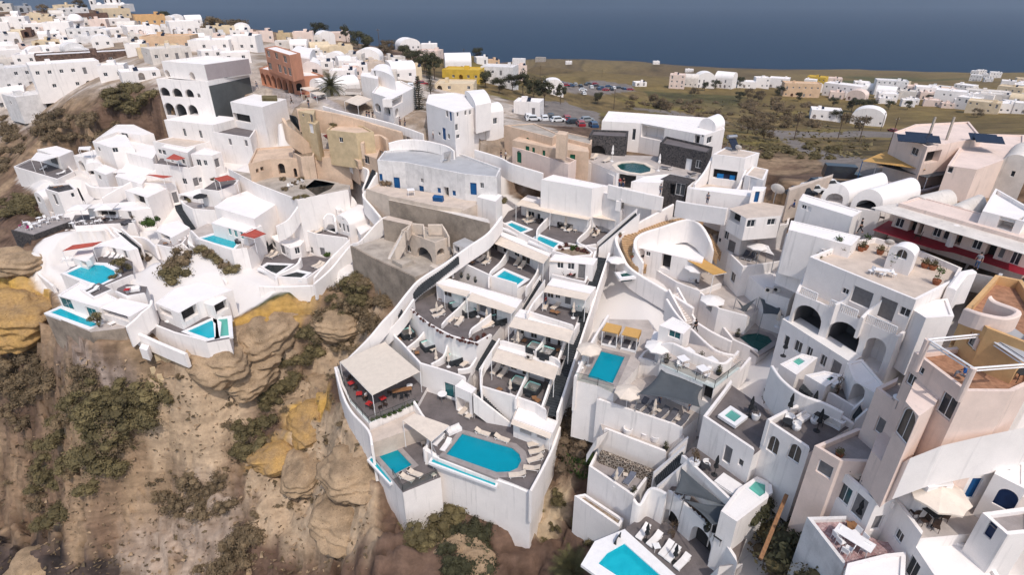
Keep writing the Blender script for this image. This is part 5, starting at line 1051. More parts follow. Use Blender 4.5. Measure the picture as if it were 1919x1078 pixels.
# ================================================================== the white hotels on the left
tile(0,1)
terr('white walled terrace with white pergola at the far left of the hotels', [(105,178),(430,275),(556,215),(480,130),(230,120)], 20.6, 12, 'deck', .35, name='hotel_terrace'); awning('white slatted pergola on the far left terrace', [(275,60),(440,90),(300,130),(230,112)], 23.6, 20.6, 'whitecloth', posts=(0,1,2,3)); loung('w', 20.6, 'white lounger on the far left terrace', (300,200,360,175),(420,235,500,215))
blk('white cube room behind the far left pergola', [(275,40),(440,95),(545,50),(420,12)], 23.7, 18, [('d',400,120,60,60)], par=.1)
awning('small white framed pergola on the roof edge near the far left', [(590,20),(680,15),(670,45),(585,40)], 26.5, 24.2, 'whitecloth', posts=(0,1,2,3))
blk('white house with arched doorway right of the far left terrace', [(548,85),(680,110),(830,60),(700,40)], 24.2, 17, [('K',612,165,40,80)], par=.15); blk('tall white house with two square windows above the left hotels', [(690,-20),(830,25),(1000,15),(940,-70),(790,-80)], 27.3, 20, [('w',740,36,22,30),('w',853,22,44,36)], par=.15)
blk('white gabled house with grey roof left of the pale sail', [(640,165),(780,165),(740,120),(650,115)], 23.4, 16, [('k',670,215,60,30)], top='vault', rise=.8, ve=0); blk('white small house with one window beside the pale sail', [(695,190),(790,230),(880,190),(780,150)], 23.6, 16, [('w',745,247,26,36)], par=.1)
terr('white terrace with wooden sofa under a pale pink sail', [(785,275),(800,300),(960,255),(1000,215),(900,190),(800,220)], 21, 14, 'palefloor', .35, edges=(0,1,2)); awning('pale pink sail over the wooden sofa', [(780,215),(900,185),(935,215),(790,215)], 23.4, 21, 'whitecloth', posts=(2,)); many(TB['o'], 21, 'wooden sofa table under the pale pink sail', (840,275),(880,268))
terr('white terrace with red parasol on its black floor', [(1155,165),(1420,195),(1530,165),(1470,120),(1200,105)], 25.6, 17, 'deck', .5, edges=(0,1), ops=[('w',1380,278,34,44),('d',1457,285,40,64),('w',1500,268,24,36)]); awning('small red square awning on the black-floored terrace', [(1240,108),(1300,72),(1385,105),(1325,120)], 28, 25.6, 'redcloth', posts=(0,2,3), sag=.3)
blk('white house right of the red awning with two windows and a side door', [(1425,75),(1585,85),(1655,60),(1530,25)], 28.3, 20, [('w',1487,140,34,52),('w',1535,140,28,42),('d',1625,140,34,66)], par=.15); blk('white house below the tan ruins with dark terrace', [(1200,20),(1400,65),(1500,-10),(1330,-40)], 28.6, 21, [('w',1195,55,28,36),('w',1285,120,24,28),('w',1370,130,24,36)], par=.1)
terr('white terrace with long red awning and pale table', [(1075,305),(1240,315),(1315,300),(1300,255),(1120,260)], 22.6, 15, 'palefloor', .45, edges=(0,1), ops=[('w',1133,390,28,44),('w',1197,400,32,46),('d',1312,400,40,84)]); awning('long red awning above the white terrace', [(1095,228),(1160,228),(1290,240),(1220,255)], 24.9, 22.6, 'redcloth', posts=(2,3), sag=.2)
terr('curved white terrace with red awning beside dry bushes', [(1500,350),(1640,365),(1760,315),(1790,280),(1720,260),(1610,275)], 24.6, 17, 'deck', .35, edges=(0,1,2)); awning('red awning on the curved white terrace', [(1600,255),(1700,230),(1765,262),(1640,280)], 26.8, 24.6, 'redcloth', posts=(0,2,3), sag=.25); put(BUSH['dry'], 1600, 275, 24.6, 'dry bush beside the red awning of the curved terrace', 0, 1.0)
blk('white cave house with curtained opening above the restaurant', [(930,345),(1100,400),(1250,330),(1100,300)], 22.4, 15, [('k',1035,382,80,70)], par=.1); many(TB['o'], 19.6, 'wooden coffee table in the curtained opening', (1048,408))
terr('curved white terrace with dark parasol and flowering shrub', [(1360,455),(1440,500),(1600,512),(1760,495),(1760,445),(1600,430),(1420,430)], 21.6, 14, 'greyfloor', .4, edges=(0,1,2)); put(OU['k'], 1520, 478, 21.6, 'dark open parasol on the curved white terrace'); put(BUSH['dry'], 1700, 470, 21.6, 'pale flowering shrub on the curved white terrace', 0, 1.1); put(BUSH['olive'], 1420, 430, 21.6, 'shrub over the arched gate beside the dark parasol', 0, .9)
blk('white house with arched passage behind the flowering shrub', [(1330,375),(1480,400),(1800,420),(1840,370),(1500,330)], 22.7, 16, [('K',1380,400,80,50),('w',1703,392,22,26)], par=.15)
blk('white pavilion with open front right of the flowering shrub', [(1770,405),(1860,450),(1990,420),(1900,365)], 22.3, 16, [('k',1830,455,60,50)], par=.05)
blk('white two-storey house with round terrace roof at the left edge', [(335,335),(432,365),(570,335),(520,290),(360,305)], 22.4, 12, [('w',545,380,24,32),('d',415,415,26,80)], par=.3, fl='lava'); blk('white vaulted wing of the left edge house', [(258,385),(330,425),(420,385),(350,350)], 19.6, 12, [('w',288,415,28,44)], top='vault', rise=1.2, ve=0); terr('small balcony with dark table on the left edge house', [(290,480),(400,530),(565,465),(500,430),(350,450)], 16.6, 10, 'deck', .4, edges=(0,1), ops=[('A',490,505,50,60),('d',300,500,20,60)]); many(TB['k'], 16.6, 'dark table on the small balcony of the left edge house', (400,470),(470,455)); many(TB['o'], 22.2, 'wooden bench on the round terrace roof', (460,325),(420,335))
terr('restaurant terrace full of white chairs above a black stone wall', [(85,655),(250,695),(532,590),(520,550),(390,545),(180,595)], 18.2, 10, 'greyfloor', .3, edges=(0,1), m='lava', name='restaurant_terrace'); terr('black-floored restaurant terrace under two white square parasols', [(532,590),(560,625),(780,610),(1010,600),(1010,540),(900,520),(560,530)], 18.6, 12, 'deck', .25, edges=(0,1,2))
put(OU['S'], 630, 575, 18.6, 'white square parasol nearer the white-chair terrace', .2, 1.15); put(OU['S'], 830, 570, 18.6, 'white square parasol nearer the round bush', .2, 1.15)
many(TB['w'], 18.2, 'white table on the white-chair terrace', (200,610),(270,620),(330,590),(410,570),(460,555),(300,575)); many(CH['w'], 18.2, 'white chair on the white-chair terrace', (230,615),(240,640),(300,625),(300,600),(360,600),(370,575),(440,575),(440,555),(490,560),(190,600),(340,565)); many(CH['m'], 18.2, 'purple chair at the tip of the white-chair terrace', (155,625),(210,645)); many(TB['w'], 18.6, 'white table on the black restaurant floor', (545,615),(620,600),(730,600),(700,575)); many(CH['w'], 18.6, 'white chair on the black restaurant floor', (580,600),(650,610),(690,605),(760,590),(880,560),(910,555)); many(SF['k'], 18.6, 'dark sofa on the black restaurant floor', (950,600,1.2)); many(PP['white'], 18.6, 'waiter in white between the parasols', (790,590,1)); many(POT['w'], 18.6, 'white statue-like plant pot by the restaurant door', (1005,590), sc=1.3)
blk('long white roof over the restaurant kitchen', [(650,480),(980,500),(1130,480),(990,430),(700,450)], 20.3, 14, [('k',800,520,140,40),('d',975,520,30,50)], par=.1); put(BUSH['green'], 1115, 610, 18.8, 'big round dark green bush beside the restaurant', 0, 2.1)
blk('white canopy-roofed house below the round bush', [(1170,650),(1285,700),(1420,625),(1330,570),(1200,605)], 19.1, 12, [('k',1235,690,70,40)], par=.05); terr('round white terrace with wooden loungers and white table', [(1165,765),(1280,790),(1370,755),(1420,690),(1340,665),(1200,715)], 17.6, 10, 'greyfloor', .35, edges=(0,1,2)); many(TB['r'], 17.6, 'round white table on the round terrace', (1355,705), sc=1.3); many(CH['w'], 17.6, 'white chair on the round terrace', (1310,700),(1390,715),(1350,735),(1330,685)); many(TB['o'], 17.6, 'wooden lounger table on the round terrace', (1240,755),(1290,745))
p2 = pool('turquoise wavy pool beside the teal-shuttered house', [(1500,705),(1590,680),(1690,675),(1800,710),(1745,780),(1620,745)], 19.2, 'pool_cyan')
terr('white pool terrace of the teal-shuttered house', [(1425,655),(1490,725),(1735,805),(1850,790),(1916,740),(1720,650),(1560,590)], 19.2, 10, 'palefloor', .3, edges=(0,1,2), pools=[p2]); blk('white house with teal shutters behind the wavy pool', [(1580,590),(1840,665),(1960,610),(1780,540),(1660,545)], 21.6, 14, [('t',1707,612,24,52),('t',1750,622,26,56),('t',1797,634,26,56),('w',1738,545,26,30),('w',1898,590,24,30),('w',1865,635,40,36)], par=.1)
awning('red square awning at the right end of the wavy pool', [(1795,680),(1890,630),(1990,670),(1900,705)], 21.6, 19.2, 'redcloth', posts=(0,3), sag=.3); many(SF['k'], 19.2, 'dark sofa beside the wavy pool', (1805,735,1.0)); many(TB['w'], 19.2, 'white table beside the wavy pool', (1860,745))
p1 = pool('turquoise pool on the left white hotel, with rounded end', [(495,968),(600,920),(690,900),(770,905),(850,945),(870,990),(735,1057)], 16.4, 'pool_cyan')
terr('white pool terrace above the ochre cliff', [(455,975),(740,1095),(1000,985),(990,880),(930,850),(760,840),(620,890),(540,920)], 16.4, 8, 'deck', .25, edges=(0,1), pools=[p1]); blk('white house wall with four loungers behind the rounded pool', [(690,790),(800,765),(960,800),(1030,780),(900,690),(750,740)], 18, 12, [('d',855,800,30,70),('d',930,800,24,60)], par=.1)
loung('w', 16.4, 'white lounger in the row behind the rounded pool', (785,860,825,815),(825,865,865,822),(865,868,905,825),(905,868,940,828)); awning('long red awning beside the rounded pool', [(465,800),(545,755),(765,728),(690,765)], 19.2, 16.4, 'redcloth', posts=(0,3), sag=.3); many(SF['w'], 16.4, 'white sofa under the long red awning', (510,875,.3)); put(BUSH['olive'], 795, 800, 16.6, 'conical green shrub at the end of the long red awning', 0, 1.1); many(TREE_['olive'], 16, 'olive tree at the right end of the rounded pool', (930,980), sc=1.0); put(BUSH['olive'], 850, 1000, 16.4, 'low shrub at the rim of the rounded pool', 0, .9)
blk('white bar hut with open shutters beside the long red awning', [(540,850),(640,880),(700,830),(690,790),(580,800)], 17.8, 12, [('k',620,860,40,40)], par=.1)
putG(BUSH['olive'], 1300, 1010, 'large olive bush over the white steps', 0, 3.0, sink=.3); putG(BUSH['scrub'], 1360, 860, 'brown leafless shrub above the large olive bush', 0, 3.0, sink=.3); putG(BUSH['scrub'], 1290, 920, 'brown shrub beside the white steps', 0, 2.4, sink=.2); putG(BUSH['dry'], 1080, 870, 'dry brown shrub right of the olive tree', 0, 2.0, sink=.2)
for i, (x, y) in enumerate(((1520,790),(1570,830),(1630,870),(1690,910),(1740,945),(1600,800),(1670,840))): putG(BUSH['scrub' if i % 2 else 'olive'], x, y, 'shrub on the white slope below the wavy pool', 0, 2.0, sink=.2)
stair('dark steps beside the curved white terrace with dark parasol', (1330,450,21.5), (1450,635,17.8), 1.3, 20, sides=1); stair('long narrow dark steps below the round white terrace', (1395,755,17.4), (1590,940,14.2), .9, 26, 'stairdark', sides='both'); stair('dark steps curving below the restaurant', (890,660,18.2), (1035,785,16.4), .9, 14, 'stairdark', sides='both'); stair('dark steps beside the round-roofed house', (580,325,22.4), (625,420,19.6), 1.1, 12)
for lab, pts in (('long white sloping wall down from the red terraces', [(1180,180,25),(1040,250,23.6),(900,320,22.4),(760,400,21)]), ('white curved wall at the foot of the white slope', [(640,290,22.2),(700,320,21.6),(860,320,21.8),(960,300,22)]), ('white wavy wall below the restaurant terrace', [(490,640,17.8),(650,640,18),(790,620,18.4),(850,680,17.6),(1000,780,16.8)]), ('white wall around the round bush terrace', [(840,620,18.8),(960,680,17.8),(1080,700,17.6),(1165,765,17.9)]), ('white wall beside the long narrow steps', [(1420,650,20.6),(1410,730,18.6),(1480,790,17.6),(1620,940,15.4),(1690,1030,14.6)]), ('white plastered bank above the ochre cliff', [(290,720,16.6),(180,830,15.6),(260,940,14.6),(400,1060,14)])): wallrun(lab, pts, 2.6, .4)
tile(0,2)
p3 = [(375,182),(450,150),(735,270),(680,292)]
terr('white terrace with long infinity pool above the bare retaining wall', [(345,190),(678,330),(930,300),(1000,215),(640,150),(440,135)], 14.4, 6, 'palefloor', .05, edges=(), m='darkconcrete', pools=[pool('long turquoise infinity pool at the far left', p3, 14.4, 'pool_cyan')]); blk('white house with blue-green windows behind the long infinity pool', [(430,55),(735,145),(880,80),(600,-50)], 16.8, 9, [('v',497,115,92,80),('v',690,195,80,90)], par=.2); terr('dark roof deck with white loungers above the long infinity pool', [(600,20),(700,85),(850,20),(740,-40)], 16.9, 12, 'deck', .3, edges=(0,1)); loung('w', 16.9, 'white lounger on the dark roof deck', (640,25,690,0),(670,45,730,15))
blk('white flat-roofed pavilion with open front beside the infinity pool', [(735,145),(968,215),(1125,125),(900,75)], 16.6, 9, [('k',860,195,190,44)], par=.05); many(TREE_['olive'], 14.4, 'small bare-stemmed tree at the end of the infinity pool', (745,290), sc=.75); loung('w', 14.4, 'white lounger beside the small bare-stemmed tree', (830,280,900,250),(870,250,930,230))
terr('round sunken lounge terrace with red cushions', [(860,40),(950,80),(1090,55),(1100,-10),(950,-30),(880,0)], 16.7, 10, 'deck', .4, edges=(0,1)); many(SF['w'], 16.7, 'sofa with red cushions in the round sunken lounge', (1000,25,.4)); many(TB['R'], 16.7, 'red table in the round sunken lounge', (960,40))
p4 = [(1400,322),(1580,240),(1612,268),(1612,368),(1560,378)]; p5 = [(1622,235),(1700,225),(1712,355),(1640,365)]
terr('dark deck with white lounger between roof and turquoise pool', [(1050,245),(1300,345),(1545,410),(1715,380),(1720,215),(1500,200),(1150,165)], 13.8, 6, 'deck', .25, edges=(0,1), pools=[pool('triangular turquoise pool at the cliff edge', p4, 13.8, 'pool_cyan'), pool('pale turquoise pool between the white rim and the rock', p5, 13.8, 'pool_mint')]); loung('w', 13.8, 'white lounger on the dark deck by the triangular pool', (1245,270,1330,225)); many(CH['w'], 13.8, 'white folding chair on the dark deck', (1125,235),(1140,250))
blk('big white flat roof with open pillared front by the triangular pool', [(1160,112),(1335,188),(1480,105),(1740,15),(1500,-50),(1290,10)], 16.7, 8, [('k',1415,165,110,80),('O',1240,185,90,50)], par=.05); blk('white canopy-roofed annex behind the triangular pool', [(1525,115),(1590,135),(1700,75),(1640,45)], 16.2, 8, [('k',1650,120,90,70)], par=.05); putG(BUSH['olive'], 1330, 290, 'long low plant bed beside the triangular pool', 0, .9)
wallrun('long white channel wall below the dark deck', [(1000,320,14),(1200,410,13.2),(1390,490,12.6)], 2.4, .5, smooth=False); wallrun('white curved wall between the infinity pool and the dark deck', [(940,290,15.6),(1010,230,16.2),(1060,180,16.8),(1120,130,17.4),(1130,90,17.8)], 3.5, .4)
blk('small white box above the sand-coloured ruins', [(1040,450),(1100,470),(1115,430),(1060,415)], 12.4, 10.6, par=0, name='white_box', cat='structure box'); wallrun('bare beige retaining wall under the infinity pool', [(350,200,13.8),(500,290,12.6),(690,350,12.2),(770,360,11.8)], 7, .5, 'darkconcrete', False, 'retaining_wall')
for i, (x, y, h) in enumerate(((930,480,9.6),(1030,530,8.8),(1140,570,8.4),(1170,470,10.2),(1270,500,9.8),(1190,620,7.4))): b = MB(); b.prism([(-.35, -1.2), (.35, -1.2), (.25, 1.2), (-.25, 1.2)], -2.5, 0); o = b.build('ruin_buttress', 'sand'); o.location = Q(x, y, h); o.rotation_euler = (0, 0, .5); tag(o, 'sand-coloured buttress of the eroded ruin below the channel wall', 'ruin wall', 'ruin buttresses')
wallrun('crumbling sand-coloured ruin wall below the white channel', [(920,450,10.6),(1100,440,11),(1240,480,10.6),(1350,500,10.6)], 2.6, .5, 'sand', True, 'ruin_wall'); wallrun('lower crumbling sand-coloured ruin wall', [(1010,600,7.4),(1130,650,6.8),(1250,690,6.6)], 2, .5, 'sand', True, 'ruin_wall')
# ------------------------------------------------------------------ vaulted hotel left of the grey retaining wall
tile(1,1)
blk('white vaulted house with small round vent, left of three', [(365,505),(470,535),(660,455),(545,395)], 21, 15, [('k',415,465,10,12),('w',400,525,20,44),('d',450,535,20,40)], top='vault', rise=1.5); blk('white vaulted house with stepped roof, middle of three', [(570,500),(610,530),(760,465),(680,410)], 22, 15, [('k',600,490,8,14),('w',580,545,20,40)], top='vault', rise=1.3); blk('white vaulted house with awning ledge, right of three', [(585,575),(695,610),(880,545),(740,480)], 21.6, 15, [('k',645,545,10,16),('d',655,625,18,60),('d',685,635,18,56),('w',625,610,16,36)], top='vault', rise=1.4); blk('white low house with long roof below the right vault', [(735,600),(780,680),(890,610),(860,560)], 20.8, 14, [('d',747,645,22,54)], par=.1)
blk('white house wing with square window left of the vaults', [(270,560),(370,590),(480,550),(370,500)], 20.9, 14, [('w',343,556,34,46)], par=.1)
terr('dark terrace with cream loungers and small black pool by the vaults', [(335,655),(440,690),(690,725),(690,650),(580,600),(480,590)], 19.4, 11, 'deck', .5, edges=(0,1), ops=[('w',365,770,20,46),('w',415,795,24,50),('d',495,805,40,60)], pools=[pool('small black plunge pool on the vaulted hotel terrace', [(490,625),(560,600),(610,615),(590,660)], 19.4, 'pool_dark')]); loung('c', 19.4, 'cream lounger beside the small black plunge pool', (410,665,470,640),(440,675,500,650)); many(CU['k'], 19.4, 'folded dark umbrella on the vaulted hotel terrace', (465,640),(270,600))
blk('white house with dark roof terrace left of the vaulted hotel', [(150,620),(235,660),(330,590),(230,560)], 19.6, 13, [('w',190,695,16,24)], fl='deck', par=.3); blk('white house front with three windows above the black pools', [(110,690),(140,720),(250,780),(330,760),(380,700),(240,650)], 18.2, 11, [('d',200,790,34,70),('w',305,775,36,54),('w',125,740,30,50)], par=.2)
terr('dark lower terrace with two black plunge pools', [(25,925),(165,1010),(380,1020),(590,870),(440,835),(330,850),(200,820),(60,850)], 16, 9, 'deck', .35, edges=(0,1,2), pools=[pool('left black plunge pool of the lower dark terrace', [(45,930),(90,900),(250,905),(150,970)], 16, 'pool_dark'), pool('right black plunge pool of the lower dark terrace', [(170,990),(300,955),(380,970),(330,1005)], 16, 'pool_dark')])
loung('c', 16, 'cream lounger at the left black plunge pool', (75,850,130,820),(105,860,165,830)); loung('c', 16, 'cream lounger at the right black plunge pool', (420,930,490,900),(450,940,510,910)); many(CU['k'], 16, 'folded dark umbrella at the black plunge pools', (100,820)); put(VINE, 270, 850, 16, 'bare vine against the white house front', .4, 1.0); put(BUSH['green'], 525, 840, 16, 'bright green climbing plant at the awning ledge', 0, 1.0)
for lab, pts, h in (('long white boundary wall climbing right of the vaulted hotel', [(430,1045,16.4),(560,930,17.2),(700,760,19.8),(780,720,21),(920,570,23.6),(985,540,24.2)], 3), ('white wall along the stair beside the yard', [(700,710,20.4),(560,850,17.6),(430,1000,16.2)], 2.4), ('white front wall under the black pools', [(20,1060,15.8),(180,1065,15.4),(440,1055,15.8)], 3), ('white S-shaped wall between the black pools', [(330,850,17.6),(310,890,17.2),(250,930,16.8),(160,975,16.4),(150,1010,16.4)], 1.6), ('white wall with arch beside the dark terrace', [(500,560,22),(530,520,22.8),(580,530,22.6),(590,580,22)], 2), ('white sloping roof wall above the vaulted hotel', [(320,450,25),(240,560,23),(150,610,21.8)], 3), ('white wall with dark coping stairs beside the blue-door yard', [(900,210,29.5),(840,320,27.6),(800,380,26.4),(870,470,25),(930,545,24.2)], 3.2), ('white wall right of the tan terrace', [(690,90,29.6),(780,160,28.6),(840,200,28.2),(800,330,26.4)], 3)): wallrun(lab, pts, h, .4)
stair('dark narrow steps along the blue-door yard wall', (880,190,30), (820,330,27), 1.0, 16); 
# ------------------------------------------------------------------ concrete yard with the half-built stucco house
blk('tall grey concrete retaining wall behind the unfinished house', [(990,418),(1360,495),(1748,592),(1735,560),(1000,398)], 27, 18, m='darkconcrete', fl='offwhite', par=0, name='retaining_wall', cat='wall'); blk('lower grey retaining wall left of the unfinished house', [(945,560),(1150,605),(1170,580),(990,535)], 24.6, 18, m='darkconcrete', fl='sandfloor', par=0, name='retaining_wall', cat='wall')
terr('bare concrete yard around the unfinished stucco house', [(705,775),(880,870),(1190,1015),(1300,975),(1480,880),(1650,730),(1400,660),(945,700)], 20.8, 8, 'concrete', .35, edges=(0,1,2), m='darkconcrete', name='yard', cat='yard')
blk('unfinished beige stucco house with one large arch', [(1085,645),(1335,738),(1440,700),(1390,650),(1250,615),(1150,600)], 24.5, 19, [('A',1257,840,118,130),('a',1140,780,34,52),('A',1380,808,56,50)], m='ruinstucco', fl='concrete', par=.25, name='unfinished_house')
wallrun('broken beige wall on the roof of the unfinished house, left piece', [(1130,640,25.8),(1160,590,26.3),(1250,600,26.3),(1255,640,26)], 1.8, .3, 'ruinstucco', False, 'roof_wall'); wallrun('broken beige wall on the roof of the unfinished house, right piece', [(1285,600,26.2),(1390,600,26.2),(1415,640,25.6),(1440,690,25)], 1.8, .3, 'ruinstucco', False, 'roof_wall')
stair('beige ramp steps beside the unfinished house', (1090,660,25), (990,840,20.9), 1.6, 20, 'ruinstucco'); wallrun('beige ramp wall in the concrete yard', [(1110,650,26),(1040,790,23),(1010,850,21.4)], 2.6, .3, 'ruinstucco', False, 'ramp_wall'); blk('flat concrete slab plinth in front of the unfinished house', [(1015,865),(1090,905),(1175,870),(1100,835)], 21.4, 20, m='concrete', par=0, name='concrete_slab', cat='slab'); blk('beige block beside the large arch', [(1295,910),(1340,930),(1370,910),(1325,895)], 22, 20, m='ruinstucco', par=0, name='stone_block', cat='block'); blk('grey-green kiosk roof right of the unfinished house', [(1470,740),(1560,775),(1640,735),(1560,700)], 23.4, 19, [('k',1500,790,40,50)], m='oldwhite', fl='greypaint', par=0, name='kiosk', cat='kiosk')
# ------------------------------------------------------------------ long white house with blue doors
blk('long weathered white house with blue doors', [(905,120),(1110,135),(1560,225),(1800,245),(1830,180),(1500,60),(1240,25),(960,50)], 31.8, 25, [('b',900,245,24,52),('b',1053,297,46,96),('w',1240,273,22,34),('b',1237,352,36,80),('b',1368,346,26,38),('k',1423,370,36,96),('b',1480,367,26,38),('b',1625,335,48,90),('w',1688,310,28,42)], m='oldwhite', fl='greypaint', par=.35); terr('sandy yard in front of the blue doors', [(820,350),(1000,405),(1360,480),(1540,500),(1680,440),(1550,395),(1000,320),(880,290)], 27.3, 20, 'sandfloor', .4, edges=(0,1,2), m='ruinstucco', name='yard', cat='yard'); put(BUSH['dry'], 975, 305, 27.3, 'tall potted shrub at the left end of the blue doors', 0, 1.5); put(TB['w'], 1160, 385, 27.3, 'white cloth-covered table in the blue-door yard', .3, 1.5); b = MB(); b.box((0, 0, .45), (1.7, .8, .9)); o = b.build('blue_chest', 'bluewood'); o.location = Q(1365, 425, 27.3); o.rotation_euler = (.25, 0, -.3); tag(o, 'blue panel chest leaning in the blue-door yard', 'chest')
blk('white shed block at the right end of the blue-door yard', [(1650,395),(1790,430),(1840,380),(1720,350)], 28.6, 22, par=0); put(BUSH['olive'], 1835, 440, 27, 'cactus-like bush beside the white shed block', 0, 1.2); putG(BUSH['dry'], 1580, 460, 'rubble heap plants below the white shed', 0, .9); stair('white steps on the grey roof of the blue-door house', (1430,55,33.4), (1400,110,31.8), 1.6, 9, 'greyfloor')
wallrun('white scalloped parapet in front of the walkway', [(990,-10,33.2),(1100,-35,33.6),(1250,-30,33.6),(1420,10,33.4),(1480,50,33)], 2)
tile(2,1)
wallrun('white walkway wall with wooden post above the white slope', [(-280,40,33),(-100,95,32.6),(0,145,32.3),(230,215,31.9)], 3.2); wallrun('white walkway parapet past the central stairs', [(720,300,32.4),(900,345,32.3),(1130,395,32.2)], 2.2); wallrun('white walkway parapet from the stairs to the tower house', [(1230,420,32.2),(1330,440,32.4),(1610,480,33.2)], 2.4)
# ------------------------------------------------------------------ tan terraces above
tile(1,1)
terr('bare tan yard with dark pit and heaps of rubble', [(-210,190),(0,305),(310,425),(690,350),(700,305),(400,262),(0,225)], 25.8, 16, 'concrete', .2, edges=(0,1,2), m='white', name='yard', cat='yard', pools=[pool('dark water pit in the bare tan yard', [(365,325),(440,265),(590,295),(560,335),(450,385)], 25.8, 'pool_dark', cm='concrete')]); blk('tan plastered house with arched door above the bare yard', [(-60,150),(100,112),(260,108),(460,100),(695,100),(700,50),(460,30),(270,10),(0,30)], 29.4, 23, [('K',190,185,50,82),('K',293,217,24,72),('k',423,227,26,42),('k',45,185,24,30),('k',10,200,20,30)], m='tan', par=.3, name='tan_house')
for x, y, k in ((80,240,'dry'),(200,270,'scrub'),(290,300,'dry'),(330,270,'scrub'),(215,345,'scrub'),(350,330,'scrub'),(300,410,'olive'),(365,405,'olive'),(30,245,'dry')): put(BUSH[k], x, y, 25.8, 'dusty shrub or rubbish heap in the bare tan yard', 0, .9, 'heaps in the tan yard')
many(CH['w'], 25.8, 'white plastic chair in the bare tan yard', (270,320),(310,305),(240,330),(350,290)); blk('round tan well platform above the arched door', [(270,60),(330,95),(430,90),(440,40),(360,10),(300,25)], 30.2, 25, m='tan', fl='brownrubble', par=.35, name='well_platform', cat='platform'); blk('tan cottage with grey shutters beside the yellow walls', [(760,60),(900,110),(930,20),(830,-20)], 30.9, 25, [('w',827,118,40,60)], m='tan', par=.1, name='tan_house'); blk('grey timber gate house left of the tan cottage', [(690,80),(760,130),(770,60),(720,40)], 29.8, 25, [('k',730,110,50,60)], m='tan', par=0, name='gate_house')
tile(1,0)
blk('mustard yellow walled building with small window', [(525,970),(745,995),(880,985),(800,940),(600,910)], 34.8, 28, [('w',635,1045,30,40)], m='sand', fl='tan', par=.3, name='yellow_house'); blk('tan gatehouse with arched door at the head of the dark steps', [(315,830),(430,855),(440,815),(330,800)], 37.6, 31, [('a',413,880,24,70),('w',350,860,16,20)], m='sand', par=.1, name='gate_house'); blk('yellow wall block with cream panel beside the dark steps', [(380,915),(440,930),(470,905),(420,890)], 36, 29, [('s',412,960,30,70)], m='sand', par=0, name='gate_house'); stair('broad dark steps beside the tan gatehouse', (270,860,36.5), (440,1060,30.5), 2.2, 28, 'stairdark')
wallrun('long tan wall below the walkway', [(300,810,38),(440,815,37.6),(700,870,36.4),(900,930,35.2),(1090,985,34.2)], 4.5, .5, 'tan'); wallrun('tan sloping wall left of the dark steps', [(200,880,37),(240,940,35.6),(330,1010,33.4),(420,1090,31)], 4, .6, 'tan'); wallrun('curved tan dome wall below the walkway', [(790,1070,33),(830,1020,33.6),(920,1005,33.6),(980,1040,33.2)], 3, .6, 'tan'); awning('red awning beside the yellow walls', [(500,1010),(540,1000),(720,1075),(600,1090)], 31.4, 28.5, 'redcloth', posts=(), sag=.2); put(BUSH['olive'], 575, 945, 34.6, 'clipped hedge on the yellow roof terrace', 0, .9); put(BUSH['scrub'], 500, 920, 34.4, 'row of brown plants behind the yellow building', 0, 1.3)
wallrun('white walkway wall above the tan wall', [(500,790,36.8),(640,830,36.4),(900,890,35.4),(1080,940,34.8),(1250,1000,34.2)], 1.6)

# ================================================================== the terraces right of the long stairs
full()
def curved_stair(label, pts, w, n, m='woodstep', name='curved_staircase'):
    P = smoothline([Q(*p) for p in pts], 8); L = [0]
    for a, b in zip(P, P[1:]): L.append(L[-1] + (b - a).length)
    def at(s):
        for i in range(len(P) - 1):
            if L[i + 1] >= s: u = (s - L[i]) / max(1e-6, L[i + 1] - L[i]); d = P[i + 1] - P[i]; d.z = 0; return P[i].lerp(P[i + 1], u), d.normalized()
        d = P[-1] - P[-2]; d.z = 0; return P[-1], d.normalized()
    o = P[-1].copy(); t = thing(name, label, 'stairs', o); b = MB(); r = MB()
    for i in range(n):
        p, d = at(L[-1] * i / n); q, e = at(L[-1] * (i + 1) / n); z = (p.z + q.z) / 2 - o.z; hz = abs(p.z - q.z) + .03; p = p - o; q = q - o
        a = Vector((-d.y, d.x, 0)) * w / 2; c = Vector((-e.y, e.x, 0)) * w / 2; v = [p + a, p - a, q - c, q + c]
        b.face([(*x.xy, z) for x in v]); r.face([(*v[3].xy, z), (*v[2].xy, z), (*v[2].xy, z - hz), (*v[3].xy, z - hz)])
        for k in ((0, 3), (1, 2)): r.face([(*v[k[0]].xy, z - .004), (*v[k[1]].xy, z - .004), (*v[k[1]].xy, z - 1.5), (*v[k[0]].xy, z - 1.5)])
    b.build('treads', m, t); r.build('risers', m, t); return t
# cabana pool and its neighbours
terr('pale deck with two cabanas around a rectangular teal pool', [(1130,598),(1076,713),(1120,724),(1150,738),(1194,690),(1208,655),(1235,640),(1215,600)], 19.5, 11, 'palefloor', .06, edges=(), pools=[pool('rectangular teal pool in front of the reed-roofed cabanas', [(1127,658),(1171,669),(1148,719),(1101,707)], 19.5, 'pool_teal', cm='greyfloor')])
balustrade('glass balustrade in front of the rectangular teal pool', [(1077,712,19.5),(1120,723,19.5),(1149,737,19.5)], every=2)
wallrun('white wall left of the cabana pool deck', [(1140,590,21.2),(1115,630,20.8),(1095,668,20.5),(1078,706,20.3)], 5)
tile(2,2)
put(CAB, 735, 415, 19.5, 'reed-roofed cabana with grey mattresses, the farther one from the shade sail', -.42, 1.0); put(CAB, 880, 447, 19.5, 'reed-roofed cabana with grey mattresses, nearer the teal pool edge', -.42, 1.0)
put(OU['c'], 565, 580, 19.5, 'cream octagonal parasol at the left corner of the teal pool'); put(OU['w'], 1075, 560, 19.8, 'white parasol over the whirlpool beside the white-table terrace'); put(OU['c'], 850, 905, 18, 'cream octagonal parasol beside the grey shade sail')
many(CH['w'], 19.5, 'white chair under the parasol by the teal pool', (540,560),(515,620)); many(TB['w'], 19.5, 'white table under the parasol by the teal pool', (510,590), sc=.8)
full()
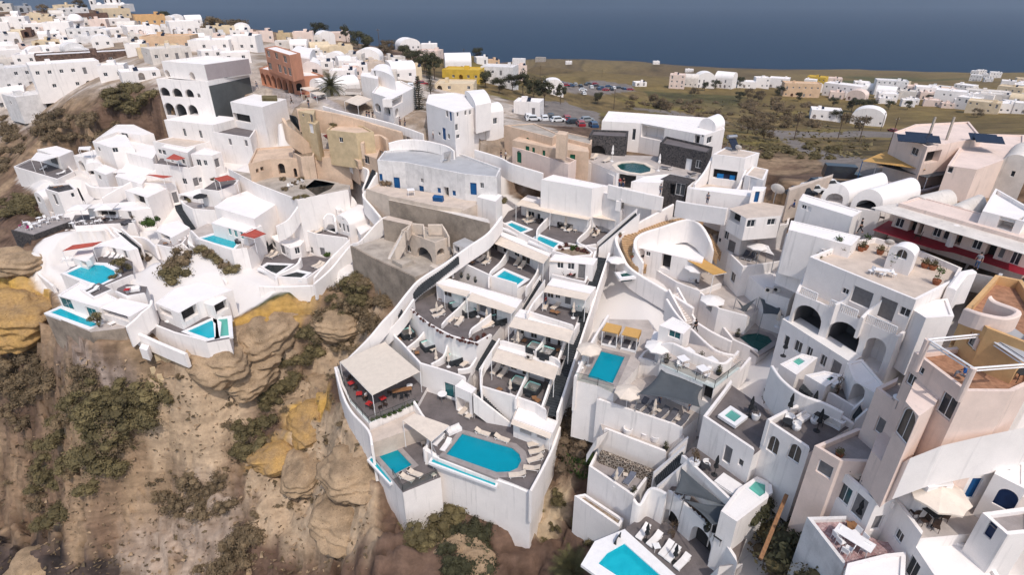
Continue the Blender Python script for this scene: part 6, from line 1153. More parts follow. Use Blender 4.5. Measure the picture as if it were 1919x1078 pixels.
terr('roof deck with four white tables and a glass edge', [(1236,684),(1338,729),(1388,690),(1345,655),(1272,640)], 22, 15, 'palefloor', .08, edges=(0,1), ops=[('k',1338,712,20,30),('k',1300,735,16,30)])
balustrade('slim glass balustrade along the white-table deck', [(1237,684,22.1),(1338,729,22.1),(1386,691,22.1)], every=2)
tile(2,2)
many(TB['w'], 22, 'white square table on the glass-edged roof deck', (1310,520,.4),(1270,580,.4),(1480,590,.4),(1415,655,.4), sc=1.35)
many(CH['w'], 22, 'white chair at the roof deck tables', (1350,545),(1300,605),(1505,610),(1450,680),(1245,600),(1470,620)); many(POT['d'], 22, 'dark pot plant on the roof deck', (1410,545),(1540,650),(1150,560))
blk('white whirlpool lounge with curved wall beside the cabana deck', [(945,520),(985,470),(1080,430),(1180,480),(1110,570)], 19.9, 15, fl='palefloor', par=.35, pools=[])
blk('white block house with teal slot window above the cabana deck', [(1100,280),(1280,345),(1340,285),(1200,215)], 24.6, 18, [('v',1215,330,90,50),('k',1160,300,30,50)], par=.05)
blk('white stepped seat block beside the whirlpool lounge', [(1035,390),(1110,410),(1130,340),(1060,320)], 21.5, 18, par=0)
wallrun('white wall behind the white-table deck', [(1110,420,22.6),(1200,410,23.4),(1350,480,23.4),(1560,560,23.2),(1640,520,23.4)], 3)
full()
terr('grey deck with five grey sun loungers under a shade sail', [(1118,753),(1279,807),(1313,778),(1332,735),(1240,700),(1192,712),(1150,738),(1124,742)], 18, 12, 'palefloor', .35, edges=(0,))
sail('large dark grey shade sail over the grey loungers', [(1242,686,21.6),(1318,726,21.6),(1312,764,20.8),(1196,738,20.8)], 18)
tile(2,2)
loung('g', 18, 'grey sun lounger beside the large shade sail', (935,915,1000,860),(1000,945,1060,890),(1085,985,1155,925),(1160,1010,1220,945),(1240,1045,1300,980))
many(TB['c'], 18, 'low white table between the grey loungers', (1095,935),(1235,1000),(945,870)); many(CU['w'], 18, 'folded cream umbrella between the grey loungers', (1055,965)); many(POT['d'], 18, 'dark pot plant left of the cream parasol', (680,810)); many(PP['dark'], 18, 'person in black standing under the large shade sail', (1100,870,2),(1320,925,1))
full()
terr('pale terrace with round rattan furniture below the basket wall', [(1122,783),(1131,815),(1247,860),(1284,814),(1272,803)], 15, 9, 'palefloor', .9, edges=(1,))
for x, y in ((1156,770),(1171,785),(1196,788),(1216,804),(1232,806),(1244,805)):
    b = MB(); b.lathe([(.001, 0), (.22, .02), (.3, .12), (.27, .12), (.18, .05), (.001, .04)], 14); o = b.build('woven_basket', 'wood'); o.location = Q(x, y, 16.4); o.rotation_euler = (R(80), 0, -.35); tag(o, 'round woven basket hanging on the white wall above the rattan furniture', 'basket', 'baskets on the white wall')
tile(2,3); many(ARM, 15, 'round pale rattan tub chair on the terrace below the baskets', (860,25),(1065,80),(980,20), sc=1.25); many(TB['r'], 15, 'round white table on the terrace below the baskets', (985,50)); many(POT['d'], 15, 'dark urn at the right end of the rattan terrace', (1140,150))
stair('white steps with pale treads right of the rattan terrace', (1285,30,17.5), (1165,160,15), 1.5, 14, 'palefloor', sides='both')
stair('grey striped steps left of the rattan terrace', (680,20,16.5), (600,150,13), 1.9, 16, 'greyfloor')
blk('cream and brown cobble strip below the rattan terrace', [(670,140),(1095,300),(1080,325),(650,165)], 14.0, 9, m='crazystone', fl='crazystone', par=0, name='cobble_wall', cat='stone wall')
full()
terr('small beige terrace with two blue-grey loungers', [(1117,853),(1103,881),(1187,938),(1219,895),(1219,888)], 12.5, 4, 'greyfloor', .55, edges=(0,1,2))
tile(2,3); loung('b', 12.5, 'blue-grey lounger on the small beige terrace', (755,375,825,285),(840,415,915,325)); many(TB['c'], 12.5, 'low white table between the blue-grey loungers', (845,345)); many(CU['w'], 12.5, 'folded cream umbrella on the small beige terrace', (770,410)); many(POT['d'], 12.5, 'round dark bush in a pot at the terrace corner', (905,480))
blk('long white planter bed below the two blue-grey loungers', [(465,485),(800,720),(835,660),(545,470)], 9.8, 3, fl='brownrubble', par=.3, name='planter', cat='planter')
full()
# bottom pool and bar
terr('dark terrace with white loungers beside the bright blue bottom pool', [(1162,998),(1118,1058),(1195,1115),(1330,1110),(1345,1060),(1320,1010),(1262,985),(1207,966)], 11.5, 2, 'deck', .06, edges=(), pools=[pool('bright blue pool with white rim at the bottom edge', [(1170,1019),(1248,1088),(1205,1112),(1121,1057),(1138,1037)], 11.5, 'pool_cyan', coping=.55)])
terr('bar terrace under two pointed shade sails', [(1250,925),(1300,968),(1352,1018),(1380,1062),(1402,1000),(1405,975),(1330,915),(1270,895)], 15, 8, 'deckbrown', .45, edges=(0,1,2), ops=[('K',1240,962,26,34),('K',1305,1020,36,60)])
wallrun('white wall with bougainvillea above the bottom pool', [(1188,935,14.4),(1200,945,14),(1220,915,15.4),(1250,925,15.8)], 4.5)
sail('upper pointed grey shade sail over the bar terrace', [(1277,878,18.2),(1361,948,17.6),(1264,923,17.6)], 15, sagk=.10); sail('lower pointed grey shade sail over the bar terrace', [(1282,938,17.4),(1366,950,17.6),(1401,975,17.6),(1335,985,17.2)], 15)
tile(2,3)
loung('w', 11.5, 'white lounger in the row beside the bottom pool', (930,830,1020,720),(1010,880,1110,780),(1105,955,1190,850),(1150,990,1240,890),(1215,1050,1315,950)); many(CU['k'], 11.5, 'black folded umbrella between the white loungers by the bottom pool', (1000,825),(1210,985)); many(TB['w'], 11.5, 'low white table between loungers by the bottom pool', (1075,890), sc=.8)
many(TB['k'], 15, 'black square table on the bar terrace', (1270,490),(1510,780),(1650,800),(1540,830)); many(CH['w'], 15, 'white shell chair on the bar terrace', (1245,520),(1305,525),(1615,840),(1610,760)); many(CH['d'], 15, 'wooden bar stool along the bar counter', (1330,580),(1360,610),(1395,640),(1425,665),(1460,700)); many(POT['d'], 15, 'dark pot plant on the bar terrace', (1450,750))
put(VINE, 1010, 625, 11.5, 'red bougainvillea climbing the white wall by the bottom pool', .5); put(VINE, 1205, 800, 11.5, 'dry climbing plant on the bar wall above the loungers', .5, 1.1)
stair('narrow white steps with dark treads climbing past the bar', (1290,195,18), (1075,395,14.2), 1.6, 17, 'stairdark', sides='both', sm='white'); stair('white steps fanning down at the bottom right of the bar', (1640,1000,14.8), (1560,1075,12), 2.2, 12, 'greyfloor', sm='white'); stair('small white steps left of the bottom pool', (800,780,12.5), (730,880,10), 1.0, 11, 'stairdark', sm='white')
stair('dark steps with white risers beside the upper sail pole', (1150,455,14.2), (1180,515,13), 1.0, 7, 'stairdark', sm='white')
full()
terr('dark terrace with white daybed and black umbrella below the jacuzzi house', [(1276,860),(1369,948),(1392,930),(1412,905),(1322,842),(1300,838)], 18, 9, 'deck', .5, edges=(0,))
tile(2,3); many(BED, 18, 'low white daybed on the dark terrace', (1610,415), rot=.7, sc=1.0); many(CU['k'], 18, 'black folded umbrella over the black table', (1510,330)); many(TB['k'], 18, 'black square table beside the white tub chair', (1435,300)); many(ARM, 18, 'white tub chair at the black square table', (1450,270)); many(POT['w'], 18, 'big white urn at the corner of the dark terrace', (1355,265), sc=1.7)
blk('white jacuzzi plinth beside the daybed terrace', [(1690,430),(1560,600),(1680,680),(1916,500),(1916,380),(1830,340)], 18.9, 9, par=.05, pools=[pool('mint green jacuzzi beside the daybed terrace', [(1820,375),(1765,430),(1850,495),(1916,450),(1916,410)], 18.85, 'pool_mint', .8, .12)])
full()
blk('white house with balcony door below the corner jacuzzi', [(1318,780),(1414,845),(1470,800),(1440,760),(1370,712),(1345,745)], 22.2, 13, [('d',1363,853,14,30),('w',1388,868,9,12),('w',1420,883,12,14)], fl='deck', par=.6, edges=(0,4,5), name='white_house')
tile(2,2); pool('mint green jacuzzi on the house corner above the grey sail', [(1640,910),(1585,955),(1660,1005),(1715,960)], 22.1, 'pool_mint', .7, .2, up=.0)
many(CU['k'], 21.6, 'black folded umbrella beside the corner jacuzzi', (1770,960)); many(TB['k'], 21.6, 'black table beside the corner jacuzzi', (1790,940)); many(ARM, 21.6, 'white tub chair beside the corner jacuzzi', (1815,985)); put(VINE, 1885, 860, 21.6, 'bare climbing plant on a pale wall by the corner jacuzzi', .8)
tile(3,2)
terr('dark terrace with black umbrellas and a white sofa set', [(-20,1020),(300,1235),(640,1025),(560,960),(380,850),(240,840)], 24.5, 16, 'deck', .45, edges=(0,), ops=[('a',35,1175,80,120),('a',195,1235,90,120)])
many(CU['k'], 24.5, 'black folded umbrella on the sofa terrace', (145,950),(320,930),(360,1070)); many(ARM, 24.5, 'white tub chair on the sofa terrace', (150,1000),(205,1060),(340,1010)); many(TB['K'], 24.5, 'round black table on the sofa terrace', (140,1035)); put(TB['k'], 385, 1010, 24.5, 'low black table in front of the white sofa', .6, 1.3); put(SF['w'], 450, 1005, 24.5, 'long white sofa on the sofa terrace', 2.2, 1.25); put(SF['w'], 250, 990, 24.5, 'small white bench with striped cushions on the sofa terrace', .6, .8)
wallrun('curved white wall behind the sofa terrace', [(0,985,25.2),(240,865,25.3),(330,845,25.4),(480,915,25.3),(600,985,25.2),(640,1015,25)], 3)
wallrun('white curving wall from the mint jacuzzis down to the sofa terrace', [(30,580,26.5),(100,680,26.5),(240,790,26.5),(420,860,26.5),(560,930,26.4)], 4)
# upper nooks
full()
curved_stair('curved staircase of pale wooden planks, upper sweep', [(1318,407,29.6),(1262,416,28.6),(1205,432,27.4),(1180,446,26.6),(1181,466,25.6),(1192,488,24.6),(1208,502,23.8)], 2.0, 44)
curved_stair('short wooden plank stair behind the white bowl wall', [(1327,440,28.6),(1338,458,27.4),(1349,476,26.2)], 1.5, 12)
wallrun('white wall right of the upper central stairs sweeping around the plank stair', [(1262,382,30.8),(1205,412,28.8),(1163,437,27),(1155,450,26.2),(1166,477,25),(1184,504,24),(1250,545,23),(1300,577,22.4)], 3, .45)
wallrun('white bowl-shaped wall inside the plank stair', [(1206,492,25),(1191,464,26.8),(1197,441,28),(1240,425,29),(1287,411,30),(1312,420,30),(1330,448,29),(1337,470,27.6)], 3.5, .45)
tile(2,1)
blk('white cave house with arched door inside the curved stair', [(930,770),(1420,885),(1450,800),(1300,700),(960,680)], 26.2, 20, [('K',968,805,44,76),('w',1015,822,34,34),('k',1155,840,70,110)], par=.05)
awning('golden reed awning over the terrace in the curved stair', [(1310,790),(1605,960),(1505,978),(1185,800)], 26.0, 23, 'reed', posts=(2,3), sag=.03); 
terr('pale terrace with parasols beneath the golden reed awning', [(1010,930),(1220,1060),(1400,1130),(1560,1070),(1600,960),(1300,880),(1080,870)], 22.8, 17, 'palefloor', .55, edges=(0,1,2))
put(OU['w'], 1355, 1040, 22.8, 'white parasol beneath the golden reed awning'); put(OU['w'], 770, 960, 22.5, 'white parasol beside the dark central stairs', 0, .85); many(CU['w'], 22.8, 'folded cream umbrella beneath the golden reed awning', (1200,960)); many(TB['r'], 22.8, 'round table on the terrace beneath the reed awning', (1090,920),(1340,1040)); many(CH['g'], 22.8, 'grey chair on the terrace beneath the reed awning', (1140,940),(1260,1000),(1380,1060)); many(SF['k'], 22.8, 'dark sofa in the shade beneath the reed awning', (1240,900,.3))
pool('small green plunge pool beside the dark central stairs', [(805,970),(880,955),(900,985),(820,995)], 23.2, 'pool_green', .8, .25); many(POT['t'], 26.5, 'terracotta pot on the plank stair', (805,695),(895,850), sc=.8)
full()
blk('white tower house with small balcony above the curved stair', [(1352,412),(1393,432),(1478,420),(1482,398),(1420,385),(1366,392)], 30.2, 22, [('w',1361,441,8,16),('d',1370,462,14,22),('w',1348,450,5,8)], par=.4, fl='palefloor')
blk('glazed rooftop room with flat beige roof on the tower house', [(1366,391),(1399,409),(1464,404),(1470,386),(1420,377)], 33.1, 30, [('k',1378,402,20,18),('w',1408,419,16,14),('w',1424,418,16,14),('w',1446,416,16,12)], fl='sandfloor', par=0, name='rooftop_room', cat='room')
terr('white terrace with grey loungers below the tower house', [(1364,480),(1391,507),(1440,500),(1490,492),(1480,468),(1400,462)], 26.5, 19, 'palefloor', .5, edges=(0,1,2), ops=[('w',1373,520,8,18),('k',1362,528,8,20)])
tile(2,1); loung('g', 26.5, 'grey lounger on the tower house terrace', (1715,870,1760,830),(1760,880,1810,845)); put(OU['w'], 1810, 870, 26.5, 'white parasol on the tower house terrace', 0, .9)
sail('small white shade sail beside the tower house terrace', [(1370+460,730,29),(1916,760,29),(1960,830,28.4),(1850,800,28.4)], 26.5, 'whitecloth')
full()
blk('broad blank white wall block between tower house and arched building', [(1393,508),(1440,548),(1480,560),(1515,520),(1500,490),(1440,500)], 25.6, 18, par=.05); put(AC, 1440, 548, 25.6, 'air conditioner on the blank white wall block, left one', -.6); put(AC, 1455, 547, 25.6, 'air conditioner on the blank white wall block, right one', -.6)
# lower nook and the round teal pool
terr('pale terrace with balusters, parasol and table below the tower house', [(1300,545),(1345,585),(1400,600),(1440,560),(1400,535),(1340,535)], 22.6, 16, 'palefloor', .5, edges=(0,1), ops=[('k',1330,570,10,16)])
put(OU['w'], 1330, 592, 20.8, 'white parasol with dark seats below the baluster terrace', 0, 1.0)
terr('pinkish deck with dark loungers around the round teal pool', [(1345,605),(1372,640),(1420,662),(1462,640),(1480,605),(1440,580),(1385,590)], 20.4, 14, 'palefloor', .25, edges=(0,1), pools=[pool('round-ended teal pool below the white building with arches', [(1385,632),(1400,626),(1420,624),(1440,630),(1448,640),(1420,660)], 20.4, 'pool_green', cm='greyfloor')])
sail('pair of grey-beige shade sails beside the round-ended pool', [(1380,560,24.2),(1392,574,23.2),(1418,560,24.4),(1395,590,22.2)], 20.4, 'greysail'); sail('dark grey shade sail against the white building with arches', [(1424,558,24.4),(1462,572,24.2),(1468,592,23.6),(1430,588,23.4)], 20.4)
many(CU['w'], 20.4, 'folded cream umbrella beside the round-ended pool', (1455,612)); many(POT['d'], 20.4, 'stacked dark pot beside the round-ended pool', (1383,618),(1381,632)); loung('g', 20.4, 'dark lounger beside the round-ended pool', (1432,600,1442,590),(1440,612,1452,600))
put(PP['black'], 1302, 622, 22.2, 'woman with dark hair in black and white standing at the balusters', .6)
wallrun('white wall with terracotta balusters below the parasol', [(1300,600,22.4),(1335,622,22),(1372,640,21.6)], 1.6); wallrun('white wall sloping down from the curved stair to the block house', [(1250,560,24),(1270,590,23),(1300,620,22.6),(1340,655,22.4),(1375,665,22.2)], 3)
stair('small white stair below the golden reed awning', (1262,548,23), (1292,606,20.5), 1.1, 13, 'palefloor', sides='both'); stair('white steps right of the white-table deck', (1392,672,21.5), (1332,745,18), 1.3, 18, 'palefloor', sides='both')
# ------------------------------------------------------------------ the white building with three big arches
tile(3,2)
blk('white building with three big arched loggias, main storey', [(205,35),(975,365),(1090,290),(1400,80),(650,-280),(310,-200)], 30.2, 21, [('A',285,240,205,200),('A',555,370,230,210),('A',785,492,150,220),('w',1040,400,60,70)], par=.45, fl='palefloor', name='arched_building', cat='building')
blk('set-back upper storey with planted roof terrace on the arched building', [(308,-235),(860,-10),(1105,90),(1400,-60),(1450,-150),(1100,-300),(800,-380),(600,-350)], 33.7, 29.5, [('d',695,70,150,120),('d',880,160,130,150),('w',575,25,50,40),('w',1040,190,80,60)], par=.6, fl='sandfloor', name='upper_storey', cat='storey')
blk('lower projecting storey with five narrow windows on the arched building', [(105,230),(620,560),(700,510),(190,190)], 26.6, 20, [('w',135,395,36,70),('w',220,440,54,80),('w',305,480,40,70),('w',408,545,42,80),('d',500,605,66,110)], par=0, name='lower_storey', cat='storey')
def rail(label, a, b, n, h=.85):
    P, S = Q(*a), Q(*b); t = thing('balustrade', label, 'balustrade', P); m = MB()
    for i in range(n + 1): p = P.lerp(S, i / n) - P; m.box((p.x, p.y, p.z + h / 2), (.09, .09, h))
    m.build('balusters', 'whitepaint', t); r = MB(); d = S - P; r.tube([(0, 0, h), tuple(d + Vector((0, 0, h)))], .06, 5); r.build('rail', 'whitepaint', t)
rail('white baluster rail on the left of the balcony above the arches', (240,45,30.2), (355,95,30.2), 9); rail('white baluster rail in the middle of the balcony above the arches', (455,140,30.2), (655,225,30.2), 14); rail('white baluster rail on the right of the balcony above the arches', (705,245,30.2), (945,350,30.2), 18)
wallrun('white sloping divider between the balcony doors', [(620,20,32.6),(560,90,31.4),(500,120,30.9)], 2.4); wallrun('white sloping divider right of the balcony doors', [(850,90,32.6),(760,160,31.4),(700,220,30.9)], 2.4)
many(TB['o'], 29.7, 'wooden folding table on the balcony above the arches', (620,165),(830,265), sc=1.2)
put(CU['W'], 1030, 310, 29.7, 'furled white cloth umbrella at the right end of the balcony'); blk('white curved roof wing at the right of the arched building', [(1085,165),(1180,225),(1390,210),(1340,75),(1240,90)], 32.5, 26, par=.15)
blk('white plinth with mint jacuzzi left of the arched building', [(85,570),(210,650),(370,520),(250,490)], 26, 20, par=.1, pools=[pool('mint jacuzzi on the white plinth nearest the round pool', [(180,550),(225,520),(275,550),(225,580)], 25.9, 'pool_mint', .6, .12)])
blk('white plinth with mint jacuzzi below the arched windows', [(275,650),(430,740),(560,650),(420,620)], 26, 20, par=.1, pools=[pool('mint jacuzzi on the plinth below the right loggia', [(430,680),(470,665),(530,690),(490,712)], 25.9, 'pool_mint', .6, .12)])
blk('white annex with arched niche and stepped parapet below the right loggia', [(590,560),(700,530),(880,740),(800,790),(640,690)], 27.2, 19, [('A',650,720,90,150),('v',745,760,60,60)], par=.1)
terr('dark terrace nook with tall white plant pot below the right loggia', [(440,810),(640,930),(780,840),(660,760),(560,750)], 24.8, 17, 'deck', .5, edges=(0,1)); put(VINE, 520, 790, 24.8, 'bare branched plant in the dark terrace nook', .5); put(CU['k'], 110, 510, 24.8, 'black folded umbrella left of the jacuzzi plinth'); put(CU['w'], 60, 290, 22, 'folded cream umbrella against the arched building')
stair('white steps with dark treads up to the mint jacuzzis', (245,730,25), (330,800,24.5), .9, 7, 'stairdark'); stair('white steps between the annex and the pink house', (700,900,26), (640,985,24.6), 1.2, 8, 'stairdark', sides='both', sm='white')
tile(3,1)
for k, x, y, z in (('T',505,805,33.1),('t',565,835,33.1),('t',690,800,33.1),('T',715,790,33.1),('t',910,860,33.1),('t',1010,885,33.1),('t',1040,895,33.1),('t',1165,925,33.1),('t',1225,940,33.1),('T',920,935,33.1),('T',1250,1050,33.1),('t',830,825,33.1)): put(POT[k], x, y, z, 'terracotta pot plant on the planted roof terrace', 0, 1.25)
for i in range(6): put(BUSH['olive'], 370 + i * 20, 850 - i * 10, 33.1, 'green plant along the left edge of the planted roof terrace', 0, .5, 'plants on the roof terrace edge')
put(TB['L'], 850, 985, 33.1, 'long white table lying on the planted roof terrace', 1.2, .9); many(CH['w'], 33.1, 'white folding chair around the long roof terrace table', (760,975),(930,1000),(845,1000)); put(DISH, 885, 800, 33.4, 'satellite dish at the back of the planted roof terrace', 2.6); put(SOLAR, 355, 800, 31.5, 'solar water heater beside the planted roof terrace', .9)
blk('small arched white doorway house at the back of the planted roof terrace', [(905,790),(1090,850),(1130,800),(960,760)], 35.2, 32.8, [('a',1000,815,90,70)], par=0, top='vault', rise=.7)
# ------------------------------------------------------------------ pink house
tile(3,2)
blk('pale pink house with terracotta terrace at the right edge', [(1090,478),(1478,772),(1830,775),(1990,700),(2000,420),(1560,380),(1400,440)], 36.4, 25, [('w',1332,885,105,150),('w',1065,690,60,80),('w',1130,610,60,50)], m='palepink', fl='rooftile', par=.4, name='pink_house', cat='house')
blk('pale pink porch with arched glass door on the pink house', [(1025,850),(1125,960),(1240,880),(1290,800),(1180,680),(1100,680)], 34.6, 26, [('a',1110,830,110,230)], m='palepink', par=0, name='arched_porch', cat='porch')
terr('pale pink lower terrace with round table below the arched door', [(795,780),(1060,985),(1265,1000),(1210,900),(1100,930),(1040,850),(960,700)], 31.4, 22, 'greyfloor', .45, edges=(0,1,6), m='palepink', ops=[('d',835,1035,60,110),('k',1000,1040,30,30)]); put(TB['r'], 960, 885, 31.4, 'round white table on the pink lower terrace', 0, 1.1)
blk('ochre upper house with tiled terraces behind the pink house', [(1470,152),(1640,300),(1950,420),(2100,250),(1900,-60),(1700,-100)], 39.2, 33, [('w',1530,400,70,90),('k',1330,350,20,60)], m='ochrewall', fl='rooftile', par=.7, name='ochre_house', cat='house')
wallrun('pale wall with curved seat on the tiled upper terrace', [(1480,150,39.7),(1600,190,39.9),(1780,220,40),(1870,170,40.3),(1700,100,40.2),(1660,60,40.4)], 1.2, .4, 'palepink')
def frame():
    t = thing('pergola_frame', 'white steel pergola frame on the terracotta terrace', 'pergola', Q(1480, 740, 36)); o = t.location.copy()
    P = [Q(1195, 385, 38.4), Q(1600, 345, 38.4), Q(1940, 570, 38.4), Q(1535, 600, 38.4)]
    for a, b in ((0, 1), (0, 3), (3, 2), (1, 2)): m = MB(); m.tube([P[a] - o, P[b] - o], .07, 6); m.tube([P[a] - o - Vector((0, 0, .22)), P[b] - o - Vector((0, 0, .22))], .05, 6); m.build('beam', 'whitepaint', t)
    for i in (0, 1, 3): m = MB(); p = P[i] - o; m.tube([(p.x, p.y, -.2), tuple(p)], .2, 10); m.build('column', 'palepink', t)
frame(); awning('grey retractable awning over the back of the terracotta terrace', [(1560,290),(1840,300),(2010,420),(1940,540)], 38.6, 36, 'greypaint', posts=(), sag=.02)
put(PP['blue'], 1445, 690, 36, 'man in a blue shirt sitting on the terracotta terrace', .9); put(AC, 1650, 905, 32.5, 'air conditioner on the pink house wall', .2); many(TB['k'], 36, 'black barbecue on the terracotta terrace', (1860,690)); many(CH['d'], 36, 'dark chair under the grey retractable awning', (1700,540),(1740,560),(1680,570))
tile(3,3)
blk('pale pink low house with grey roof terrace and yellow pot', [(345,110),(535,225),(850,235),(1000,120),(800,-20),(660,-20)], 27.2, 17, [('d',420,290,110,90),('w',375,200,40,30)], m='palepink', fl='greyfloor', par=.5, name='pink_annex', cat='house'); put(POT['t'], 525, 195, 26.7, 'yellow round pot on the grey roof terrace', 0, 1.0)
blk('pale pink stepped wall block beside the grey roof terrace', [(770,150),(850,235),(1040,215),(1060,100),(900,0),(820,20)], 29, 22, m='palepink', par=0, name='pink_stair_block', cat='wall'); stair('pale pink steps with dark risers below the pink house', (1270,10,30), (1090,85,28), 1.3, 13, 'palefloor')
# ------------------------------------------------------------------ lower right corner
terr('white roof terrace with two deck chairs and a large cream parasol', [(495,285),(800,558),(940,540),(1135,805),(1620,760),(1930,650),(1930,500),(1400,390),(1060,340),(1000,250),(700,240)], 25.5, 16, 'palefloor', .35, edges=(0,1,2,9,10), ops=[('w',568,475,80,120),('d',675,570,90,150),('d',815,690,70,110),('w',975,785,50,70)])
put(DC, 655, 345, 25.5, 'wooden deck chair with cream canvas, the one nearer the pink house', -.9, 1.25); put(DC, 740, 415, 25.5, 'wooden deck chair with cream canvas, the one nearer the large parasol', -.9, 1.25); put(OU['C'], 1190, 640, 25.5, 'large cream parasol on the white roof terrace', .2)
many(CH['d'], 25.5, 'dark wooden folding chair under the large cream parasol', (1060,600),(1150,700),(1240,745),(1300,670),(1320,640),(1080,640)); put(TB['k'], 1200, 670, 25.5, 'dark wooden table under the large cream parasol', .4, 1.4)
wallrun('low white divider line across the deck chair terrace', [(800,370,25.7),(870,460,25.7),(940,545,25.7)], .5, .16, smooth=False)
blk('white house with sloping roof and tiny square window', [(980,240),(1200,425),(1390,405),(1300,190),(1120,180)], 28.6, 22, [('w',1045,350,34,40),('n',1290,450,60,80)], par=.05)
blk('white house with tall blue door behind the large parasol', [(1390,310),(1710,305),(1640,190),(1320,185)], 29.2, 22, [('b',1530,430,80,150)], par=.1); put(AC, 1585, 195, 29.2, 'air conditioner on the white house with the tall blue door', -.6, 1.2)
blk('white house with arched navy door beside the terracotta pot', [(1690,320),(1930,440),(1930,250),(1760,190)], 29.6, 22, [('N',1790,520,150,130)], par=.1); put(POT['t'], 1620, 560, 25.5, 'terracotta pot with leafy plant between the blue doors', 0, 1.7)
blk('white house at the right edge with brown roof and shuttered window', [(1600,612),(1790,780),(1990,760),(1990,560)], 28.2, 20, [('n',1665,735,56,100)], par=.35, fl='greyfloor')
blk('white house in the bottom right corner with anchor motif wall', [(1068,818),(1240,1080),(1360,1230),(1740,1100),(1600,890),(1330,790)], 24.6, 15, [('w',1070,1030,70,130),('n',1660,860,110,130)], par=.25); blk('small curved white gate wall beside the blue gate', [(1590,790),(1620,800),(1730,810),(1700,770)], 26.2, 20, [('n',1655,850,120,150)], par=0, name='gate_wall', cat='wall')
blk('low white roof in front of the long white table', [(592,992),(880,920),(1030,905),(1020,1120),(560,1120)], 23.5, 14, par=.15)
terr('mosaic-floored terrace with a long white table', [(282,668),(560,1030),(885,945),(1040,850),(860,830),(745,790),(575,660)], 22.3, 12, 'mosaicfloor', .35, edges=(0,6), m='oldwhite'); put(TB['L'], 620, 860, 22.3, 'long white table on the mosaic-floored terrace', .72, 1.25)
for x, y, r in ((500,815,1.9),(530,860,1.9),(565,930,2.3),(640,795,-1.2),(690,850,-1.2),(705,920,-.8),(545,800,.8),(590,915,3.9)): put(CH['w'], x, y, 22.3, 'white folding chair at the long white table', r, 1.1)
put(CU['k'], 650, 690, 22.4, 'dark furled umbrella against the white house', 0, 1.1); many(TB['o'], 22.3, 'wooden crate table on the mosaic floor', (660,725),(610,735))
for x, y, k, s in ((250,520,'olive',1.5),(340,490,'olive',1.4),(400,560,'olive',1.3)): putG(TREE_[k], x, y, 'leafy olive tree in the gap between the white and pink houses', None, s)
for x, y, k, s in ((300,590,'dark',2.6),(130,640,'dark',2.4),(220,560,'dark',2.4),(140,900,'olive',3.4),(230,1000,'dark',3.4),(320,1070,'olive',2.8),(60,980,'scrub',3.0),(20,800,'olive',2),(130,360,'green',1.6),(170,325,'green',1.4),(60,470,'dry',1.5)): putG(BUSH[k], x, y, {'dark': 'dark leafy bush in the gap between the white houses', 'olive': 'olive green bush at the foot of the mosaic terrace', 'scrub': 'brown scrub bush beside the timber beam', 'green': 'bright green plant in the bed below the arched windows', 'dry': 'dry plant in a white planter bed'}[k], None, s, sink=.2)
def bank(label, pts, d=4, m='white'):
    P = [Q(*p) for p in pts]; o = P[0].copy(); b = MB(); b.tess([[p - o for p in P]]); n = len(P)
    for i in range(n): p, q = P[i] - o, P[(i + 1) % n] - o; dn = Vector((0, 0, -d)); b.face([p, q, q + dn, p + dn])
    ob = b.build('plastered_bank', m); ob.location = o; tag(ob, label, 'bank')
bank('white plastered bank below the pink house wall', [(1000,240,30),(1060,205,31),(1300,110,32.4),(1600,40,33),(1990,-40,33.6),(1990,150,30.5),(1700,200,29.6),(1320,190,28.8),(1180,190,28.4)])
b = MB(); a_, c_ = Q(-60, 960, 17.6), Q(135, 480, 19.6); b.tube([(0, 0, 0), tuple(c_ - a_)], .22, 4); o = b.build('timber_beam', 'wood'); o.location = a_; tag(o, 'long sloping brown timber beam beside the planter beds', 'beam')
tile(2,3); put(BUSH['dark'], 1830, 640, 16.5, 'round dark clipped bush at the tip of the lower shade sail', 0, 2.0); put(BUSH['dark'], 1890, 570, 17, 'dark bush behind the round clipped bush', 0, 1.5)

# ================================================================== along the walkway and the ridge
def wblk(label, a, b, depth, zt, zb, **k):       # front edge given by two picture places at roof height, depth in metres
    p, q = Q(*a, zt), Q(*b, zt); d = (q - p).normalized(); n = Vector((-d.y, d.x, 0)); return blkw(label, [tuple(v.xy) for v in (p, q, q + n * depth, p + n * depth)], zt, zb, perops=None, **k)
tile(0,0)
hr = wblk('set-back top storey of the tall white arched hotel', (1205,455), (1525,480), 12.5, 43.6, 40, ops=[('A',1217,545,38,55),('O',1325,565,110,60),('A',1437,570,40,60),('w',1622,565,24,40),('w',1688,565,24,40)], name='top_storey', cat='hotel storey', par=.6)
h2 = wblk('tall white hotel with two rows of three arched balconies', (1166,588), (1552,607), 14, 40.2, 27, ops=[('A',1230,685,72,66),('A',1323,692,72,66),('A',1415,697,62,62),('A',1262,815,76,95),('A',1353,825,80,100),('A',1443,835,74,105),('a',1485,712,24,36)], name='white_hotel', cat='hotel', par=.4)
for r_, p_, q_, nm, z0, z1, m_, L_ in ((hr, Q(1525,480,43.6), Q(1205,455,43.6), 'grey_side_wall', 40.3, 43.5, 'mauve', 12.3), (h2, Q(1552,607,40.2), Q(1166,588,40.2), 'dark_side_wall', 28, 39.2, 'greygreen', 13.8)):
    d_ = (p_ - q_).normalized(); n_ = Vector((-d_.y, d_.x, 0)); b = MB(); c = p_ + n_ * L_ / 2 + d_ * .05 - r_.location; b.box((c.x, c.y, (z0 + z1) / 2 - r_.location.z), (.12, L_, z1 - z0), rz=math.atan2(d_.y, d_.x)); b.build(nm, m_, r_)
wblk('white plinth house with two slit windows under the tall hotel', (1225,895), (1590,935), 8, 32.6, 24, ops=[('w',1380,990,22,60),('w',1500,1003,22,60)], par=.1)
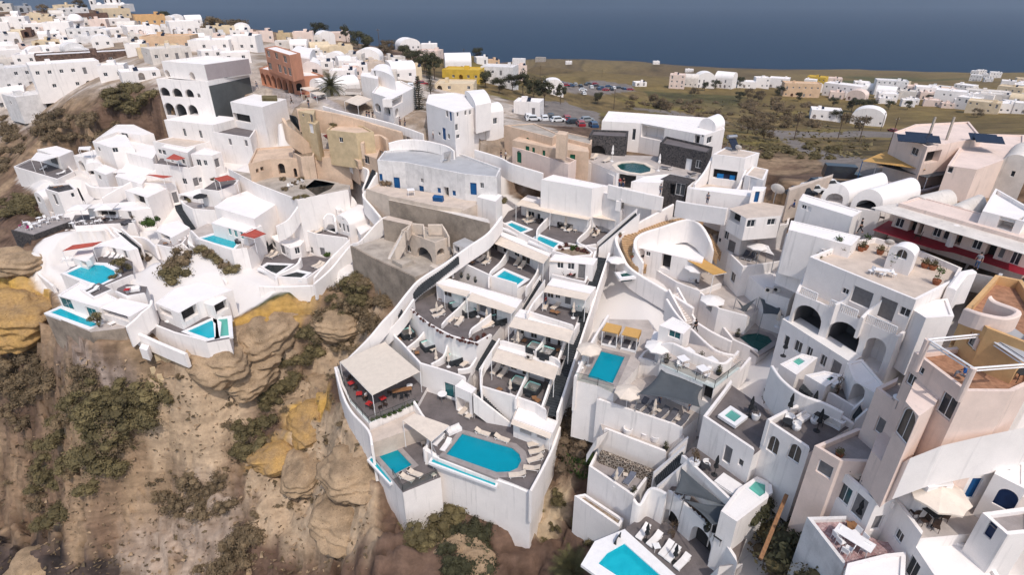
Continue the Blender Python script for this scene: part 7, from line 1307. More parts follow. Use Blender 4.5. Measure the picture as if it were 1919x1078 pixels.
blk('long white house with barred window on the scrub slope', [(715,1040),(880,985),(1050,1010),(1150,1000),(1000,930),(870,930)], 27.8, 20, [('w',920,975,50,36)], par=.1); blk('white flat house with black balcony furniture beside the tall hotel', [(1590,985),(1870,1030),(1916,960),(1720,890)], 31.2, 24, [('d',1720,1060,24,50),('d',1840,1070,24,50)], fl='deck', par=.3); blk('white house with flat canopy right of the dark side wall', [(1720,760),(1960,800),(2140,740),(1900,700)], 36.4, 27, [('k',1800,880,160,60)], par=.1)
tile(0,1)
wblk('large white house with beige roof above the red parasol', (1140,-20), (1390,25), 9, 28.9, 20, ops=[('w',1195,55,26,34)], par=.15, fl='sandfloor'); blk('sculpted white house mass below the tall hotel', [(930,60),(1140,110),(1200,20),(960,-30)], 26, 19, par=.1); blk('white roof mass above the curtained opening', [(860,240),(1060,300),(1150,180),(950,140)], 23.3, 17, par=.05)
blk('white sloping roof behind the teal-shuttered house', [(1600,470),(1900,560),(2080,440),(1900,330),(1700,400)], 23.2, 17, par=0)
# coral building
tile(1,0)
blk('coral building with ground floor arcade, lower storey', [(22,508),(285,572),(500,560),(180,460)], 39.6, 34, [('K',52,590,32,90),('K',92,600,32,92),('K',132,612,34,96),('K',175,628,36,100),('K',217,645,36,104),('K',262,655,34,104),('K',320,650,44,60)], m='coral', fl='white', par=.25, name='coral_building', cat='building')
blk('coral building with shuttered windows, upper storeys', [(62,355),(248,412),(330,395),(150,340)], 45, 39.3, [('w',90,400,26,50),('w',150,415,26,50),('w',215,440,28,52),('w',85,485,30,50),('w',120,490,24,52),('w',175,510,28,60),('w',215,525,24,60),('w',250,535,24,60)], m='coral', fl='white', par=.2, name='coral_building', cat='building')
blk('white vaulted wing behind the coral facade', [(250,420),(400,440),(440,380),(330,350)], 42.6, 36, [('w',325,530,44,34)], top='vault', rise=1.0, ve=1); blk('small white vaulted bay with shuttered window', [(345,500),(490,510),(480,470),(370,460)], 40.6, 36, [('w',437,530,44,30)], top='vault', rise=1.4, ve=0); blk('long white vaulted shop with dark red arch end', [(400,640),(480,655),(775,630),(700,600)], 38.2, 33, [], top='vault', rise=1.8, ve=0)
for q, l in (([(330,655),(430,640),(490,655),(400,680)], 'left'), ([(405,690),(480,680),(520,700),(450,712)], 'lower'), ([(660,755),(760,790),(865,740),(760,705)], 'large')): awning(f'beige street cafe awning below the coral building, {l} one', q, 38 if l != 'large' else 37.4, 34.6, 'canvas', posts=(0,1,2,3))
awning('brown and white striped cafe awning behind the palm', [(655,680),(780,690),(800,660),(680,660)], 38, 35, 'stripe' if 'stripe' in MATS else 'brownwall', posts=(0,1)); put(PALM, 577, 790, 34.6, 'date palm between the coral building and the cafes', 0, 1.35)
many(TB['R'], 36, 'dark red cafe table under the beige awnings', (350,720),(400,740),(450,750)); many(CH['d'], 36, 'dark cafe chair under the beige awnings', (330,730),(370,745),(420,760),(470,760)); blk('dark clipped hedge block beside the street', [(40,712),(155,712),(155,735),(42,735)], 36.9, 35.2, m='leaf_olive', fl='leaf_olive', par=0, name='hedge', cat='hedge', floor='hedge_top', wallname='foliage')
blk('white two-storey house with three street arches', [(865,690),(1015,740),(1190,650),(1080,600),(920,620)], 39.6, 33, [('K',910,805,44,66),('K',980,825,44,70),('K',1053,840,26,66),('O',1050,700,120,60)], par=.3); blk('white vaulted upper room of the arched street house', [(855,545),(1040,600),(1010,510),(880,515)], 41.4, 36, [('w',887,550,14,60)], top='vault', rise=1.1, ve=0); blk('white block house left of the street arches', [(780,565),(910,590),(920,545),(790,540)], 41.2, 34, par=.1)
blk('white four-level house with blue doors beside the walkway', [(1270,770),(1480,840),(1760,770),(1740,740),(1480,690),(1290,705)], 39.4, 30, [('b',1405,1000,26,90),('w',1500,950,22,50),('b',1452,835,18,70),('w',1425,820,18,50),('w',1507,845,14,36),('a',1567,842,18,40),('a',1600,838,18,36),('w',1370,1000,18,24),('w',1440,1020,18,40),('w',1510,1020,26,30)], par=.15); blk('white vaulted top of the four-level house', [(1560,690),(1640,790),(1755,765),(1690,680)], 40, 35, [('w',1557,720,14,40)], top='vault', rise=.9, ve=0); blk('white blue-doored annex with outer stair beside the four-level house', [(1640,830),(1720,850),(1850,830),(1780,790)], 37.8, 30, [('b',1690,905,26,90),('w',1788,903,30,46),('w',1645,885,12,50),('w',1725,900,14,44)], top='vault', rise=1.2, ve=0); stair('white outer stair of the annex', (1695,955,34), (1650,1040,31.6), 1.2, 13, 'greyfloor', sides='both')
put(NORF, 1225, 870, 33.6, 'tall norfolk pine beside the white street house'); put(NORF, 1305, 700, 35, 'second norfolk pine behind the four-level house', 0, .75)
# people on the walkway
for k, x, y, z, l in (('dark',830,883,35.2,'person in black by the white parapet above the tan wall'),('dark',848,886,35.2,'second person in black by the white parapet above the tan wall'),('black',875,890,35.1,'person in black walking right of the couple at the parapet'),('stand',1078,940,34.2,'person in dark clothes at the bend of the walkway'),('dark',1115,945,34.1,'person in black right of the bend of the walkway'),('white',1328,1040,33,'person in white top on the walkway below the blue doors'),('orange',1505,1075,32.4,'person in orange walking below the annex stair'),('grey',10,665,37.6,'person in grey on the street by the arcade'),('black',270,780,36.4,'person in black near the hedge'),('dark',395,800,36,'person in dark clothes by the cafe')): put(PP[k], x, y, z, l, random.random() * 6)
tile(1,1)
for k, x, y, z, l in (('dark',1832,118,32,'person in black on the walkway, left of a couple'),('white',1866,122,32,'person in white on the walkway, right of a couple'),): put(PP[k], x, y, z, l, 2)
tile(2,1)
for k, x, y, z, l in (('red',800,330,31.8,'person with red hair leaning at the walkway parapet'),('dark',828,330,31.8,'person in black leaning at the walkway parapet'),('grey',1105,380,31.6,'big person in grey beside the stone-fronted shop'),('stand',1455,450,32.2,'person in grey top walking along the walkway')): put(PP[k], x, y, z, l, 2.4)
tile(3,1); put(PP['blue'], 185, 490, 33.4, 'person in blue near the grey sign wall', 1); put(PP['black'], 680, 668, 34.3, 'bald man in black striding along the stone walkway', 1.2, 1.05); put(PP['grey'], 1548, 935, 34, 'man in grey top and dark shorts on the right of the walkway', -.6, 1.05)
# tan house, three-storey stone and white hotel
tile(2,0)
blk('tan house with flat gravel roof and green window', [(-60,935),(300,1030),(345,1000),(160,920)], 36, 28, [('G',115,1050,34,44)], m='tan', fl='concrete', par=.15, name='tan_house'); blk('lower tan wing with green arched window', [(345,1020),(590,1080),(600,1030),(420,990)], 35.2, 28, [('G',450,1100,40,36)], m='tan', fl='concrete', par=.15, name='tan_house'); blk('rounded tan chimney block on the tan house', [(330,1000),(405,1010),(420,985),(350,975)], 38, 34, m='tan', par=0, name='chimney_block', cat='chimney')
blk('white two-storey villa with long vaulted roof and dark stone bays', [(670,905),(960,920),(1440,1010),(1590,960),(1480,880),(720,830)], 36.4, 28, [('w',910,1005,24,86),('O',1050,975,170,100),('k',1380,1040,40,70),('w',1475,1045,40,50),('w',1435,935,18,16)], par=.3, fl='white', name='white_villa', cat='villa'); blk('white vault roof at the right end of the villa', [(1400,930),(1520,960),(1590,935),(1500,890)], 36.7, 33, top='vault', rise=1.4, ve=0)
tile(2,1)
blk('dark lava stone bay at the left of the villa', [(575,-70),(855,-55),(870,-100),(600,-110)], 36, 28, [('K',640,50,110,80)], m='lava', par=.3, fl='deck', name='stone_bay', cat='villa bay'); blk('dark lava stone bay with white door at the right of the villa', [(1105,-10),(1460,65),(1500,20),(1150,-60)], 36, 28, [('s',1315,165,44,110),('w',1390,150,40,60)], m='lava', par=.3, fl='deck', name='stone_bay', cat='villa bay')
terr('pale terrace with round pool in front of the dark stone villa', [(490,105),(590,135),(780,215),(1000,240),(1180,220),(1380,260),(1460,160),(1100,90),(800,80),(600,60)], 32.6, 26, 'palefloor', .08, edges=(), ops=[('k',860,250,130,110)], pools=[pool('round green pool on the villa terrace', [(780,158),(820,140),(900,135),(980,148),(1035,180),(1030,205),(960,220),(880,210),(810,190)], 32.6, 'pool_green', cm='canvas')]); many(CU['W'], 32.6, 'tall white folded umbrella on the villa terrace', (745,130),(1092,200)); loung('c', 32.6, 'cream lounger beside the round green pool', (590,125,640,95),(680,140,730,125)); many(LG['g'], 32.6, 'brown lounger at the dark stone wall', (1150,190),(1340,240))
blk('white block with glass shopfront and dark stone lintel below the villa', [(1110,260),(1300,300),(1370,265),(1190,220)], 32.5, 26, [('k',1195,340,40,80),('w',1260,340,70,90)], par=.0, m='lava', name='stone_shop', cat='shop'); blk('white sloping wall block below the round pool', [(890,280),(1110,290),(1180,220),(1000,240)], 32.4, 26, par=0); blk('white garage block with dark doorway left of the round pool', [(490,120),(590,145),(670,120),(560,80)], 32.4, 26, [('s',520,215,50,80),('k',565,220,40,80)], par=.1); blk('white gable wall right of the garage block', [(590,150),(760,240),(790,215),(670,125)], 32, 26, par=0)
blk('white house with brown roof, solar panel and laundry', [(1500,75),(1745,105),(1850,65),(1600,20)], 36.8, 28, [('k',1590,230,180,70)], par=.1, fl='sandfloor'); put(SOLAR, 1650, 40, 36.8, 'solar heater on the brown-roofed laundry house', .3, 1.2); put(DISH, 1680, 75, 36.8, 'satellite dish on the brown-roofed laundry house', 2.5)
for x, y, m_ in ((1555,245,'blueplastic'),(1605,250,'cl_navy'),(1650,258,'blueplastic'),(1690,262,'shade')): b = MB(); b.box((0, 0, 0), (1.0, .03, 1.0)); o = b.build('hanging_towel', m_); o.location = Q(x, y, 33.4); o.rotation_euler = (0, 0, -.3); tag(o, 'towel hanging on the laundry line' + (' , dark' if 'shade' in m_ else ''), 'towel', 'laundry')
blk('white terrace block under the laundry', [(1310,320),(1660,365),(1770,180),(1480,160)], 32.3, 26, par=.2, fl='sandfloor'); wallrun('white slanted side wall of the laundry terrace, left', [(1500,85,36.4),(1440,200,34.4),(1360,300,32.8)], 3); wallrun('white slanted side wall of the laundry terrace, right', [(1745,190,35.4),(1700,300,33.6),(1665,360,32.6)], 3); blk('white cubic house with pale door right of the laundry', [(1740,230),(1880,270),(1916,190),(1800,165)], 35, 28, [('s',1800,285,50,100)], par=.1, fl='sandfloor'); blk('white gate block with blue door near the parked cars', [(1790,350),(1880,350),(1900,320),(1800,315)], 34.8, 30, [('b',1828,395,34,80)], par=0)
blk('white blank house wall along the walkway under the laundry', [(1310,330),(1800,395),(1830,350),(1500,320)], 33.6, 29, par=0); blk('tan courtyard wall with green doors in front of the tan house', [(0,20),(110,50),(420,150),(480,120),(200,20)], 33.4, 28, [('G',50,95,36,90)], m='palepink', fl='sandfloor', par=.6, name='courtyard', cat='courtyard'); blk('tan house front with three green doors', [(0,-30),(290,30),(575,60),(560,0),(100,-80)], 34.6, 28, [('g',112,50,30,70),('g',158,52,22,52),('g',235,75,22,56),('g',450,100,40,46)], m='tan', par=0, name='tan_house')
# red-carpeted shop row and vaults
tile(3,1)
wblk('long pale row building behind the straw awning and red carpet', (975,440), (2010,735), 4.5, 37.3, 33, ops=[('w',980,590,60,70),('k',1080,610,50,100),('k',1140,630,30,90),('w',1260,660,60,70),('w',1330,680,40,70),('k',1420,710,50,80),('w',1560,750,70,80),('k',1665,790,70,110),('d',1745,810,40,90),('w',1850,850,70,110)], m='palepink', par=.1, name='shop_row', cat='shop row')
awning('long pale straw awning over the red-carpeted shop row', [(960,440),(2000,730),(2000,850),(770,475)], 36.9, 34.4, 'offwhite', posts=(2,), sag=.02)
b = MB(); pts = [(778,642),(1250,790),(1390,815),(1990,1010),(1990,900),(1400,720),(900,570)]; b.tess([[tuple(Q(x, y, 34.45)) for x, y in pts]]); o = b.build('red_carpet', 'redfloor'); tag(o, 'bright red carpet strip in front of the shop row', 'carpet')
for x0, y0 in ((1345,775),): b = MB(); b.box((0, 0, 1.3), (.5, .5, 2.6)); o = b.build('pillar', 'white'); o.location = Q(x0, y0, 34.3); tag(o, 'square white pillar holding up the straw awning', 'pillar')
for i, (x, y) in enumerate(((845,530),(840,580),(1145,650),(1475,760),(1110,720))): put(CH['d'], x, y, 34.4, 'dark bench chair on the red carpet', i, 1.2)
for lab, f, bk, zt, rs in (('white barrel-vaulted house nearest the parked cars', [(393,400),(600,425)], [(885,345),(760,300)], 35.6, 2.0), ('white barrel-vaulted house, second from the parked cars', [(618,445),(850,480)], [(1130,395),(960,345)], 35.6, 2.1), ('cream barrel vault with dark arch, middle of the vault row', [(1005,465),(1200,515)], [(1405,465),(1250,405)], 35.8, 1.6), ('cream barrel vault with dark arch, right part of the vault row', [(1275,535),(1500,595)], [(1620,500),(1500,450)], 35.8, 1.6), ('white barrel vault with dark arch at the right end of the row', [(1590,630),(1830,695)], [(1916,640),(1780,590)], 36.2, 1.6)):
    c = f[0][0] + (f[1][0] - f[0][0]) * .5, f[0][1] + (f[1][1] - f[0][1]) * .5; blk(lab, f + bk, zt, 31, [('k' if 'cream' in lab or 'end' in lab else 'A', c[0], c[1] - 8, (f[1][0] - f[0][0]) * .62, 70)], top='vault', rise=rs, ve=0, m='offwhite' if 'cream' in lab else 'white', name='vaulted_house')
blk('low white house with grey sign wall beside the walkway', [(228,420),(632,545),(700,500),(260,370)], 35.8, 32, [('w',265,470,36,30),('s',305,485,30,36)], par=.15); b = MB(); p, q = Q(335, 500, 34.6), Q(630, 585, 34.6); d = q - p; b.box((0, 0, 0), (d.length, .06, .95), rz=math.atan2(d.y, d.x)); o = b.build('grey_sign_panel', 'greypaint'); n = Vector((d.y, -d.x, 0)).normalized(); o.location = (p + q) / 2 + n * .12; tag(o, 'long grey panel along the front of the low white house', 'sign panel')
blk('white walkway parapet block with curved top beside the ladder', [(150,640),(620,760),(690,690),(170,570)], 34.6, 29, par=.1); blk('white arched parapet house left of the water heater', [(130,680),(440,800),(480,760),(160,640)], 33.4, 27, [('d',220,740,40,100),('k',420,790,34,50)], par=.1); put(SOLAR, 370, 790, 31, 'solar water heater in the white courtyard', .8, 1.1); stair('white and grey steps descending beside the roof terrace wall', (1600,975,34), (1480,1090,30), 2.4, 20, 'greyfloor', sides=-1, sm='white'); wallrun('white sloping ramp wall beside the roof terrace', [(1540,945,34.8),(1460,960,34.6),(1370,1080,33.6)], 3.5, .8, smooth=False)
put(DISH, 40, 440, 33.2, 'large satellite dish on the tower house roof', 2.4, 1.9)
blk('pale house at the right edge above the shop row', [(1600,500),(1916,580),(2000,500),(1700,330)], 38.6, 33, [('O',1830,470,120,90)], par=.4)
blk('cream hotel building with solar roof behind the grey awning', [(-40+980,-90),(1190,20),(1600,-50),(1500,-170),(1100,-150)], 39.5, 31, [('w',1093,55,50,54),('k',1230,95,110,90)], m='palepink', par=.2, name='cream_hotel', cat='hotel'); blk('cream wing of the hotel at the top right', [(1340,160),(1560,190),(1916,60),(1916,-70),(1500,-80)], 38.5, 31, [('w',1410,60,40,50)], m='palepink', par=.2, name='cream_hotel', cat='hotel'); blk('cream vaulted house at the right edge with one small window', [(1720,160),(1950,200),(1990,100),(1800,60)], 37.6, 31, [('w',1828,222,30,44)], m='offwhite', top='vault', rise=1.8, ve=0); blk('cream low house with square window below the vaulted house', [(1560,250),(1720,290),(1900,230),(1750,180)], 35, 30, [('w',1628,355,48,50)], m='offwhite', par=.1)
awning('golden reed awning with blue posts beside the cream hotel', [(880,50),(1000,90),(1175,190),(705,125)], 36.2, 32.8, 'reed', posts=(3,), sag=.05, pmat='bluewood'); awning('long grey fabric awning beside the golden reed awning', [(810,150),(1290,160),(1450,200),(1190,250)], 35.4, 32.6, 'greysail', posts=(0,2,3), sag=.4, beams=False); wallrun('low dark wall around the taverna under the grey awning', [(840,270,34),(1000,300,34),(1140,340,34),(1300,300,34)], 1.2, .4, 'mauve')
for x, y in ((1060,-25),(1110,-5),(1000,-5),(1540,-15),(1580,0)): b = MB(); b.box((0, 0, .5), (3.4, 2.2, .06), rx=.25); o = b.build('solar_array', 'solar'); o.location = Q(x + 60, y - 10, 39.6); o.rotation_euler = (0, 0, -.4); tag(o, 'dark solar panel on the flat roof of the cream hotel', 'solar panel', 'solar panels')
full(); b = MB(); b.box((0, 0, 1.6), (.24, .24, 4)); o = b.build('concrete_post', 'concrete'); o.location = Q(1737, 266, 39); tag(o, 'tall grey concrete post on the hotel roof, the left of two', 'post'); b = MB(); b.box((0, 0, 1.6), (.24, .24, 4)); o = b.build('concrete_post', 'concrete'); o.location = Q(1772, 266, 39); tag(o, 'tall grey concrete post on the hotel roof, the right of two', 'post')
blk('sandy parking wall behind the parked cars', [(1480,357),(1560,330),(1562,326),(1478,352)], 34.6, 30, m='sandfloor', par=0, name='parking_wall', cat='wall')
put(CAR['V'], 1575, 335, 32.4, 'black van parked beside the vaulted houses', -.25)
for k, x, y, l in (('d',1500,368,'dark car at the left of the small car park'),('w',1518,362,'white car in the small car park by the vaults'),('d',1535,352,'dark car behind the white one by the vaults'),('w',1548,352,'second white car next to the vaults')): put(CAR[k], x, y, 32.6, l, .2)

# ================================================================== the ground itself, then everything standing on it
ground_mesh()
def region(x, y):
    for c, n in (((x < 250 and y < 60), 'around the domed church'), ((x < 250 and y < 130), 'on the hillside below the domed church'), ((x < 260), 'on the far left slope above the scrub'), ((x < 480 and y < 60), 'on the ridge right of the domed church'), ((x < 480), 'in the village behind the tall arched hotel'), ((x < 730), 'behind the coral building'), ((x < 970), 'behind the norfolk pines'), ((x < 1250), 'beyond the car park'), ((x < 1445), 'in the long row on the far plain'), ((y < 147), 'near the distant coast'), ((x < 1620), 'in the left cluster of the far hamlet'), ((x < 1740), 'in the middle of the far hamlet')):
        if c: return n
    return 'in the right cluster of the far hamlet'
CN = {'white': 'white', 'offwhite': 'off-white', 'oldwhite': 'greyish white', 'cream': 'cream', 'palepink': 'pale pink', 'peach': 'peach', 'yellow': 'yellow', 'brownwall': 'dark brown', 'rubble': 'dark rubble stone', 'greypaint': 'grey', 'ochrewall': 'ochre', 'sand': 'sand-coloured', 'concrete': 'grey concrete', 'sandfloor': 'sandy', 'coral': 'coral'}
def hut(x0, x1, yt, yb, m='white', top='f', rot=None, depth=None):
    rnd = random.Random(int(x0 * 7 + yb)); cx = (x0 + x1) / 2; p = G(cx, yb)
    if p.z < -100 or p.y > 1300: return
    s = F / proj(p)[2]; wd = max(3, (x1 - x0) / s); h = max(2.6, (yb - yt) / s / .97); dp = depth or max(4.0, min(wd * .8, 9)); rt = rnd.uniform(-.35, .35) if rot is None else rot
    if top == 'v': h = max(2.3, h * .72)
    base = math.atan2(p.y, p.x) - math.pi / 2 + rt; u = Vector((math.cos(base), math.sin(base))); n = Vector((-u.y, u.x)); c = Vector((p.x, p.y)); a, b_ = c - u * wd / 2, c + u * wd / 2
    z0 = p.z; ops = {0: [], 1: [], 3: []}; rows = max(1, min(3, int(h / 2.7))); nx = max(1, min(6, int(wd / 2.6)))
    for r_ in range(rows):
        for i in range(nx):
            if rnd.random() < .78: k = rnd.choice('wwwdwA' if r_ == 0 else 'wwwd'); hh = {'w': 1.0, 'd': 1.9, 'A': 1.9}[k]; ops[0].append((k, wd * (i + .5) / nx, z0 + .25 + r_ * h / rows + hh / 2 + (.8 if k == 'w' else 0), .95 if k != 'A' else 1.5, hh))
    for e in (1, 3):
        if rnd.random() < .7: ops[e].append(('w', dp / 2, z0 + h * .55, .9, 1.0))
    lab = f"{CN[m]} {'barrel-vaulted' if top == 'v' else 'domed' if top == 'd' else 'flat-roofed'} {'two-storey ' if rows == 2 else 'tall ' if rows == 3 else ''}house {region(cx, yb)}"
    blkw(lab, [tuple(a), tuple(b_), tuple(b_ + n * dp), tuple(a + n * dp)], z0 + h, z0 - 3, m=m, par=.3 if top == 'f' else 0, top={'f': 'flat', 'v': 'vault', 'd': 'dome'}[top], rise=(wd * .3 if top == 'v' else None), ve=rnd.choice((0, 1)) if top == 'v' else 0, fl=None if m != 'rubble' else 'oldwhite', perops=ops, name='village_house')
    r = THINGS[-1]; q = (c + n * dp * rnd.uniform(.3, .7) + u * wd * rnd.uniform(-.3, .3)) - Vector(r.location.xy)
    if top == 'f': b = MB(); b.box((q.x, q.y, .5), (rnd.uniform(.8, 2), rnd.uniform(.8, 2), 1.6), rz=base); b.build('roof_box', m, r)
    if top == 'f' and rnd.random() < .5: b = MB(); b.box((q.x + 1.2, q.y - .6, .6), (1.1, 1.5, .08), rz=base, rx=.6); b.build('solar_panel', 'solar', r)
W_, O_, D_ = 'white', 'offwhite', 'oldwhite'
HUTS = [(0,22,8,21,O_),(22,37,4,17,W_),(24,36,22,35,W_,'v'),(38,60,12,23,'greypaint'),(58,85,6,18,W_,'v'),(104,137,10,20,'cream'),(97,120,20,27,'cream'),(120,165,19,26,D_),(143,200,27,40,'brownwall'),(200,246,18,35,'cream'),(58,80,28,42,'cream','v'),(80,100,32,44,'cream'),(100,118,33,43,W_),(118,140,32,42,W_),(20,52,34,60,W_),(0,20,44,66,W_),(8,40,64,84,W_),(44,60,58,70,'brownwall'),(52,92,46,60,W_),(90,132,44,66,W_),(76,90,66,76,W_,'v'),(100,115,64,75,W_,'v'),(140,160,42,53,W_,'d'),(172,200,38,54,'palepink'),(198,245,36,49,W_),(132,186,54,69,D_),(186,202,62,71,W_,'v'),(200,246,54,67,W_),(120,146,76,92,W_),(146,178,70,91,D_),(178,212,74,90,W_,'v'),(68,115,78,91,'cream'),(90,152,91,101,W_),(90,242,101,122,'rubble'),(34,90,103,121,W_),(0,34,112,130,O_),(85,192,122,168,W_),(0,84,130,168,D_),(192,236,124,150,W_),(236,300,135,152,W_),(10,48,170,190,W_,'v'),(46,122,178,205,D_),(205,235,122,140,W_),
 (260,310,30,48,'ochrewall'),(308,325,32,46,W_,'v'),(322,346,32,46,W_,'v'),(352,380,36,48,W_,'v'),(325,375,42,64,W_),(375,402,56,77,O_),(246,268,66,80,O_),(271,358,70,93,'peach'),(290,360,92,114,O_),(358,430,77,96,W_),(428,482,70,96,W_),(382,420,97,112,W_),(420,470,100,118,W_),(246,300,50,66,W_),(300,330,52,66,D_),(240,275,84,104,W_),(455,485,62,74,'palepink'),(400,440,50,62,'cream'),(440,470,54,64,W_,'v'),
 (490,514,60,78,'palepink'),(520,546,64,79,'sand'),(552,588,62,83,'palepink'),(518,555,78,90,O_),(545,576,83,96,W_,'v'),(600,630,64,82,W_,'v'),(620,656,62,76,'palepink'),(600,621,85,106,'cream','v'),(620,663,88,110,'cream'),(572,600,93,106,W_),(612,641,108,121,W_,'v'),(636,661,112,128,W_,'v'),(664,712,106,119,W_,'v'),(680,722,119,133,'sandfloor'),(620,666,137,152,W_),(646,690,126,140,W_),(560,600,70,84,O_),
 (750,790,82,95,W_,'v'),(790,820,84,99,W_),(780,822,96,108,'palepink'),(845,893,85,101,'cream'),(838,868,106,120,W_),(835,884,112,133,W_,'v'),(893,915,108,121,W_),(915,937,113,124,'peach'),(828,900,132,151,'yellow'),(900,962,128,160,D_),(815,888,158,174,'cream'),(735,782,126,150,W_,'v'),(960,984,111,127,W_),(960,988,125,150,'palepink'),(1003,1022,108,116,'concrete'),(1020,1056,155,178,W_,'v'),(962,1012,192,216,W_),(1060,1072,115,120,W_),(1224,1236,115,120,W_),(1314,1326,118,124,W_),(1284,1299,130,135,W_),(1190,1212,158,162,W_),
 (1253,1281,142,166,'palepink'),(1280,1306,143,163,O_,'v'),(1305,1338,141,165,W_,'v'),(1336,1370,141,165,W_,'v'),(1382,1415,154,165,W_),(1415,1440,147,165,W_),(1440,1475,148,165,W_),(1468,1532,158,182,'peach'),(1510,1542,145,162,'yellow'),(1541,1574,147,160,'palepink'),(1540,1606,160,182,W_),(1600,1626,155,169,W_),(1620,1650,165,176,W_,'v'),(1640,1692,153,178,D_),(1660,1692,155,178,'cream'),(1697,1725,163,182,'palepink'),(1724,1746,174,187,'palepink'),(1738,1776,163,173,D_),(1750,1800,172,196,W_),(1785,1816,160,175,W_),(1812,1880,172,190,O_),(1788,1822,184,205,W_),(1812,1862,192,212,'cream'),(1860,1900,195,212,W_),(1840,1919,179,195,O_),(1520,1572,208,225,W_),(1595,1650,215,235,W_,'v'),(1819,1832,133,139,W_),(1832,1846,132,139,W_),(1840,1852,139,146,W_),(1855,1873,136,146,W_),(1690,1712,188,200,W_),(1900,1930,160,172,W_),(1505,1525,150,164,W_)]
for h_ in HUTS: hut(*h_)
_r = random.Random(77)
def scatter(poly, n, seed):
    r = random.Random(seed); xs = [p[0] for p in poly]; ys = [p[1] for p in poly]; out = []
    while len(out) < n:
        x, y = r.uniform(min(xs), max(xs)), r.uniform(min(ys), max(ys))
        if inpoly(np.array([x]), np.array([y]), poly)[0]: out.append((x, y))
    return out
for pl, n_, k_ in (([(0,30),(180,32),(480,64),(480,100),(250,112),(0,122)], 60, 1), ([(500,88),(720,112),(770,150),(690,165),(600,135)], 22, 1), ([(1440,165),(1919,180),(1919,218),(1700,200),(1500,182)], 36, .8), ([(1800,150),(1919,150),(1919,178)], 8, .5)):
    for x, y in scatter(pl, n_, int(n_)): w_ = _r.uniform(14, 30) * k_ * (.7 + y / 200); hut(x, x + w_, y - w_ * _r.uniform(.35, .6), y, _r.choice(('white', 'white', 'white', 'oldwhite', 'offwhite', 'cream', 'palepink')), _r.choice('ffffv'))
def church():
    p = G(207, 20); t = thing('domed_church', 'white church with windowed dome and bell tower on the skyline', 'church', p); s = F / proj(p)[2]; k = 1 / s
    def M_(f, nm, m='white', sm=False): b = MB(); f(b); return b.build(nm, m, t, sm)
    M_(lambda b: b.box((0, 4, 9 * k / 2), (52 * k, 40 * k, 13 * k)), 'nave'); dz = 11 * k; r = 13.5 * k
    M_(lambda b: b.lathe([(r, dz), (r, dz + 14 * k), (r * 1.06, dz + 14 * k), (r * 1.06, dz + 15 * k)], 20, (0, 4, 0)), 'drum'); M_(lambda b: b.lathe([(r * math.cos(i * .157), dz + 15 * k + r * .85 * math.sin(i * .157)) for i in range(11)], 20, (0, 4, 0)), 'dome', 'whiteroof', True)
    for i in range(8):
        a = i * .785 + .4; w_ = M_(lambda b: b.box((r * 1.005 * math.cos(a), 4 + r * 1.005 * math.sin(a), dz + 7 * k), (.3, 3 * k, 7 * k), rz=a), 'drum_window', 'shade')
    for sx in (-1, 1): M_(lambda b: b.lathe([(4.5 * k * math.cos(i * .26), 10 * k + 4.5 * k * math.sin(i * .26)) for i in range(7)], 12, (sx * 22 * k, 2, 0)), 'corner_dome', 'whiteroof', True)
    bt = M_(lambda b: b.box((-33 * k, 2, 11 * k), (9 * k, 7 * k, 22 * k)), 'bell_tower'); M_(lambda b: b.box((-33 * k, 2 - 3.6 * k, 14 * k), (3 * k, .2, 5 * k)), 'belfry_opening', 'shade')
church()
full()
# trees on the ridge and the plain
for k, x, y, s in (('broad',600,75,1.3),('euc',650,80,1.0),('broad',672,92,1.3),('broad',690,100,1.2),('scrubby',720,110,1.2),('broad',760,118,1.2),('broad',780,125,1.1),('euc',800,145,1.1),('euc',815,150,1.1),('broad',795,135,1.0),('scrubby',730,100,1.2),('broad',910,165,1.0),('euc',980,180,1.1),('euc',1000,195,1.0),('euc',1020,200,1.1),('euc',1050,195,.9),('broad',960,170,1.0),('broad',935,175,.9),('scrubby',400,60,1.3),('scrubby',412,62,1.2),('scrubby',440,65,1.3),('scrubby',455,68,1.4),('broad',310,44,.9),('scrubby',85,28,1),('scrubby',152,18,1.0),('broad',880,102,1.2),('broad',895,112,1.0),('scrubby',1180,205,.8),('broad',1385,165,1.2),('broad',1340,168,1.0),('broad',1320,170,.9),('broad',1460,180,1.0),('broad',1495,190,.9),('broad',1595,210,1.2),('broad',1610,212,1.2),('broad',1625,212,1.2),('scrubby',1455,215,1.3),('scrubby',1470,225,1.2),('scrubby',1450,200,1.1),('broad',1565,228,.9),('scrubby',1610,245,1.1),('scrubby',1585,232,1.0),('broad',1665,205,.8),('broad',1700,205,.8),('scrubby',1420,190,1.2),('scrubby',1400,185,1.2),('broad',1385,190,.9),('scrubby',1440,235,1.0),('scrubby',1470,240,1.0),('scrubby',1300,180,1.0),('scrubby',1225,195,1.0),('scrubby',1240,205,1.1),('broad',1120,195,.9),('scrubby',1400,250,1.1),('scrubby',1430,262,1.0),('scrubby',1495,235,1.0),('broad',1740,190,.7),('broad',1560,200,.9),('scrubby',1830,220,.9)): putG(TREE_[k], x, y, {'broad': 'dark rounded tree', 'euc': 'tall loose-crowned eucalyptus', 'scrubby': 'low brownish tamarisk tree', 'olive': 'olive tree'}[k] + ' ' + (region(x, y) if x < 970 else 'near the car park' if x < 1130 else 'among the fields left of the far hamlet' if x < 1445 else 'beside the far hamlet'), None, s)
for x, y, s in ((1150,205,1),(1488,262,1.0),(1570,260,.9),(1650,245,.9),(1665,280,.95),(1610,265,.9),(712,95,1.1),(1012,150,.8),(1128,145,.8),(870,120,.8),(1545,170,.6)): putG(POLE, x, y, 'wooden utility pole standing ' + ('on the ridge' if x < 1000 else 'among the fields'), .4, s)
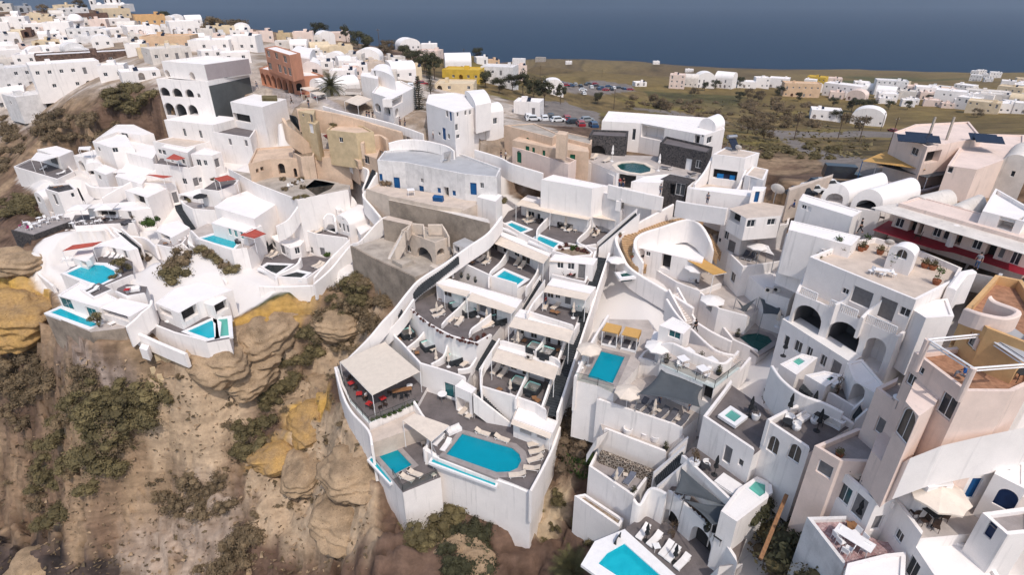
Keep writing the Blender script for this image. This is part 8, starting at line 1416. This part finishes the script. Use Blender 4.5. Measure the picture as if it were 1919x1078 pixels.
rnd = random.Random(12); cars = [(1042,160),(1052,158),(1060,161),(1070,162),(1078,160),(1088,163),(1098,160),(1108,165),(1118,162),(1128,166),(1140,163),(1150,166),(1160,166),(1170,168),(1181,169),(1092,170),(1103,158),(1135,170),(1094,177),(1115,158),(1122,168),(1146,169),(1020,225),(1032,222),(1045,228),(1062,225),(1075,232),(1088,236),(990,222),(1000,226),(1100,228),(1112,238),(1672,247),(970,215),(1838,210),(770,122),(785,130),(755,118),(790,160),(770,165)]
for i, (x, y) in enumerate(cars): k = rnd.choice('wwddsbrd' if i else 'w'); putG(CAR[k], x, y, {'w': 'white', 'd': 'dark', 's': 'silver', 'b': 'blue', 'r': 'red'}[k] + ' car ' + ('driving on the field road' if x == 1672 else 'in the far car park' if y < 185 and 1030 < x < 1200 else 'in the lower car park behind the tan house' if x < 1120 and x > 950 else 'parked in the village'), rnd.choice((.1, .3, 1.7)))
# scrub on the cliffs and slopes: the bigger clumps one by one
def clumps(pts, k, label, s0, s1, seed):
    r = random.Random(seed)
    for x, y in pts: putG(BUSH[k], x, y, label, None, r.uniform(s0, s1), 'bushes on the cliff', .25)
clumps(scatter([(0,640),(70,640),(90,700),(60,760),(0,800)], 26, 1), 'scrub', 'brown scrub bush on the left cliff slope', 1.8, 3.2, 1)
clumps(scatter([(130,700),(215,720),(310,720),(270,860),(130,960),(60,1000),(60,880),(100,780)], 46, 2), 'olive', 'olive green bush on the left cliff slope', 1.8, 3.4, 2)
clumps(scatter([(20,680),(200,700),(250,860),(60,960),(0,900)], 30, 3), 'scrub', 'brown scrub bush among the green bushes of the left slope', 1.5, 3.0, 3)
clumps(scatter([(290,910),(410,890),(440,950),(380,1000),(310,960)], 16, 4), 'scrub', 'dark scrub bush below the smooth rock', 1.5, 2.8, 4)
clumps(scatter([(380,1040),(460,1000),(500,1020),(420,1078),(380,1078)], 10, 5), 'scrub', 'scrub bush at the bottom of the pale slide', 1.5, 2.6, 5)
clumps(scatter([(430,850),(500,720),(560,650),(620,560),(660,510),(700,540),(620,640),(560,740),(470,860)], 46, 6), 'olive', 'olive green bush in the gully between hotel and rock', 1.4, 2.6, 6)
clumps(scatter([(580,640),(640,520),(740,540),(730,590),(650,680)], 26, 7), 'scrub', 'brown bush below the bare concrete yard', 1.4, 2.6, 7)
clumps(scatter([(760,960),(790,910),(850,910),(865,960),(830,1020),(770,1030)], 22, 8), 'olive', 'olive green bush piled against the tall pool wall', 1.6, 2.6, 8)
clumps(scatter([(850,990),(940,1010),(945,1078),(830,1078)], 22, 9), 'dark', 'dark green bush at the foot of the tall pool wall', 1.4, 2.4, 9)
clumps(scatter([(1045,780),(1100,780),(1105,860),(1070,890),(1045,850)], 14, 10), 'dry', 'tall pale dry bush in the gap beside the long stairs', 1.6, 2.6, 10); clumps(scatter([(1070,850),(1110,850),(1105,890),(1070,890)], 6, 11), 'green', 'green bush at the foot of the striped steps', 1.6, 2.2, 11)
clumps(scatter([(0,190),(40,200),(60,240),(30,330),(0,330)], 24, 12), 'scrub', 'scrub bush on the far left slope', 1.5, 3, 12); clumps(scatter([(80,210),(230,225),(210,262),(150,270),(60,260)], 30, 13), 'scrub', 'scrub bush below the long white row', 1.5, 3.2, 13); clumps(scatter([(190,175),(250,162),(290,180),(262,215),(190,195)], 24, 14), 'olive', 'olive bush beside the tall arched hotel', 1.6, 3.0, 14); clumps(scatter([(0,380),(60,370),(70,410),(0,440)], 14, 15), 'olive', 'olive bush below the left edge house', 1.5, 2.8, 15)
clumps(scatter([(1380,260),(1560,275),(1600,300),(1420,300)], 30, 16), 'olive', 'green bush in the meadow behind the villa', 1.0, 2.0, 16); clumps(scatter([(1150,180),(1440,185),(1640,215),(1500,250),(1200,205)], 60, 17), 'scrub', 'scrub bush scattered among the fields', 1.6, 3.4, 17); clumps(scatter([(240,560),(640,700),(690,1050),(260,1050)], 46, 18), 'scrub', 'small scrub tuft on the bare rock', .5, 1.1, 18); clumps(scatter([(1000,900),(1160,960),(1120,1060),(1000,1060)], 16, 19), 'olive', 'green tuft on the sandy path slope', .6, 1.3, 19)
putG(PALM, 1075, 1085, 'palm crown beside the bright blue bottom pool', 0, 1.1, sink=2.6)
for k, x, y, s, l in (('o',20,560,5.0,'big ochre rock outcrop at the left edge'),('o',60,600,4.0,'ochre rock outcrop below the left hotel'),('s',30,480,3.4,'rounded tan boulder below the purple chairs'),('o',590,775,3.4,'bright ochre outcrop beside the restaurant wall'),('o',520,850,2.6,'ochre ledge below the bright outcrop'),('s',445,625,5.0,'overhanging tan rock beside the triangular pool'),('s',500,610,4.0,'tan rock overhang below the grass patch'),('s',410,660,3.6,'tan rock ledge under the overhang'),('s',610,720,3.2,'tan rock knob in the gully'),('s',630,600,3.0,'tan rock under the boundary wall'),('s',580,860,3.6,'pitted tan rock below the ochre outcrop'),('s',660,880,3.4,'tan rock below the restaurant wall'),('s',640,960,3.6,'tan rock bulge beside the small pool wall'),('s',470,690,3.4,'tan rock shoulder in the middle of the cliff'),('s',860,1040,2.6,'tan rock at the foot of the tall pool wall'),('s',60,1060,3.6,'dark rock in the lower left corner')): putG(ROCK[k], x, y, l, None, s, sink=s * (.4 if s < 4.9 else .6))
flush()
# countless small stones and tufts
def stuff(name, poly, n, m, s0, s1, seed):
    b = MB(); r = random.Random(seed)
    for x, y in scatter(poly, n, seed):
        p = G(x, y); s = r.uniform(s0, s1) * (.5 + r.random()); q = [p + Vector((r.uniform(-1, 1), r.uniform(-1, 1), r.uniform(-.2, .9))) * s for _ in range(5)]
        for i in range(5): b.face([q[i], q[(i + 1) % 5], q[(i + 2) % 5]])
    o = b.build(name, m, weld=False); o['kind'] = 'stuff'
stuff('loose_stones', [(100,650),(420,700),(690,900),(690,1078),(100,1078),(0,900)], 900, 'sandrock', .12, .4, 31); stuff('dry_tufts', [(0,650),(420,700),(690,560),(690,1078),(0,1078)], 1500, 'leaf_scrub', .15, .4, 32); stuff('meadow_tufts', [(1150,185),(1440,190),(1640,260),(1620,300),(1400,290)], 900, 'leaf_olive', .3, .8, 33)

def haze():
    b = MB(); b.box((0, 1400, -22), (9000, 6000, 172)); m = bpy.data.materials.new('haze'); m.use_nodes = True; n = m.node_tree.nodes; n.remove(n['Principled BSDF']); v = n.new('ShaderNodeVolumePrincipled'); v.inputs['Color'].default_value = (.8, .87, 1, 1); v.inputs['Density'].default_value = .00008; v.inputs['Anisotropy'].default_value = .2; m.node_tree.links.new(v.outputs[0], n['Material Output'].inputs['Volume']); MATS['haze'] = m; o = b.build('haze', 'haze'); o['kind'] = 'stuff'
haze()

# ------------------------------------------------------------------ tidy up: unused patterns go, look-alikes get the words that tell them apart
for p in PROTOS:
    if p.name not in USED:
        for c in list(p.children_recursive): bpy.data.objects.remove(c)
        if p in THINGS: THINGS.remove(p)
        bpy.data.objects.remove(p)
bpy.context.view_layer.update()
ORD = ['', '', 'second', 'third', 'fourth', 'fifth', 'sixth', 'seventh', 'eighth', 'ninth', 'tenth', 'eleventh', 'twelfth', '13th', '14th', '15th', '16th', '17th', '18th', '19th', '20th']
NUM = {2: 'two', 3: 'three', 4: 'four', 5: 'five', 6: 'six', 7: 'seven', 8: 'eight', 9: 'nine', 10: 'ten', 11: 'eleven', 12: 'twelve'}
_by = {}
for o in THINGS: _by.setdefault(o['label'], []).append(o)
for lab, os_ in _by.items():
    if len(os_) < 2: continue
    def px(o):
        v = o.location if o.type == 'EMPTY' else o.matrix_world @ (sum((Vector(c) for c in o.bound_box), Vector()) / 8); return proj(v)[0]
    os_.sort(key=px); n = len(os_); nn = NUM.get(n, str(n))
    for i, o in enumerate(os_):
        if n == 2: o['label'] = lab + (', the left of two' if i == 0 else ', the right of two')
        elif i == 0: o['label'] = lab + f', leftmost of {nn}'
        elif i == n - 1: o['label'] = lab + f', rightmost of {nn}'
        else: o['label'] = lab + f', {ORD[i + 1] if i < 20 else str(i + 1) + "th"} from left of {nn}'
        if len(o['label'].split()) > 16: o['label'] = o['label'].rsplit(' of ', 1)[0]
        if 'group' not in o: o['group'] = lab.split(',')[0]
